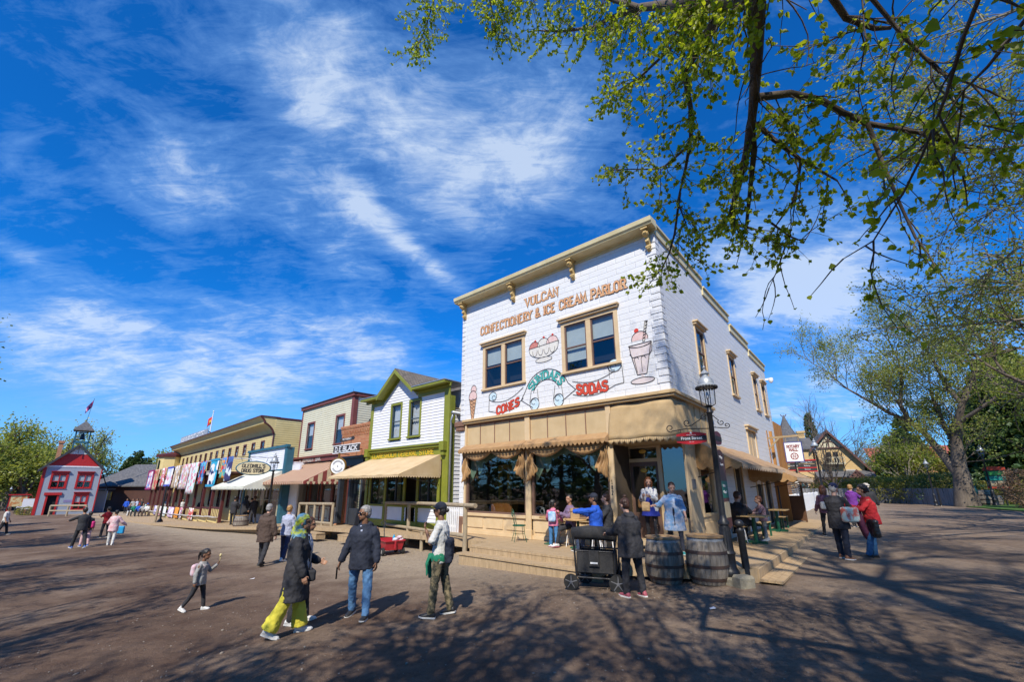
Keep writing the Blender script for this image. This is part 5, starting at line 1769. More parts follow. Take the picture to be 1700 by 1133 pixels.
mb.v = [(v[0],min(v[1],6),v[2]) for v in mb.v]
mb.build('lean_to_roof',MATS['shingle_grey'],fh)
mb = MB(); mb.box(WF + 1.6,WF + 1.72,1.1,1.25,-.1,2.6); mb.box(WF + .1,WF + 1.7,4,4.1,-.1,2.6); mb.build('lean_to_wall',GP,fh)
ff = thing('union_flag','red white and blue flag on a short pole above the bell tower','flag',FM @ Matrix.Translation((cx_,1.1,10.85)))
mb = MB(); mb.tube([(0,0,0),(.35,0,2.9)],.04,6); mb.build('pole',MATS['iron'],ff)
mb = MB(); mb.grid([[(.36 - .05*t - s*.9,.1*math.sin(s*7),2.75 - t*.9 - s*1.0) for s in np.linspace(0,1,9)] for t in np.linspace(0,1,6)])
mb.build('cloth',quiltmat('flag_cloth',(Mg,Nv,(.6,.3,.4),Mg),3,3,kind='m'),ff,smooth=True)
# rail in front of it
def rail(name,label,posts,h,mat_,low=None,r=.05,group=None):
    t_ = thing(name,label,'railing',tuple(posts[0]),group)
    o = Vector(posts[0])
    tops = []
    for p in posts:
        p = Vector(p); m_ = MB(); m_.tube([p - o,p - o + Vector((0,0,h))],r,8); m_.build('post',mat_,t_,smooth=2); tops.append(p - o + Vector((0,0,h)))
    m_ = MB(); m_.tube(tops,r,8); m_.build('top_rail',mat_,t_,smooth=2)
    if low:
        m_ = MB(); m_.tube([p - Vector((0,0,h - low)) for p in tops],r*.9,8); m_.build('low_rail',mat_,t_,smooth=2)
    return t_


a,b = gnd(80,858),gnd(140,858)
rail('hitching_rail','weathered rail in front of the grey and red hall',[a.lerp(b,i/2) for i in range(3)],1.15,MATS['rail_wood'],.6,r=.09)

# long brown shed with a grey shingle roof
bL,bR = gnd(172,850),gnd(252,850)
dB = (bR - bL); LB = Vector((dB.x,dB.y,0)).length
BM_ = Matrix.Translation((bL.x,bL.y,-1.1)) @ Matrix.Rotation(math.atan2(dB.y,dB.x),4,'Z')
sh_ = thing('brown_shed','long dark brown shed with a grey shingle roof between the hall and the hotel','shed',BM_)
mb = MB(); mb.box(-3,LB + 16,0,12,0,3.6); mb.build('wall',mat('brown_board',(.075,.03,.02),.8,(.055,.022,.015),1.2),sh_)
mb = MB(); mb.add([(-3.3,-.5,3.4),(LB + 16.5,-.5,3.4),(LB + 16.5,5.8,6.6),(-3.3,5.8,6.6),(-3.3,12.5,3.4),(LB + 16.5,12.5,3.4)],[(0,1,2,3),(3,2,5,4)])
mb.add([(-3.3,-.5,3.25),(LB + 16.5,-.5,3.25),(LB + 16.5,-.5,3.4),(-3.3,-.5,3.4)],[(0,1,2,3)])
mb.build('roof',MATS['shingle_grey'],sh_)
# low red shop behind the hall on the left
rs = thing('red_shop','low red boarded shop half hidden behind the grey hall','shop building',Matrix.Translation((-92,74,-1.15)) @ Matrix.Rotation(R(42),4,'Z'))
mb = MB(); mb.box(0,22,0,8,0,5.2); mb.build('wall',mat('barn_red',(.22,.03,.03),.7,(.17,.025,.025),1),rs)
mb = MB(); mb.box(-.3,22.3,-.6,8,5.2,5.5); mb.box(3,20,-.1,0,4.2,4.3); mb.build('roof',MATS['white_paint'],rs)
mb = MB(); mb.box(2,5,-.05,0,0,2.6); mb.box(8,12,-.05,0,.8,3); mb.box(14,18,-.05,0,.8,3); mb.build('window',MATS['dark'],rs)
kd = thing('yellow_sign_board','yellow hanging board sign by the lean-to of the grey hall','sign',gnd(186,850) + Vector((-1.5,0,0)))
mb = MB(); mb.tube([(0,0,0),(0,0,3.0)],.07,6); mb.tube([(-2,0,2.9),(1.3,0,2.95)],.05,6); mb.build('post',MATS['white_dim'],kd)
mb = MB(); mb.box(-1.6,.9,-.04,.04,1.5,2.6); mb.build('board',mat('sign_yellow',(.7,.42,.05),.5,(.3,.12,.03),2,edge=(.45,.5)),kd)
# pole and flag on the hotel
mb = MB(); mb.tube([(0,0,0),(0,0,5.6)],[.1,.05],8); mb.ell((0,0,5.65),(.1,.1,.1),8,6); mb.build('pole',MATS['white_paint'],fp,smooth=2)
fx = Vector((-1,0,0))
mb = MB(); mb.grid([[(-s*1.9,.15*math.sin(s*6),5.0 - t*1.1 - s*.35 + .12*math.sin(s*5)) for s in np.linspace(0,1,12)] for t in np.linspace(0,1,6)])
o = mb.build('flag',mat('flag_red',(.6,.03,.025),.7),fp,smooth=True); sm = o.modifiers.new('cloth','SOLIDIFY'); sm.thickness = .02
mb = MB(); mb.ell((-1.0,.0,4.25),(.38,.1,.26),12,6); mb.build('emblem',GOLD,fp)

# ================================================================ stone house and fences on the right
def cyl_M(px,py,d,az_):
    p = at_d(px,py,d)
    return Matrix.Translation((p.x,p.y,terr(p.x))) @ Matrix.Rotation(R(az_),4,'Z')


# house frame: facade faces the viewer; local x to the right
hp = at_d(1362,815,62)
hang = math.atan2(-hp.x,hp.y)
HM = Matrix.Translation((hp.x,hp.y,.5)) @ Matrix.Rotation(hang + R(8),4,'Z') @ Matrix.Diagonal((.80,.82,.9,1))
hs_ = thing('stone_house','yellow sandstone house with a steep turret, half-timbered gable and balcony','house',HM)
SS,SG = MATS['sandstone'],MATS['shingle_grey']
mb = MB()
mb.box(-5.6,-.1,0,9,0,6.4)                       # left block
gab = [(-.1,0),(5.6,0),(5.6,4.2),(3.2,7.0),(2.0,8.3),(.2,6.3)]
mb.prism(gab,.1,9)
mb.build('wall',SS,hs_)
mb = MB(); mb.lathe([(3.1,6.3),(1.6,8.0),(.75,9.6),(.08,11.3)],(-2.7,2.2,0),8); mb.build('turret_roof',SG,hs_)
mb = MB(); mb.box(-6.0,.3,-.35,9,6.3,6.5); mb.add([(-6.0,-.3,6.5),(.4,-.3,6.5),(.4,4,8.2),(-6.0,4,8.2)],[(0,1,2,3)])
for sx,ex,ez in ((-1,-.5,6.2),(1,6.5,3.2)):
    p_ = (2.0,8.75)
    mb.add([(p_[0],-.5,p_[1]),(ex,-.5,ez),(ex,9,ez),(p_[0],9,p_[1])],[(0,1,2,3) if sx < 0 else (3,2,1,0)])
mb.add([(-.3,-2.0,2.7),(6.3,-2.0,2.7),(6.3,.1,3.5),(-.3,.1,3.5)],[(0,1,2,3)])
mb.build('roof',SG,hs_)
mb = MB()
for sx,ex,ez in ((-1,-.5,6.2),(1,6.5,3.2)):
    p_ = (2.0,8.8); pl = [p_,(ex,ez),(ex,ez - .35),(p_[0],p_[1] - .4)]
    mb.prism(pl if sx < 0 else pl[::-1],-.56,-.48)
mb.box(.5,3.9,-.1,.05,6.35,6.5); mb.box(1.93,2.07,-.1,.05,6.5,8.3)
mb.tube([(1.0,-.06,6.5),(1.4,-.06,7.1),(2.0,-.06,7.3)],.07,4); mb.tube([(3.0,-.06,6.5),(2.6,-.06,7.1),(2.0,-.06,7.3)],.07,4); mb.tube([(2,-.06,7.3),(1.5,-.06,7.8)],.06,4); mb.tube([(2,-.06,7.3),(2.5,-.06,7.8)],.06,4)
mb.box(-2.9,-2.5,-.3,0,0,0.01)
mb.tube([(-3.1,2.2,11.5),(-2.9,2.2,11.2),(-2.7,2.2,11.3),(-2.5,2.2,11.2),(-2.3,2.2,11.5)],.06,5)
pl = [(4.2,3.6),(5.3,2.5),(3.1,2.5)]
mb.prism(pl,-2.2,-2.1)
mb.build('maroon_trim',mat('brown_trim',(.12,.05,.04),.6),hs_)
mb = MB(); mb.prism([(.55,6.5),(3.65,6.5),(2.0,8.3)],-.02,.1); mb.build('gable_panel',mat('cream_panel',(.6,.55,.38),.7),hs_)
mb = MB(); mb.box(.9,3.4,-.9,.1,4.3,4.5)
for i in range(9): mb.box(.92 + i*.3,1.0 + i*.3,-.9,-.84,4.5,5.1)
mb.box(.9,3.4,-.92,-.82,5.1,5.2)
mb.build('balcony',mat('balcony_paint',(.55,.5,.35),.7),hs_)
mb = MB(); mb.box(1.5,2.1,.02,.08,4.5,5.9); mb.box(2.3,2.9,.02,.08,4.5,5.9); mb.build('balcony_door',MATS['dark'],hs_)
for x,z,w_,h_ in ((-4.9,4.3,.9,1.6),(-3.0,4.3,.9,1.6),(-4.9,1.2,.9,1.7),(-2.4,1.0,1.0,1.8),(.4,1.9,.8,1.6),(3.6,1.9,.8,1.6)):
    w_o = MB(); y0 = -.06 if x < 0 else .04
    w_o.box(x - .1,x,y0,y0 + .1,z,z + h_); w_o.box(x + w_,x + w_ + .1,y0,y0 + .1,z,z + h_); w_o.box(x - .1,x + w_ + .1,y0,y0 + .1,z + h_,z + h_ + .12); w_o.box(x - .15,x + w_ + .15,y0 - .04,y0 + .1,z - .12,z); w_o.box(x,x + w_,y0 + .02,y0 + .06,z + h_/2 - .03,z + h_/2 + .03)
    wo = w_o.build('window',MATS['white_dim'],hs_)
    g_ = MB(); g_.box(x,x + w_,y0 + .03,y0 + .055,z,z + h_); g_.build('pane',MATS['bay_glass'],wo)
for x,yy in ((-5.3,5),(-.9,5)):
    mb = MB(); mb.box(x,x + .9,yy,yy + .9,7,9.0); mb.box(x - .12,x + 1.02,yy - .12,yy + 1.02,9.0,9.3); mb.build('chimney',SS,hs_)
# low outbuilding
ob = thing('low_cottage','low cottage with a brown hipped roof beyond the stone house','cottage',HM @ Matrix.Translation((9.5,4,0)))
mb = MB(); mb.box(-2.5,2.5,0,4,0,2.2); mb.build('wall',mat('cottage_wall',(.3,.14,.09),.8),ob)
mb = MB(); mb.add([(-3.6,-.7,2.1),(3.6,-.7,2.1),(3.6,4.5,2.1),(-3.6,4.5,2.1),(-1,2,3.4),(1,2,3.4)],[(0,1,5,4),(1,2,5),(2,3,4,5),(3,0,4),(3,2,1,0)]); mb.build('roof',MATS['shingle'],ob)
rb = thing('red_brick_building','red brick building glimpsed behind the big cottonwood','building',cyl_M(1575,815,85,-30))
mb = MB(); mb.box(-7,8,0,8,0,5.0); mb.build('wall',MATS['brick'],rb)
mb = MB(); mb.add([(-7.5,-.5,4.8),(8.5,-.5,4.8),(8.5,4,7.2),(-7.5,4,7.2)],[(0,1,2,3)]); mb.build('roof',mat('roof_red',(.38,.10,.06),.8),rb)

# wooden hall behind the parlor, picket fence, screens
wh = thing('wooden_lean_to','orange stained board lean-to at the back of the parlor','lean-to',FA)
mb = MB(SIDE)
for i in range(12): mb.box(15.25 + i*.2,15.25 + i*.2 + .19,-.02 - (.015 if i % 2 else 0),.03,0,5.3)
mb.box(15.25,17.7,.03,3,0,5.25)
mb.build('boards',mat('orange_wood',(.42,.20,.05),.6,(.28,.12,.03),2,stretch=(1,1,.2)),wh)
mb = MB(SIDE); mb.box(12.9,13.0,-.5,-.03,.34,2.7); mb.box(13.6,13.72,-.12,.0,.3,4.6); mb.build('post',MATS['orange_wood'] if 'orange_wood' in MATS else None,wh)
sc_ = thing('slatted_screen','brown door-high screen with white slats at the end of the side wall','screen',FA @ Matrix.Translation((.1,13.0,.34)))
mb = MB(); mb.box(0,.9,-.03,.03,.05,1.15); mb.box(-.05,.02,-.04,.04,0,2.1); mb.box(.88,.95,-.04,.04,0,2.1); mb.build('lower_panel',mat('dark_wood',(.10,.045,.02),.6),sc_)
mb = MB()
for i in range(9): mb.beam((.04,-.02,1.2 + i*.09),(.86,-.02,1.32 + i*.09),.02,.045)
mb.build('slats',MATS['white_paint'],sc_)
pf_ = thing('picket_fence','white picket fence running back from the end of the boardwalk','fence',FA)
mb = MB(SIDE); 
for i in range(90):
    y = 15.0 + i*.17
    mb.box(y,y + .10,-.06,-.035,.38,1.42); mb.box(y + .03,y + .07,-.06,-.035,1.42,1.48)
mb.build('pickets',MATS['white_paint'],pf_)
mb = MB(SIDE); mb.box(15.0,30.3,-.03,.02,.6,.7); mb.box(15.0,30.3,-.03,.02,1.15,1.25)
for i in range(8): mb.box(15.0 + i*2.17,15.1 + i*2.17,.0,.1,.3,1.5)
mb.build('rails',MATS['white_paint'],pf_)
fn0,fn1,fn2 = gnd(1400,835),gnd(1500,838),gnd(1603,842)
gf_ = thing('grey_board_fence','long weathered grey board fence across the end of the street','fence',fn0)
mb = MB()
pts = [Vector((22,44,.45)),Vector(fn0),Vector(fn1) + Vector((1.5,2,0)),Vector(fn2)]
for a,b in zip(pts[:-1],pts[1:]):
    n_ = int((b - a).length/.22)
    for i in range(n_):
        p,q_ = a.lerp(b,i/n_),a.lerp(b,(i + .9)/n_)
        mb.beam(p - fn0 + Vector((0,0,.62)),q_ - fn0 + Vector((0,0,.62 + random.uniform(-.02,.02))),.03,1.25)
mb.build('boards',mat('grey_boards',(.20,.20,.205),.8,(.13,.13,.135),2,stretch=(1,1,.3)),gf_)

# ================================================================ street furniture
def lamp(M,label,group,H=4.4,sc=1.0,parts=True):
    t_ = thing('street_lamp',label,'street lamp',M,group)
    IR = MATS['iron']
    k_ = H/4.4
    mb = MB(); mb.lathe([(.17,0),(.19,.05),(.17,.12),(.14,.16),(.135,.4),(.16,.44),(.12,.5),(.10,.9),(.085,.98),(.11,1.0),(.11,1.05),(.075,1.1),(.06,1.2),(.052,3.35*k_),(.075,3.38*k_),(.05,3.42*k_),(.05,3.5*k_)],(0,0,0),16)
    for i in range(10):
        a = 2*PI*i/10; mb.tube([(.115*math.cos(a),.115*math.sin(a),.46),(.09*math.cos(a),.09*math.sin(a),.95)],.016,5)
    mb.build('post',IR,t_,smooth=2)
    mb = MB(); z0 = 3.5*k_
    for i in range(4):
        a = PI/4 + i*PI/2; c,s = math.cos(a),math.sin(a)
        mb.tube([(.05*c,.05*s,z0),(.15*c,.15*s,z0 + .06),(.165*c,.165*s,z0 + .3),(.16*c,.16*s,z0 + .48)],.01,5)
    mb.lathe([(.05,z0),(.09,z0 + .03),(.03,z0 + .06)],(0,0,0),12)
    mb.tube([(0,0,z0),(0,0,z0 + .22)],.015,6)
    mb.build('lantern_frame',IR,t_,smooth=2)
    mb = MB(); mb.lathe([(.08,z0 + .03),(.12,z0 + .08),(.145,z0 + .2),(.15,z0 + .46)],(0,0,0),20); mb.build('globe',MATS['lamp_glass'],t_,smooth=True)
    mb = MB(); mb.lathe([(.03,z0 + .2),(.035,z0 + .28),(.02,z0 + .36)],(0,0,0),8); mb.build('burner',MATS['white_paint'],t_,smooth=True)
    mb = MB(); ring = 24
    prof_ = [(.215,z0 + .46),(.22,z0 + .49),(.17,z0 + .53),(.165,z0 + .6),(.12,z0 + .68),(.07,z0 + .72),(.065,z0 + .76),(.10,z0 + .78),(.06,z0 + .84),(.02,z0 + .88),(.02,z0 + .9),(.035,z0 + .93),(.01,z0 + .98)]
    mb.lathe(prof_,(0,0,0),ring); mb.build('cap',mat('lamp_cap',(.42,.45,.47),.45,metal=.3),t_,smooth=2)
    mb = MB()
    for i in range(22):
        a = 2*PI*i/22; mb.ell((.215*math.cos(a),.215*math.sin(a),z0 + .455),(.028,.028,.035),6,4)
    mb.build('scalloped_rim',IR,t_,smooth=True)
    return t_


l1p = gnd(1214,968)
l1 = lamp(Matrix.Translation(l1p + Vector((0,0,.12))) @ Matrix.Scale(4.34/4.48,4),'black gas-style street lamp beside the two barrels, carrying a red street sign','gas-style street lamps')
sb_ = MB(Matrix.Translation(l1p) @ Matrix.Rotation(.5,4,'Z')); sb_.box(-.24,.24,-.24,.24,-.1,.12)
tag(sb_.build('stone_block',MATS['stone'],None,bevel=.03),'square stone block under the lamp beside the barrels','stone block')
sb2 = MB(Matrix.Translation(gnd(1236,975)) @ Matrix.Rotation(.2,4,'Z')); sb2.box(-.16,.16,-.14,.14,-.1,.2)
tag(sb2.build('rough_stone',MATS['stone'],None,bevel=.04),'small rough sandstone block between lamp and bollard','stone block')
# scroll bracket and street sign
Cam = Vector((0,0,0))
sgp = l1p + Vector((0,0,2.93))
dirL = (Vector((3.79,9.58,0)) - Vector((4.35,9.34,0))).normalized()
SMt = Matrix.Translation(sgp) @ Matrix.Rotation(math.atan2(-dirL.y,-dirL.x),4,'Z')
sg_ = thing('street_sign','red and black street sign reading Front Street hanging from a scroll bracket','sign',SMt)
def scroll(mb,pts,r): mb.tube([(p[0],0,p[1]) for p in pts],r,6)
def spiral(cx,cz,r0,a0,turns,n=18,sgn=1): return [(cx + r0*(1 - .75*i/n)*math.cos(a0 + sgn*turns*2*PI*i/n),cz + r0*(1 - .75*i/n)*math.sin(a0 + sgn*turns*2*PI*i/n)) for i in range(n + 1)]
mb = MB()
scroll(mb,[(-.05,.12),(-.5,.14),(-.8,.10)] + spiral(-.83,.17,.09,-PI/2 + .3,1.1,sgn=-1),.011)
scroll(mb,[(-.05,.42),(-.2,.33),(-.4,.2)] + spiral(-.47,.27,.085,-.9,1.1,sgn=-1),.011)
scroll(mb,spiral(-.12,.37,.08,.3,1.0),.01)
scroll(mb,[(.05,.4),(.14,.3)] + spiral(.2,.24,.07,2.2,1.1),.010)
scroll(mb,[(.05,.14),(.2,.12)] + spiral(.3,.17,.06,-1.6,1.1),.010)
mb.tube([(-.25,0,.13),(-.25,0,.05)],.006,5); mb.tube([(-.62,0,.13),(-.62,0,.05)],.006,5)
mb.build('bracket',MATS['iron'],sg_,smooth=True)
def plaque(x0,x1,z0,z1,hump,M=None,y=.012):
    n_ = 14; w_ = x1 - x0
    top = [(x0 + w_*i/n_,z1 + hump*math.sin(PI*i/n_)) for i in range(n_ + 1)]
    bot = [(x1 - w_*i/n_,z0 - hump*math.sin(PI*i/n_)) for i in range(n_ + 1)]
    q_ = MB(M); q_.prism((top + bot)[::-1],-y,y); return q_
SRED = mat('plaque_red',(.55,.015,.025),.4)
plaque(-.72,-.12,-.16,.02,.045).build('plaque',SRED,sg_)
mb = MB(); mb.box(-.725,-.115,-.018,.018,-.125,-.025); mb.build('name_band',INK,sg_)
fonttext('street_name','Front Street',.085,Matrix.Translation((-.42,-.0195,-.075)),MATS['white_paint'],sg_,bold=.002)
fonttext('district_name','Village Square',.034,Matrix.Translation((-.42,-.0135,.0)),MATS['white_paint'],sg_)
fonttext('year','EST. 1910',.024,Matrix.Translation((-.42,-.0135,-.155)),MATS['white_paint'],sg_)
mb = MB(); mb.prism([(-.44,.025),(-.40,.025),(-.40,.05),(-.42,.072),(-.44,.05)][::-1],-.016,.016); mb.build('emblem',MATS['white_paint'],sg_)
# second sign, across the street direction, and the tall map board
vd = math.atan2(VA.y,VA.x)
S2 = Matrix.Translation(sgp + Vector((0,0,-.02))) @ Matrix.Rotation(vd,4,'Z')
s2 = thing('cross_street_sign','dark red plaque on the far side of the lamp post, seen almost edge-on','sign',S2)
plaque(.10,.62,-.14,.06,.05).build('plaque',mat('plaque_dark',(.16,.02,.03),.4),s2)
mb = MB(); mb.box(.095,.625,-.018,.018,-.1,-.0); mb.build('name_band',INK,s2)
pa = thing('direction_panel','tall narrow direction panel with green and cream fields strapped to the lamp post','sign',Matrix.Translation(l1p) @ Matrix.Rotation(vd,4,'Z'))
n_ = 10
top = [(.08 + .55*i/n_,2.50 + .12*math.sin(PI*i/n_)) for i in range(n_ + 1)]
q_ = MB(); q_.prism(([(.08,1.02),(.36,.96),(.63,1.02)] + top[::-1])[::-1],-.012,.012); q_.build('board',mat('panel_brown',(.10,.035,.03),.5),pa)
q_ = MB(); q_.box(.1,.61,-.016,-.013,1.6,1.95); q_.build('green_field',mat('panel_green',(.015,.16,.12),.5),pa)
q_ = MB(); q_.box(.11,.34,-.016,-.013,1.2,1.52); q_.box(.37,.60,-.016,-.013,1.2,1.52); q_.build('cream_field',mat('panel_cream',(.45,.38,.25),.5),pa)
for i,(tx,zz) in enumerate((('Village',2.45),('Square',2.3),('Parlor',1.85),('Chapel',1.72))):
    fonttext('panel_words',tx,.085,Matrix.Translation((.35,-.019,zz)),MATS['white_paint'],pa)
q_ = MB(); q_.tube([(0,0,1.15),(.12,0,1.15)],.02,6); q_.tube([(0,0,2.35),(.12,0,2.35)],.02,6); q_.build('straps',MATS['iron'],pa)

# other lamps
for (px,py,H,lab) in ((438,900,4.0,'slim street lamp standing before the drug store'),(1372,845,4.8,'street lamp between the parlor and the stone house'),(1555,841,2.9,'street lamp before the board fence near the cottonwood'),(1654,841,4.4,'street lamp behind the red and green map sign'),(18,848,4.4,'street lamp at the far left by the red shop'),(8,850,3.4,'shorter street lamp at the far left by the red shop')):
    p = gnd(px,py)
    if px in (1555,): H = 3.4
    copy_tree(l1,Matrix.Translation(p) @ Matrix.Scale(H/4.48,4),lab,'gas-style street lamps')
p = gnd(265,868,.1)
q_ = thing('hitching_post','black iron post with a short arm on the boardwalk before the hotel','post',p)
m2 = MB(); m2.tube([(0,0,0),(0,0,2.9)],.07,8); m2.lathe([(.22,0),(.2,.12),(.08,.3)],(0,0,0),10); m2.build('post_body',MATS['iron'],q_,smooth=2)

# drug store oval sign on the lamp arm
gp = at_d(421,778,23.6)
og = thing('oval_sign','cream oval sign reading GLEDHILLS DRUG STORE hanging from the slim lamp','sign',Matrix.Translation(gp) @ Matrix.Rotation(R(-4) + math.atan2(-gp.x,gp.y),4,'Z'))
mb = MB(); mb.lathe([(.02,-.03),(.70,-.03),(.74,0),(.70,.03),(.02,.03)],(0,0,0),36,axis=(0,1,0)); mb.v = [(v[0],v[1],v[2]*.46) for v in mb.v]; mb.build('rim',MATS['blue_trim'],og)
mb = MB(); mb.lathe([(.02,-.036),(.68,-.036),(.68,.036),(.02,.036)],(0,0,0),36,axis=(0,1,0)); mb.v = [(v[0],v[1],v[2]*.43) for v in mb.v]; mb.build('face',mat('oval_cream',(.72,.62,.38),.5),og)
lt = MB(Matrix.Translation((0,-.04,.03))); lettering(lt,"GLEDHILL'S",.15,wd=.22,width=.95); lt.M = Matrix.Translation((0,-.04,-.19)); lettering(lt,'DRUG STORE',.15,wd=.22,width=.95); lt.build('lettering',INK,og)
mb = MB(); mb.tube([(-.5,0,.3),(-.55,0,.5)],.01,5); mb.tube([(.5,0,.3),(.55,0,.5)],.01,5); mb.tube([(-.7,0,.52),(1.0,0,.52)],.014,6); mb.build('hanger',MATS['iron'],og)

# ROTARY HALL sign
rp = at_d(1318,751,24.0)
rM = Matrix.Translation(rp) @ Matrix.Rotation(math.atan2(-rp.x,rp.y) + R(-6),4,'Z')
ro = thing('hall_sign','white sign with a blue edge and a gear emblem reading ROTARY HALL','sign',rM)
mb = MB(); mb.box(-.36,.36,-.03,.03,-.47,.47); mb.build('frame',mat('sign_blue',(.02,.04,.25),.5),ro)
mb = MB(); mb.box(-.325,.325,-.036,.036,-.435,.435); mb.build('board',MATS['white_paint'],ro)
lt = MB(Matrix.Translation((0,-.04,.20))); lettering(lt,'ROTARY',.12,wd=.22,width=.50); lt.M = Matrix.Translation((0,-.04,.04)); lettering(lt,'HALL',.12,wd=.22,width=.34); lt.build('lettering',mat('sign_maroon',(.25,.03,.03),.5),ro)
mb = MB(); ink_line(mb,arc(0,-.2,.14,0,360,24),.036,-.04); ink_line(mb,arc(0,-.2,.04,0,360,12),.02,-.041)
for i in range(6): ink_line(mb,[(.04*math.cos(i*PI/3),-.2 + .04*math.sin(i*PI/3)),(.13*math.cos(i*PI/3),-.2 + .13*math.sin(i*PI/3))],.018,-.042 - i*.0005)
mb.build('gear_emblem',MATS['sign_maroon'],ro)
mb = MB(); mb.beam((-1.0,0,.72),(.5,0,.76),.07,.09); mb.beam((-.98,0,.2),(-.5,0,.7),.06,.07); mb.tube([(-.25,0,.47),(-.25,0,.7)],.012,5); mb.tube([(.25,0,.47),(.25,0,.72)],.012,5)
mb.build('hanging_beam',MATS['raw_wood'],ro)
mb = MB(); mb.box(-1.1,-.96,-.07,.08,-3.6,1.1); mb.build('post',MATS['orange_wood'],ro)
# finger signs
fp_ = at_d(1334,850,30.0)
fs_ = thing('finger_post','black fingerpost with stacked black and red direction arms','signpost',Matrix.Translation((fp_.x,fp_.y,terr(fp_.x))) @ Matrix.Rotation(math.atan2(-fp_.x,fp_.y),4,'Z'))
mb = MB(); mb.tube([(0,0,0),(0,0,3.6)],.05,8); mb.build('post',MATS['iron'],fs_)
for i,(x0,x1,z) in enumerate(((-.95,-.02,2.72),(-.9,-.02,2.47),(.1,1.0,2.8),(.1,1.0,2.6),(.1,1.0,2.4))):
    mb = MB(); mb.box(x0,x1,-.06,-.03,z,z + .17); a_ = mb.build('direction_arm',INK,fs_)
    mb = MB(); mb.box(x0,x1,-.062,-.03,z + .17 if i in (0,2) else z - .05,z + .23 if i in (0,2) else z); mb.build('red_edge',SRED,a_)
    fonttext('arm_words',['Main Street','Midway','Heritage Park','Railway','Station'][i],.10,Matrix.Translation(((x0 + x1)/2,-.065,z + .085)),MATS['white_paint'],a_)

# bollard
bp_ = gnd(1243,968)
bo_ = thing('bollard','black ball-topped bollard at the boardwalk corner','bollard',Matrix.Translation(bp_) @ Matrix.Rotation(R(-2),4,'Y'))
mb = MB(); mb.lathe([(.075,-.1),(.075,.1),(.07,.12),(.066,.9),(.08,.93),(.08,.97),(.05,1.0),(.045,1.02)],(0,0,0),16); mb.ell((0,0,1.09),(.088,.088,.085),14,10); mb.build('bollard_body',MATS['iron'],bo_,smooth=2)

# barrels
BW_ = mat('barrel_wood',(.29,.25,.205),.8,(.135,.115,.095),5,.5,24,stretch=(3,3,.35))
HOOP = mat('rust_hoop',(.085,.05,.038),.7,(.05,.032,.028),10,.3)
RIMW = mat('barrel_rim',(.40,.26,.13),.7,(.26,.16,.08),6,.3)
BAG = mat('bin_liner',(.36,.37,.38),.35,(.25,.26,.27),9,.4,20)
def barrel(M,label,group,k_=1.0,sq=1.0):
    t_ = thing('barrel',label,'barrel',M,group)
    mb = MB(); NS = 22
    zs = np.linspace(0,.88,12); rad = lambda z: .315 + .085*(1 - ((z - .44)/.44) ** 2)
    for i in range(NS):
        a0,a1 = 2*PI*i/NS + .012,2*PI*(i + 1)/NS - .012
        rows = [[(rad(z)*math.cos(a),rad(z)*math.sin(a),z) for a in (a0,(a0 + a1)/2,a1)] for z in zs[::-1]]
        mb.grid(rows)
        mb.add([(rad(z)*.97*math.cos(a1 + .012),rad(z)*.97*math.sin(a1 + .012),z) for z in zs] + [(rad(z)*.995*math.cos(a1),rad(z)*.995*math.sin(a1),z) for z in zs],[(i_,i_ + 1,12 + i_ + 1,12 + i_) for i_ in range(11)])
        mb.add([(rad(z)*.97*math.cos(a1 + .012),rad(z)*.97*math.sin(a1 + .012),z) for z in zs] + [(rad(z)*.995*math.cos(a1 + .024),rad(z)*.995*math.sin(a1 + .024),z) for z in zs],[(i_ + 1,i_,12 + i_,12 + i_ + 1) for i_ in range(11)])
    mb.build('staves',BW_,t_)
    for z in (.10,.34,.60):
        mb = MB(); mb.lathe([(rad(z - .03) + .001,z - .03),(rad(z - .03) + .007,z - .03),(rad(z + .03) + .007,z + .03),(rad(z + .03) + .001,z + .03)],(0,0,0),36); mb.build('hoop',HOOP,t_,smooth=2)
    mb = MB(); mb.lathe([(.325,.74),(.34,.76),(.338,.80),(.345,.84),(.33,.87),(.30,.88)],(0,0,0),30)
    mb.v = [(v[0]*(1 + .015*math.sin(i*2.3)),v[1]*(1 + .015*math.sin(i*1.7)),v[2] + .012*math.sin(i*1.3)) for i,v in enumerate(mb.v)]
    mb.build('bin_liner',BAG,t_,smooth=True)
    mb = MB(); n_ = 30; vs = []
    for r_,z in ((.36,.875),(.36,.915),(.20,.915),(.20,.875)):
        vs += [(r_*math.cos(2*PI*i/n_),r_*math.sin(2*PI*i/n_),z) for i in range(n_)]
    mb.add(vs,[(j*n_ + i,j*n_ + (i + 1) % n_,((j + 1) % 4)*n_ + (i + 1) % n_,((j + 1) % 4)*n_ + i) for j in range(4) for i in range(n_)]); mb.build('lid_ring',RIMW,t_)
    return t_


b1 = barrel(Matrix.Translation(gnd(1106,966) + Vector((.0,.0,0))) @ Matrix.Scale(.95,4),'weathered oak barrel bin with the paler wooden lid ring, left of its pair','barrel bins')
bb2 = copy_tree(b1,Matrix.Translation(gnd(1178,968)) @ Matrix.Rotation(1.3,4,'Z') @ Matrix.Scale(.98,4),'weathered oak barrel bin with the liner pulled over its rim, touching the lamp post','barrel bins')
copy_tree(b1,Matrix.Translation(gnd(398,883)) @ Matrix.Rotation(.7,4,'Z'),'oak barrel bin standing in the street before the drug store','barrel bins')
copy_tree(b1,Matrix.Translation(gnd(1637,840)) @ Matrix.Scale(1.25,4),'large half barrel beside the map sign by the far spruce trees','barrel bins')
copy_tree(b1,Matrix.Translation(gnd(1658,840)) @ Matrix.Scale(.8,4),'small barrel right behind the map sign post','barrel bins')

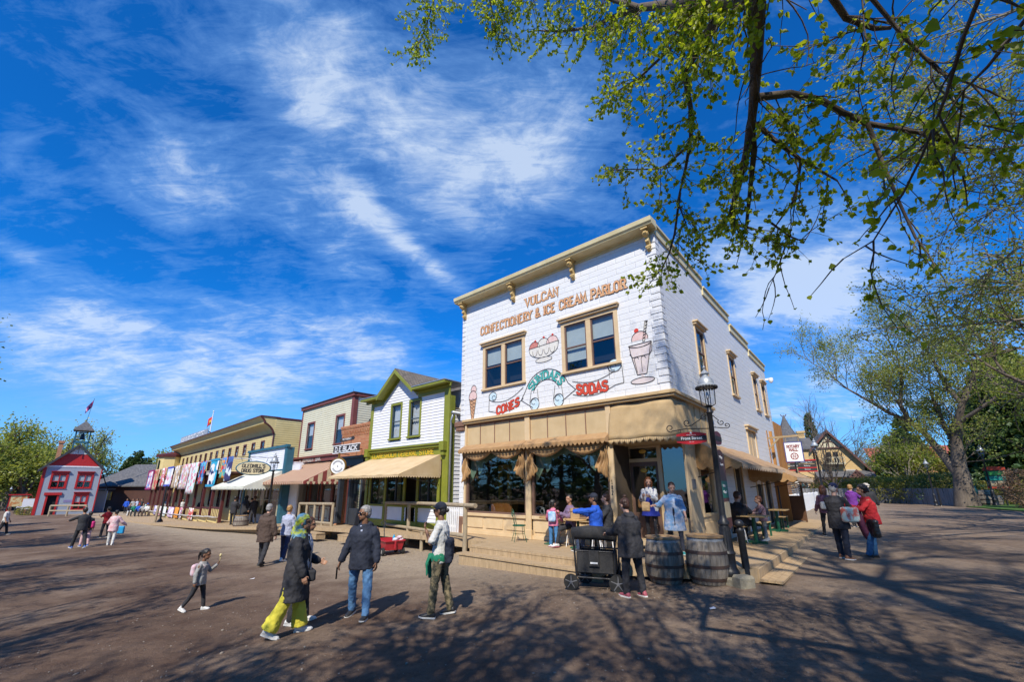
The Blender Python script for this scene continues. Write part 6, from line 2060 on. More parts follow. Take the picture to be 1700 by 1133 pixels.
# hitching rails
RW = MATS['rail_wood']
Rp,Lp = Vector((-1.30,13.50,-.13)),Vector((-5.25,18.9,-.26))
md = Vector((Rp.x*.32 + Lp.x*.68,Rp.y*.32 + Lp.y*.68,-.24))
hr = thing('hitching_rail','peeled-log hitching rail before the general store and parlor','railing',tuple(Rp))
def Q(v): return Vector(v) - Rp
for nm_,p,h in (('post',Rp,1.47),('post',Lp,1.5),('post',Lp.lerp(Rp,.36),1.48)):
    m_ = MB(); m_.tube([Q(p) - Vector((0,0,.1)),Q(p) + Vector((.01,0,h/2)),Q(p) + Vector((0,0,h))],[.075,.068,.07],9); m_.build('post',RW,hr,smooth=2)
for p in (Vector((-2.94,15.2,-.2)),):
    m_ = MB(); m_.tube([Q(p),Q(p) + Vector((0,0,.62))],.06,9); m_.build('short_post',RW,hr,smooth=2)
m_ = MB(); e1 = Rp + Vector((.35,-.5,1.50)); e2 = Lp + Vector((-.35,.5,1.52)); m_.tube([Q(e1),Q(e1.lerp(e2,.5)) + Vector((0,0,.02)),Q(e2)],[.07,.062,.07],9); m_.build('top_rail',RW,hr,smooth=2)
m_ = MB(); m_.tube([Q(Rp + Vector((0,0,.60))),Q(Lp + Vector((0,0,.64)))],.06,9); m_.build('low_rail',RW,hr,smooth=2)
R2p,L2p = Vector((-8.4,20.98,-.37)),Vector((-11.6,24.3,-.46))
rail('hitching_rail','peeled-log hitching rail before the striped awning',[R2p.lerp(L2p,i/4) for i in range(5)],1.52,RW,.62,r=.07)
pp_ = gnd(256,871)
m_ = MB(Matrix.Translation(pp_)); m_.tube([(0,0,0),(.08,0,1.45)],.09,8); tag(m_.build('leaning_post',RW,None,smooth=2),'short pale wooden post leaning before the hotel','post')

# red toy wagon cart
wg = gnd(646,921)
wa = thing('pull_wagon','red plastic pull wagon standing before the general store rail','wagon',Matrix.Translation(wg) @ Matrix.Rotation(R(35),4,'Z'))
PR = mat('red_plastic',(.42,.02,.03),.4,(.36,.02,.03),4)
mb = MB()
def tub(mb,x,y,z0,z1,fl): 
    mb.add([(-x,-y,z0),(x,-y,z0),(x,y,z0),(-x,y,z0),(-x - fl,-y - fl,z1),(x + fl,-y - fl,z1),(x + fl,y + fl,z1),(-x - fl,y + fl,z1)],[(0,3,2,1),(0,1,5,4),(1,2,6,5),(2,3,7,6),(3,0,4,7)])
tub(mb,.26,.42,.17,.45,.06); tub(mb,.24,.40,.20,.45,.05)
for a,b in (((-.34,-.5),(.34,-.5)),((.34,-.5),(.34,.5)),((.34,.5),(-.34,.5)),((-.34,.5),(-.34,-.5))): mb.tube([(a[0],a[1],.455),(b[0],b[1],.455)],.02,6)
mb.box(-.2,.2,-.12,-.02,.2,.42)
mb.box(-.03,.03,-.53,-.5,.22,.45)
mb.build('tub',PR,wa,bevel=.01)
for x in (-.33,.33):
    for y in (-.30,.30):
        m_ = MB(); m_.lathe([(.05,-.04),(.12,-.035),(.13,0),(.12,.035),(.05,.04)],(x,y,.13),18,axis=(1,0,0)); wl = m_.build('wheel',MATS['rubber'],wa,smooth=2)
        m_ = MB(); m_.lathe([(.01,-.045),(.06,-.043),(.06,.043),(.01,.045)],(x,y,.13),10,axis=(1,0,0)); m_.build('hub',mat('hub_grey',(.3,.28,.25),.5),wl)
m_ = MB(); m_.tube([(0,.5,.25),(.02,.72,.85)],.015,6); m_.tube([(-.07,.75,.95),(-.05,.72,.86),(.07,.72,.86),(.09,.75,.95),(0,.77,1.0),(-.07,.75,.95)],.014,6); m_.build('pull_handle',MATS['black_paint'],wa,smooth=2)
m_ = MB(); m_.lathe([(.045,0),(.045,.18),(.02,.22),(.02,.25)],tuple(wg + Vector((.12,.02,.36))),12); tag(m_.build('water_bottle',mat('bottle_blue',(.02,.35,.6),.3),None,smooth=2),'bright blue bottle standing in the red wagon','bottle')
m_ = MB(); 
for i in range(6): m_.ell(wg + Vector((.28 + random.uniform(-.1,.1),-.05 + random.uniform(-.1,.1),.42 + random.uniform(0,.12))),(.09,.08,.06),8,6)
tag(m_.build('plastic_bag',mat('bag_pink',(.6,.35,.42),.3,(.7,.7,.72),12),None,smooth=True),'pink and white carrier bag in the red wagon','bag')

# black wagon stroller
w0,w1_ = gnd(950,980),gnd(1028,984)
dw = (w1_ - w0); ww_ = dw.length
SM = Matrix.Translation(w0) @ Matrix.Rotation(math.atan2(dw.y,dw.x),4,'Z')
sw = thing('wagon_stroller','black folding wagon stroller with a padded canopy bar and mesh sides','stroller wagon',SM)
BF = mat('black_fabric',(.014,.014,.016),.8,(.03,.03,.032),30,.3,60)
Ln,Wd = ww_,.55
mb = MB()
for y in (0,Wd):
    mb.tube([(.12,y,.24),(Ln - .06,y,.24)],.018,8); mb.tube([(.1,y,.24),(.06,y,1.0)],.02,8); mb.tube([(Ln - .06,y,.24),(Ln - .02,y,1.02),(Ln + .12,y,1.1)],.02,8); mb.tube([(.1,y,.72),(Ln - .04,y,.72)],.016,8)
mb.tube([(Ln + .12,0,1.1),(Ln + .12,Wd,1.1)],.02,8); mb.tube([(.0,0,.18),(.0,Wd,.18)],.018,8); mb.tube([(Ln,0,.18),(Ln,Wd,.18)],.018,8)
mb.build('frame',MATS['iron'],sw,smooth=2)
mb = MB(); mb.box(.12,Ln - .08,-.01,0,.33,.70); mb.box(.12,Ln - .08,Wd,Wd + .01,.33,.70); mb.box(.11,.12,0,Wd,.33,.70); mb.box(Ln - .08,Ln - .07,0,Wd,.33,.70); mb.box(.12,Ln - .08,0,Wd,.32,.34)
mb.box(.36,.56,-.05,-.012,.45,.74)
mb.build('fabric_sides',BF,sw,bevel=.01)
mb = MB(); mb.box(.39,.53,-.055,-.051,.50,.53); mb.build('pocket_print',MATS['white_paint'],sw)
mb = MB(); mb.loft([((.02 + (Ln - .05)*i/8,Wd*.35,1.04 + .02*math.sin(i)),.15 + .01*math.sin(i*2),.085,Matrix.Rotation(PI/2,3,'Y')) for i in range(9)],12) if False else mb.tube([(.0,Wd*.3,1.02),(.3,Wd*.3,1.05),(Ln - .25,Wd*.3,1.04),(Ln,Wd*.3,1.0)],[.075,.09,.09,.075],12,flat=1.5)
mb.build('rolled_canopy',BF,sw,smooth=True)
def wheel(mat_parent,c,r,w_):
    m_ = MB(); m_.lathe([(r*.8,-w_/2),(r*.97,-w_/2),(r,0),(r*.97,w_/2),(r*.8,w_/2)],c,26,axis=(0,1,0)); wl = m_.build('wheel',MATS['rubber'],mat_parent,smooth=2)
    m_ = MB(); n_ = 5
    m_.tube([(c[0] + r*.8*math.cos(2*PI*i/24),c[1] - w_*.3,c[2] + r*.8*math.sin(2*PI*i/24)) for i in range(25)],.008,5)
    for i in range(n_):
        a = 2*PI*i/n_ + .3; m_.tube([(c[0],c[1] - w_*.4,c[2]),(c[0] + r*.8*math.cos(a),c[1] - w_*.3,c[2] + r*.8*math.sin(a))],.012,5)
    m_.lathe([(.03,-w_*.6),(.03,w_*.6)],c,10,axis=(0,1,0)); m_.build('spokes',mat('spoke_grey',(.16,.16,.17),.4),wl)
for c in ((0,-.05,.15),(.14,Wd + .05,.15),(Ln,-.05,.17),(Ln - .12,Wd + .05,.17)): wheel(sw,c,.15 if c[0] < .5 else .17,.035)

# cafe tables, chairs, benches
GM,WTp = MATS['green_metal'],MATS['wood_top']
def cafe_table(M,label,r=.36,group='green pedestal tables on the boardwalk'):
    t_ = thing('cafe_table',label,'table',M,group)
    m_ = MB(); m_.lathe([(.24,0),(.24,.02),(.08,.05),(.035,.09),(.035,.68),(.10,.70)],(0,0,0),18); m_.build('pedestal',GM,t_,smooth=2)
    m_ = MB(); m_.lathe([(r - .01,.70),(r,.71),(r,.735),(r - .01,.745)],(0,0,0),28); m_.build('table_top',WTp,t_,smooth=2)
    return t_
def bdk(px,py,z=.34): p = at_z(px,py,z); return Vector(p)
t1_ = cafe_table(Matrix.Translation(bdk(917,904)),'round pedestal cafe table behind the girl in pink')
t2_ = copy_tree(t1_,Matrix.Translation(FA @ Vector((ssolve(960,880,-.72)[0],-.72,.34))),'round pedestal cafe table between the seated couple','green pedestal tables on the boardwalk')
def chair(M,label,m,group='wire-back ice cream chairs'):
    t_ = thing('wire_chair',label,'chair',M,group)
    m_ = MB(); m_.lathe([(.19,.44),(.20,.45),(.20,.465),(.19,.475)],(0,0,0),22); m_.build('seat',m,t_,smooth=2)
    for sx in (-1,1):
        for sy in (-1,1):
            m_ = MB(); m_.tube([(sx*.12,sy*.12,.45),(sx*.13,sy*.13,.25),(sx*.19,sy*.19,0)],.009,6); m_.build('leg',m,t_,smooth=2)
    m_ = MB(); m_.tube([(.14*math.cos(a),.14*math.sin(a),.22) for a in np.linspace(0,2*PI,17)],.006,5); m_.build('leg_ring',m,t_)
    m_ = MB(); m_.tube([(-.17,-.10,.46),(-.19,-.17,.75),(-.14,-.2,.90),(0,-.21,.93),(.14,-.2,.90),(.19,-.17,.75),(.17,-.10,.46)],.009,6)
    for sx in (-1,1): m_.tube([(sx*.08 + .065*math.cos(a),-.20,.80 + .075*math.sin(a)) for a in np.linspace(0,2*PI,15)],.007,5); m_.tube([(sx*.04,-.13,.46),(sx*.015,-.18,.68),(sx*.08,-.2,.73)],.007,5)
    m_.build('wire_back',m,t_,smooth=2)
    return t_
fa = math.atan2(-VA.y,-VA.x)
ch1 = chair(Matrix.Translation(bdk(862,900)) @ Matrix.Rotation(R(-80),4,'Z'),'empty dark green wire chair alone before the left window',GM)
chW = chair(Matrix.Translation(bdk(893,893)) @ Matrix.Rotation(R(150),4,'Z'),'white wire chair beside the cafe table',MATS['white_paint'])
PIC = mat('picnic_wood',(.50,.34,.15),.7,(.38,.25,.11),4,stretch=(1,6,1))
def slab_table(M,label):
    t_ = thing('plank_table',label,'table',M,'plank tables by the side wall')
    m_ = MB(); m_.box(-.36,.36,-.38,.38,.72,.76); m_.build('table_top',PIC,t_,bevel=.008)
    m_ = MB(); m_.tube([(0,0,.05),(0,0,.72)],.05,8); m_.box(-.28,.28,-.06,.06,0,.07); m_.box(-.06,.06,-.28,.28,0,.068); m_.build('pedestal',GM,t_)
    return t_
MSr = Matrix.Rotation(fa + PI/2,4,'Z')
slab_table(Matrix.Translation(uv(-.85,3.3,.34)) @ MSr,'plank-top green pedestal table where the man in black sits')
slab_table(Matrix.Translation(uv(-.75,7.6,.34)) @ MSr,'farther empty plank-top table by the side wall')
def bench(M,label):
    t_ = thing('bench',label,'bench',M,'green framed benches by the side wall')
    m_ = MB(); m_.box(-.6,.6,-.15,-.01,.42,.45); m_.box(-.6,.6,.01,.15,.42,.45); m_.build('seat',PIC,t_,bevel=.006)
    for x in (-.5,.5):
        m_ = MB(); m_.box(x - .03,x + .03,-.14,.14,.36,.42); m_.box(x - .03,x + .03,-.14,-.09,0,.36); m_.box(x - .03,x + .03,.09,.14,0,.36); m_.build('leg',GM,t_)
    return t_
bn = bench(Matrix.Translation(uv(-.7,5.2,.34)) @ Matrix.Rotation(math.atan2(UA.y,UA.x) + PI/2,4,'Z'),'green framed plank bench behind the child with the dark backpack')
copy_tree(bn,Matrix.Translation(uv(-.7,8.7,.34)) @ Matrix.Rotation(math.atan2(UA.y,UA.x) + PI/2,4,'Z'),'green framed plank bench at the farther table','green framed benches by the side wall')
# paper bags / takeaway box on table
m_ = MB(Matrix.Translation(FA @ Vector((ssolve(955,880,-.7)[0],-.7,.34 + .745)))); m_.box(-.12,.12,-.08,.08,0,.26); tag(m_.build('paper_bag',mat('kraft',(.42,.28,.14),.8),None),'brown paper bag on the table between the seated couple','paper bag')

# map sign at the far right
mp_ = gnd(1655,842); md_ = at_d(1650,782,47.0)
ms = thing('map_sign','map sign with red top, green and teal bands and two cream fields by the lawn','sign',Matrix.Translation((md_.x,md_.y,terr(md_.x))) @ Matrix.Rotation(math.atan2(-md_.x,md_.y),4,'Z') @ Matrix.Diagonal((.74,1,.70,1)))
mb = MB(); mb.tube([(.25,0,0),(.25,0,3.9)],.06,8); mb.build('post',MATS['iron'],ms)
mb = MB(); mb.prism([(-.75,3.55),(.75,3.55),(.75,3.85),(.35,3.95),(-.35,3.95),(-.75,3.85)],-.1,-.06); mb.box(-.72,.78,-.1,-.06,1.75,1.92); mb.build('red_head',mat('map_red',(.62,.07,.03),.5),ms)
for nm_,m2_,z0,z1 in (('green_band',mat('map_green',(.06,.35,.08),.5),3.05,3.48),('teal_band',mat('map_teal',(.02,.35,.27),.5),2.55,2.98)):
    mb = MB(); mb.box(-.68,.68,-.1,-.06,z0,z1); mb.build(nm_,m2_,ms)
mb = MB(); mb.box(-.66,-.04,-.1,-.06,2.0,2.48); mb.build('cream_field',MATS['panel_cream'],ms)
mb = MB(); mb.box(.04,.66,-.1,-.06,2.0,2.48); mb.build('cream_field',MATS['panel_cream'],ms)
mb = MB(); mb.box(-.7,.7,-.06,-.03,1.8,3.6); mb.build('backing',INK,ms)
# iron posts and kiosks at far left
for i,(px,py,lab) in enumerate(((1563,841,'thin dark post right beside the far street lamp'),(1301,868,'thin dark pole standing before the picket fence'))):
    p = gnd(px,py) if i == 0 else bdk(px,py)
    m_ = MB(Matrix.Translation(p)); m_.tube([(0,0,0),(0,0,1.6 if i else 1.3)],.06 if i == 0 else .03,8); m_.lathe([(.1,0),(.08,.05)],(0,0,0),10); tag(m_.build('post',MATS['iron'],None),lab,'post')
p = gnd(25,853)
ks = thing('notice_board','orange and cream notice board at the far left before the red shop','notice board',Matrix.Translation(p) @ Matrix.Rotation(R(45),4,'Z') @ Matrix.Scale(.7,4))
m_ = MB(); m_.box(-1.2,1.2,-.05,.05,1.2,3.2); m_.build('board',mat('board_orange',(.5,.2,.06),.6,(.6,.5,.25),1.5,edge=(.48,.52)),ks)
m_ = MB(); m_.box(-1.2,-1.05,-.06,.06,0,3.2); m_.box(1.05,1.2,-.06,.06,0,3.2); m_.box(-1.4,1.4,-.2,.2,3.2,3.4); m_.build('frame',MATS['red_paint'],ks)
p = gnd(42,853)
m_ = MB(Matrix.Translation(p) @ Matrix.Rotation(R(45),4,'Z')); m_.box(-.5,.5,-.03,.03,.5,1.8); m_.box(-.45,-.4,-.03,.03,0,.5); m_.box(.4,.45,-.03,.03,0,.5); tag(m_.build('menu_board',MATS['white_paint'],None),'small white board beside the far left notice board','sign')
# litter specks
for i,(px,py,lab) in enumerate(((419,963,'scrap of white paper on the gravel left of the hijab wearer'),(1183,1013,'pale blue scrap of paper on the gravel before the barrels'))):
    m_ = MB(Matrix.Translation(gnd(px,py) + Vector((0,0,.015)))); m_.add([(-.05,-.03,0),(.05,-.02,.01),(.04,.04,.02),(-.03,.04,.0)],[(0,1,2,3)]); o = m_.build('paper_scrap',MATS['white_paint'],None); sm = o.modifiers.new('t','SOLIDIFY'); sm.thickness = .003; tag(o,lab,'litter')
# dome camera on the far corner
m_ = MB(FA @ Matrix.Translation((.25,15.2,7.55))); m_.lathe([(.1,.1),(.12,0),(.1,-.12),(.04,-.18)],(0,0,0),12); m_.box(-.25,0,-.04,.04,.0,.1); tag(m_.build('dome_camera',MATS['white_paint'],None,smooth=2),'small white dome camera on the far upper corner of the parlor','camera')

# ================================================================ people
SKIN = {'brown': mat('skin_brown',(.23,.115,.065),.5,(.19,.09,.05),30),'tan': mat('skin_tan',(.38,.20,.12),.5,(.33,.17,.10),30),'fair': mat('skin_fair',(.55,.33,.24),.5,(.50,.28,.20),30)}
EYE = mat('eye_dark',(.02,.015,.012),.2)
LIP = mat('lip',(.28,.09,.07),.5)
_tex = {}


def fold_tex(s):
    if s not in _tex:
        t = bpy.data.textures.new('folds%g' % s,'CLOUDS'); t.noise_scale = s; t.noise_depth = 2; _tex[s] = t
    return _tex[s]


def fuse(mb,name,m,parent,vox,smooth=3,fold=0.0,fscale=.12):
    me = mb.mesh(name)
    tmp = bpy.data.objects.new('tmp',me); COL.objects.link(tmp)
    r = tmp.modifiers.new('r','REMESH'); r.mode = 'VOXEL'; r.voxel_size = vox
    if smooth:
        s = tmp.modifiers.new('s','SMOOTH'); s.factor = .5; s.iterations = smooth
    if fold:
        d = tmp.modifiers.new('d','DISPLACE'); d.texture = fold_tex(fscale); d.strength = fold; d.mid_level = .5
    dg = bpy.context.evaluated_depsgraph_get()
    out = bpy.data.meshes.new_from_object(tmp.evaluated_get(dg))
    bpy.data.objects.remove(tmp); bpy.data.meshes.remove(me)
    out.name = name
    out.polygons.foreach_set('use_smooth',[True]*len(out.polygons))
    out.materials.clear()
    return link(name,out,m,parent)


def cloth(name,c,c2=None,sc=8,bump=.25):
    return mat('cloth_' + name,c,.85,c2 or tuple(x*.78 for x in c),sc,bump,40)


def rx(a): return Matrix.Rotation(R(a),3,'X')
def ry(a): return Matrix.Rotation(R(a),3,'Y')
def rz(a): return Matrix.Rotation(R(a),3,'Z')


def capsule(mb,a,b,r0,r1,n=10):
    a,b = Vector(a),Vector(b)
    d = b - a
    k = 3
    d0 = d.normalized() if d.length > 1e-6 else Vector((0,0,1))
    pts = [a - d0*r0*.98] + [a - d0*r0*.6] + [a,(a + b)/2,b] + [b + d0*r1*.6,b + d0*r1*.98]
    rr = [r0*.2,r0*.78,r0,(r0 + r1)/2,r1,r1*.78,r1*.2]
    mb.tube(pts,rr,n)


def person(label,pos,az_,H=1.74,skin='tan',lean=0,legs=((6,3,4),(-6,3,4)),arms=((8,10,12,0),(8,10,12,0)),head=(0,0,0),seat=None,near=False,
           top=None,bottom=None,shoes=None,hair=None,hat=None,female=False,build=1.0,child=False,glasses=False,extra=None,group=None,twist=0,gl_arms=None):
    """az_: direction faced, clockwise from +Y (away from the viewer); legs: (flex, out, knee) for left, right; arms: (forward, out, elbow, inward)"""
    s = H/1.75
    hs = 1.05 if not child else 1.24
    M = Matrix.Translation(Vector(pos)) @ Matrix.Rotation(-R(az_),4,'Z') @ Matrix.Scale(s,4)
    vb = (.0075 if near else .016)/1.0
    vc = (.012 if near else .02)
    TH,SH = (.42,.42) if not child else (.38,.38)
    # legs
    hipw = .095
    J = {}
    low = 0
    for i,sd in ((0,-1),(1,1)):
        fl,ab,kn = legs[i]
        d1 = Vector((sd*math.sin(R(ab)),math.sin(R(fl))*math.cos(R(ab)),-math.cos(R(fl))*math.cos(R(ab))))
        f2 = fl - kn
        d2 = Vector((sd*math.sin(R(ab))*.4,math.sin(R(f2)),-math.cos(R(f2))))
        d2.normalize()
        h = Vector((sd*hipw,0,0)); k_ = h + d1*TH; a_ = k_ + d2*SH
        J[i] = [h,k_,a_,f2]
        low = min(low,a_.z)
    pz = (-low + .085) if seat is None else seat/s + .09
    P = Vector((0,0,pz))
    for i in (0,1): J[i] = [v + P for v in J[i][:3]] + [J[i][3]]
    Rl = rx(-lean) @ rz(twist)
    SPN = .52 if not child else .46
    def sp(t,x=0,y=0): return P + Rl @ Vector((x,y,t))
    shw = (.165 if female else .188)*build ** .5
    N0 = sp(SPN + .045)
    Rh = rz(-head[0]) @ rx(-head[1] - lean*.3) @ ry(head[2])
    HC = N0 + (Rl @ Vector((0,.015,.05))) + Rh @ Vector((0,.02,.108*hs))
    # arms
    A = {}
    for i,sd in ((0,-1),(1,1)):
        fw,ou,el,inn = arms[i]
        S = sp(SPN - .055,sd*shw)
        d1 = Vector((sd*math.sin(R(ou)),math.sin(R(fw))*math.cos(R(ou)),-math.cos(R(fw))*math.cos(R(ou))))
        f2 = fw + el; o2 = ou - inn
        d2 = Vector((sd*math.sin(R(o2)),math.sin(R(f2))*math.cos(R(o2)),-math.cos(R(f2))*math.cos(R(o2))))
        d1,d2 = Rl @ d1,Rl @ d2
        E_ = S + d1*(.275 if not child else .23); W_ = E_ + d2*(.25 if not child else .21)
        A[i] = [S,E_,W_,d2.normalized()]
    # ---- body
    b = MB(M)
    fb = .92 if female else 1.0
    bw = build
    rings = [(-.06,.145*bw,.105*bw),(.04,.155*bw,.11*bw),(.16,.13*fb*bw,.098*bw),(.30,.155*fb*bw,.11*bw),(.40,.165*fb,.105),(SPN - .03,.13*fb,.08),(SPN + .02,.06,.06)]
    b.loft([(sp(t),a,c,Rl) for t,a,c in rings],16)
    capsule(b,N0 - Rl @ Vector((0,0,.05)),N0 + (Rl @ Vector((0,.02,.07))),.060*(1 if not child else .85),.054)
    def hp_(x,y,z): return HC + Rh @ (Vector((x,y,z))*hs)
    b.ell(hp_(0,-.012,.025),(.076*hs,.094*hs,.098*hs),18,14,rot=Rh)
    b.ell(hp_(0,.022,-.045),(.056*hs,.066*hs,.066*hs),14,10,rot=Rh)
    b.ell(hp_(0,.060,-.083),(.026*hs,.022*hs,.020*hs),8,6,rot=Rh)
    capsule(b,hp_(0,.082,.004),hp_(0,.101,-.026),.010*hs,.014*hs,8)
    for sd in (-1,1):
        b.ell(hp_(sd*.078,-.005,-.012),(.010*hs,.020*hs,.032*hs),8,6,rot=Rh)
        b.ell(hp_(sd*.034,.070,.026),(.024*hs,.012*hs,.010*hs),8,6,rot=Rh)
    b.ell(hp_(0,.083,-.052),(.024*hs,.010*hs,.011*hs),8,6,rot=Rh)
    for i,sd in ((0,-1),(1,1)):
        h,k_,a_,f2 = J[i]
        capsule(b,h,k_,.078*bw,.052); capsule(b,k_,a_,.052,.036)
        S,E_,W_,d2 = A[i]
        capsule(b,S,E_,.050*(fb + bw - 1),.038); capsule(b,E_,W_,.038,.026)
        # hand: palm, four fingers of unequal length, thumb
        w_ax = Rl @ Vector((0,1,0))
        w_ax = (w_ax - d2*w_ax.dot(d2))
        w_ax = w_ax.normalized() if w_ax.length > .2 else Vector((1,0,0))
        n_ax = d2.cross(w_ax)*(1 if sd < 0 else -1)       # towards the body
        ks = 1.0 if not child else .85
        if arms[i][2] > 60: w_ax,n_ax = n_ax*(1),-w_ax*1
        pc = W_ + d2*.045*ks
        for q in (-1.5,-.5,.5,1.5):
            root = W_ + d2*.085*ks + w_ax*q*.0195*ks
            capsule(b,W_ + d2*.01 + w_ax*q*.011*ks,root,.0155,.0125,8)
            ln = {-1.5: .058,-.5: .072,.5: .078,1.5: .070}[q]*ks
            m1 = root + (d2*.85 + n_ax*.35).normalized()*ln*.55
            m2 = m1 + (d2*.45 + n_ax*.8).normalized()*ln*.5
            capsule(b,root,m1,.0095,.0088,6); capsule(b,m1,m2,.0088,.0075,6)
        tr_ = W_ + d2*.03*ks + w_ax*.028
        t1 = tr_ + (d2*.6 + w_ax*.75 + n_ax*.25).normalized()*.042*ks
        capsule(b,tr_,t1,.013,.010,6); capsule(b,t1,t1 + (d2*.9 + n_ax*.45).normalized()*.03*ks,.010,.0085,6)
    body = fuse(b,'person',SKIN[skin],None,vb*s,2)
    tag(body,label,'person',group)
    # eyes and mouth
    if near or H:
        e = MB(M)
        for sd in (-1,1): e.ell(hp_(sd*.030,.0815,.010),(.011*hs,.006*hs,.006*hs),8,6,rot=Rh)
        e.build('eyes',EYE,body,smooth=True)
        e = MB(M); e.ell(hp_(0,.0915,-.052),(.020*hs,.005*hs,.0055*hs),8,6,rot=Rh); e.build('mouth',LIP,body,smooth=True)
    # ---- upper garment
    col = top[0]; hem = top[1]; slv = top[2]; th = top[3] if len(top) > 3 else .014
    opt = top[4] if len(top) > 4 else ''
    g = MB(M)
    rg = []
    if 'flare' in opt: fl_ = 1.35
    elif 'coat' in opt: fl_ = 1.12
    else: fl_ = 1.0
    z = hem
    base = [(-.30,.175,.135),(-.06,.165,.125),(.04,.165,.12),(.16,.145*fb,.11),(.30,.168*fb,.122),(.40,.178*fb,.118),(SPN - .05,.150*fb,.095),(SPN + .005,.085,.075),(SPN + .04,.064,.064)]
    def rat(t):
        if t <= base[0][0]: return base[0][1]*(1 + (base[0][0] - t)*.5*(fl_ - .8)),base[0][2]*(1 + (base[0][0] - t)*.5*(fl_ - .8))
        for p,q in zip(base[:-1],base[1:]):
            if t <= q[0]:
                f = (t - p[0])/(q[0] - p[0]); return p[1] + (q[1] - p[1])*f,p[2] + (q[2] - p[2])*f
        return base[-1][1:]
    ts = [t for t in (-.75,-.6,-.45,-.3,-.18,-.06,.04,.16,.30,.40,SPN - .05,SPN + .005,SPN + .04) if t > hem + .03]
    ts = [hem] + ts
    seatf = seat is not None
    for t in ts:
        a,c = rat(t)
        if t < .1: a,c = a*(1 + (fl_ - 1)*(.1 - t)*1.6),c*(1 + (fl_ - 1)*(.1 - t)*1.6)
        wid = bw if t < .42 else 1.0
        ctr = sp(t) if t > -.05 else P + Vector((0,0,t))
        if not (seatf and t < -.08): rg.append((ctr,(a + th)*wid,(c + th)*wid,Rl if t > -.05 else None))
    g.loft(rg,18)
    for i,sd in ((0,-1),(1,1)):
        S,E_,W_,d2 = A[i]
        g.ell(S - Rl @ Vector((sd*.012,0,.012)),(.055 + th*.6,.055 + th*.6,.055 + th*.6),12,8)
        if slv > 0:
            L1 = min(1,slv*2)
            e1 = S + (E_ - S)*L1
            capsule(g,S - Rl @ Vector((sd*.012,0,.012)),e1,.050*fb + th*.7,.040*fb + th*.9 + (.01 if slv < .6 else 0))
            if slv > .5:
                L2 = (slv - .5)*2
                e2 = E_ + (W_ - E_)*L2*.97
                capsule(g,E_,e2,.042 + th,.034 + th*.8)
    if 'hood' in opt:
        g.loft([(sp(SPN - .02,0,-.05),.10,.07,Rl @ rx(25)),(sp(SPN + .03,0,-.075),.125,.075,Rl @ rx(35)),(sp(SPN + .065,0,-.055),.105,.065,Rl @ rx(30))],14)
        for sd in (-1,1): capsule(g,sp(SPN + .03,sd*.075,-.02),sp(SPN - .02,sd*.045,.07),.03,.024)
    if 'collar' in opt: g.loft([(sp(SPN + .01),.075,.072,Rl),(sp(SPN + .055),.064,.062,Rl)],14)
    fuse(g,'jacket' if slv > .8 else 'shirt',col,body,vc*s,2,fold=(.030 if near else .018)*s,fscale=.075)
    # ---- lower garment
    if bottom:
        g = MB(M); bc = bottom[0]; kind = bottom[1]; bth = .012
        if kind in ('trousers','wide','tight','shorts'):
            bt_ = {'trousers': .018,'wide': .03,'tight': .006,'shorts': .03}[kind]
            g.loft([(P + Vector((0,0,-.10)),.15*bw,.105*bw,None),(P + Vector((0,0,-.02)),.165*bw,.125*bw,None),(sp(.06),.16*bw,.118*bw,Rl),(sp(.12),.15*fb*bw,.112*bw,Rl)],16)
            for i,sd in ((0,-1),(1,1)):
                h,k_,a_,f2 = J[i]
                capsule(g,h,k_,.082*bw + bt_*.7,.056 + bt_)
                if kind == 'wide':
                    e = a_ + (k_ - a_)*.02
                    m_ = (k_ + e)/2
                    g.tube([k_,m_,e],[.085,.105,.125],12,flat=1)
                    capsule(g,h,k_,.095,.09)
                elif kind != 'shorts':
                    capsule(g,k_,a_ + (k_ - a_)*(.05 if kind != 'tight' else .1),.055 + bt_,.041 + bt_*1.2)
                    if kind == 'trousers': capsule(g,a_ + (k_ - a_)*.12,a_ + Vector((0,.01,.005)),.055,.06)
        elif kind == 'skirt':
            ln = bottom[2]
            g.loft([(sp(.14),.14,.11,Rl),(sp(.02),.17*bw,.14,Rl),(P + Vector((0,.0,-.1)),.20*bw,.18,None),(P + Vector((0,0,-ln)),.26*bw,.24,None)],20)
        fuse(g,{'skirt': 'skirt','shorts': 'shorts'}.get(kind,'trousers'),bc,body,vc*s,2,fold=(.032 if near else .018)*s,fscale=.07)
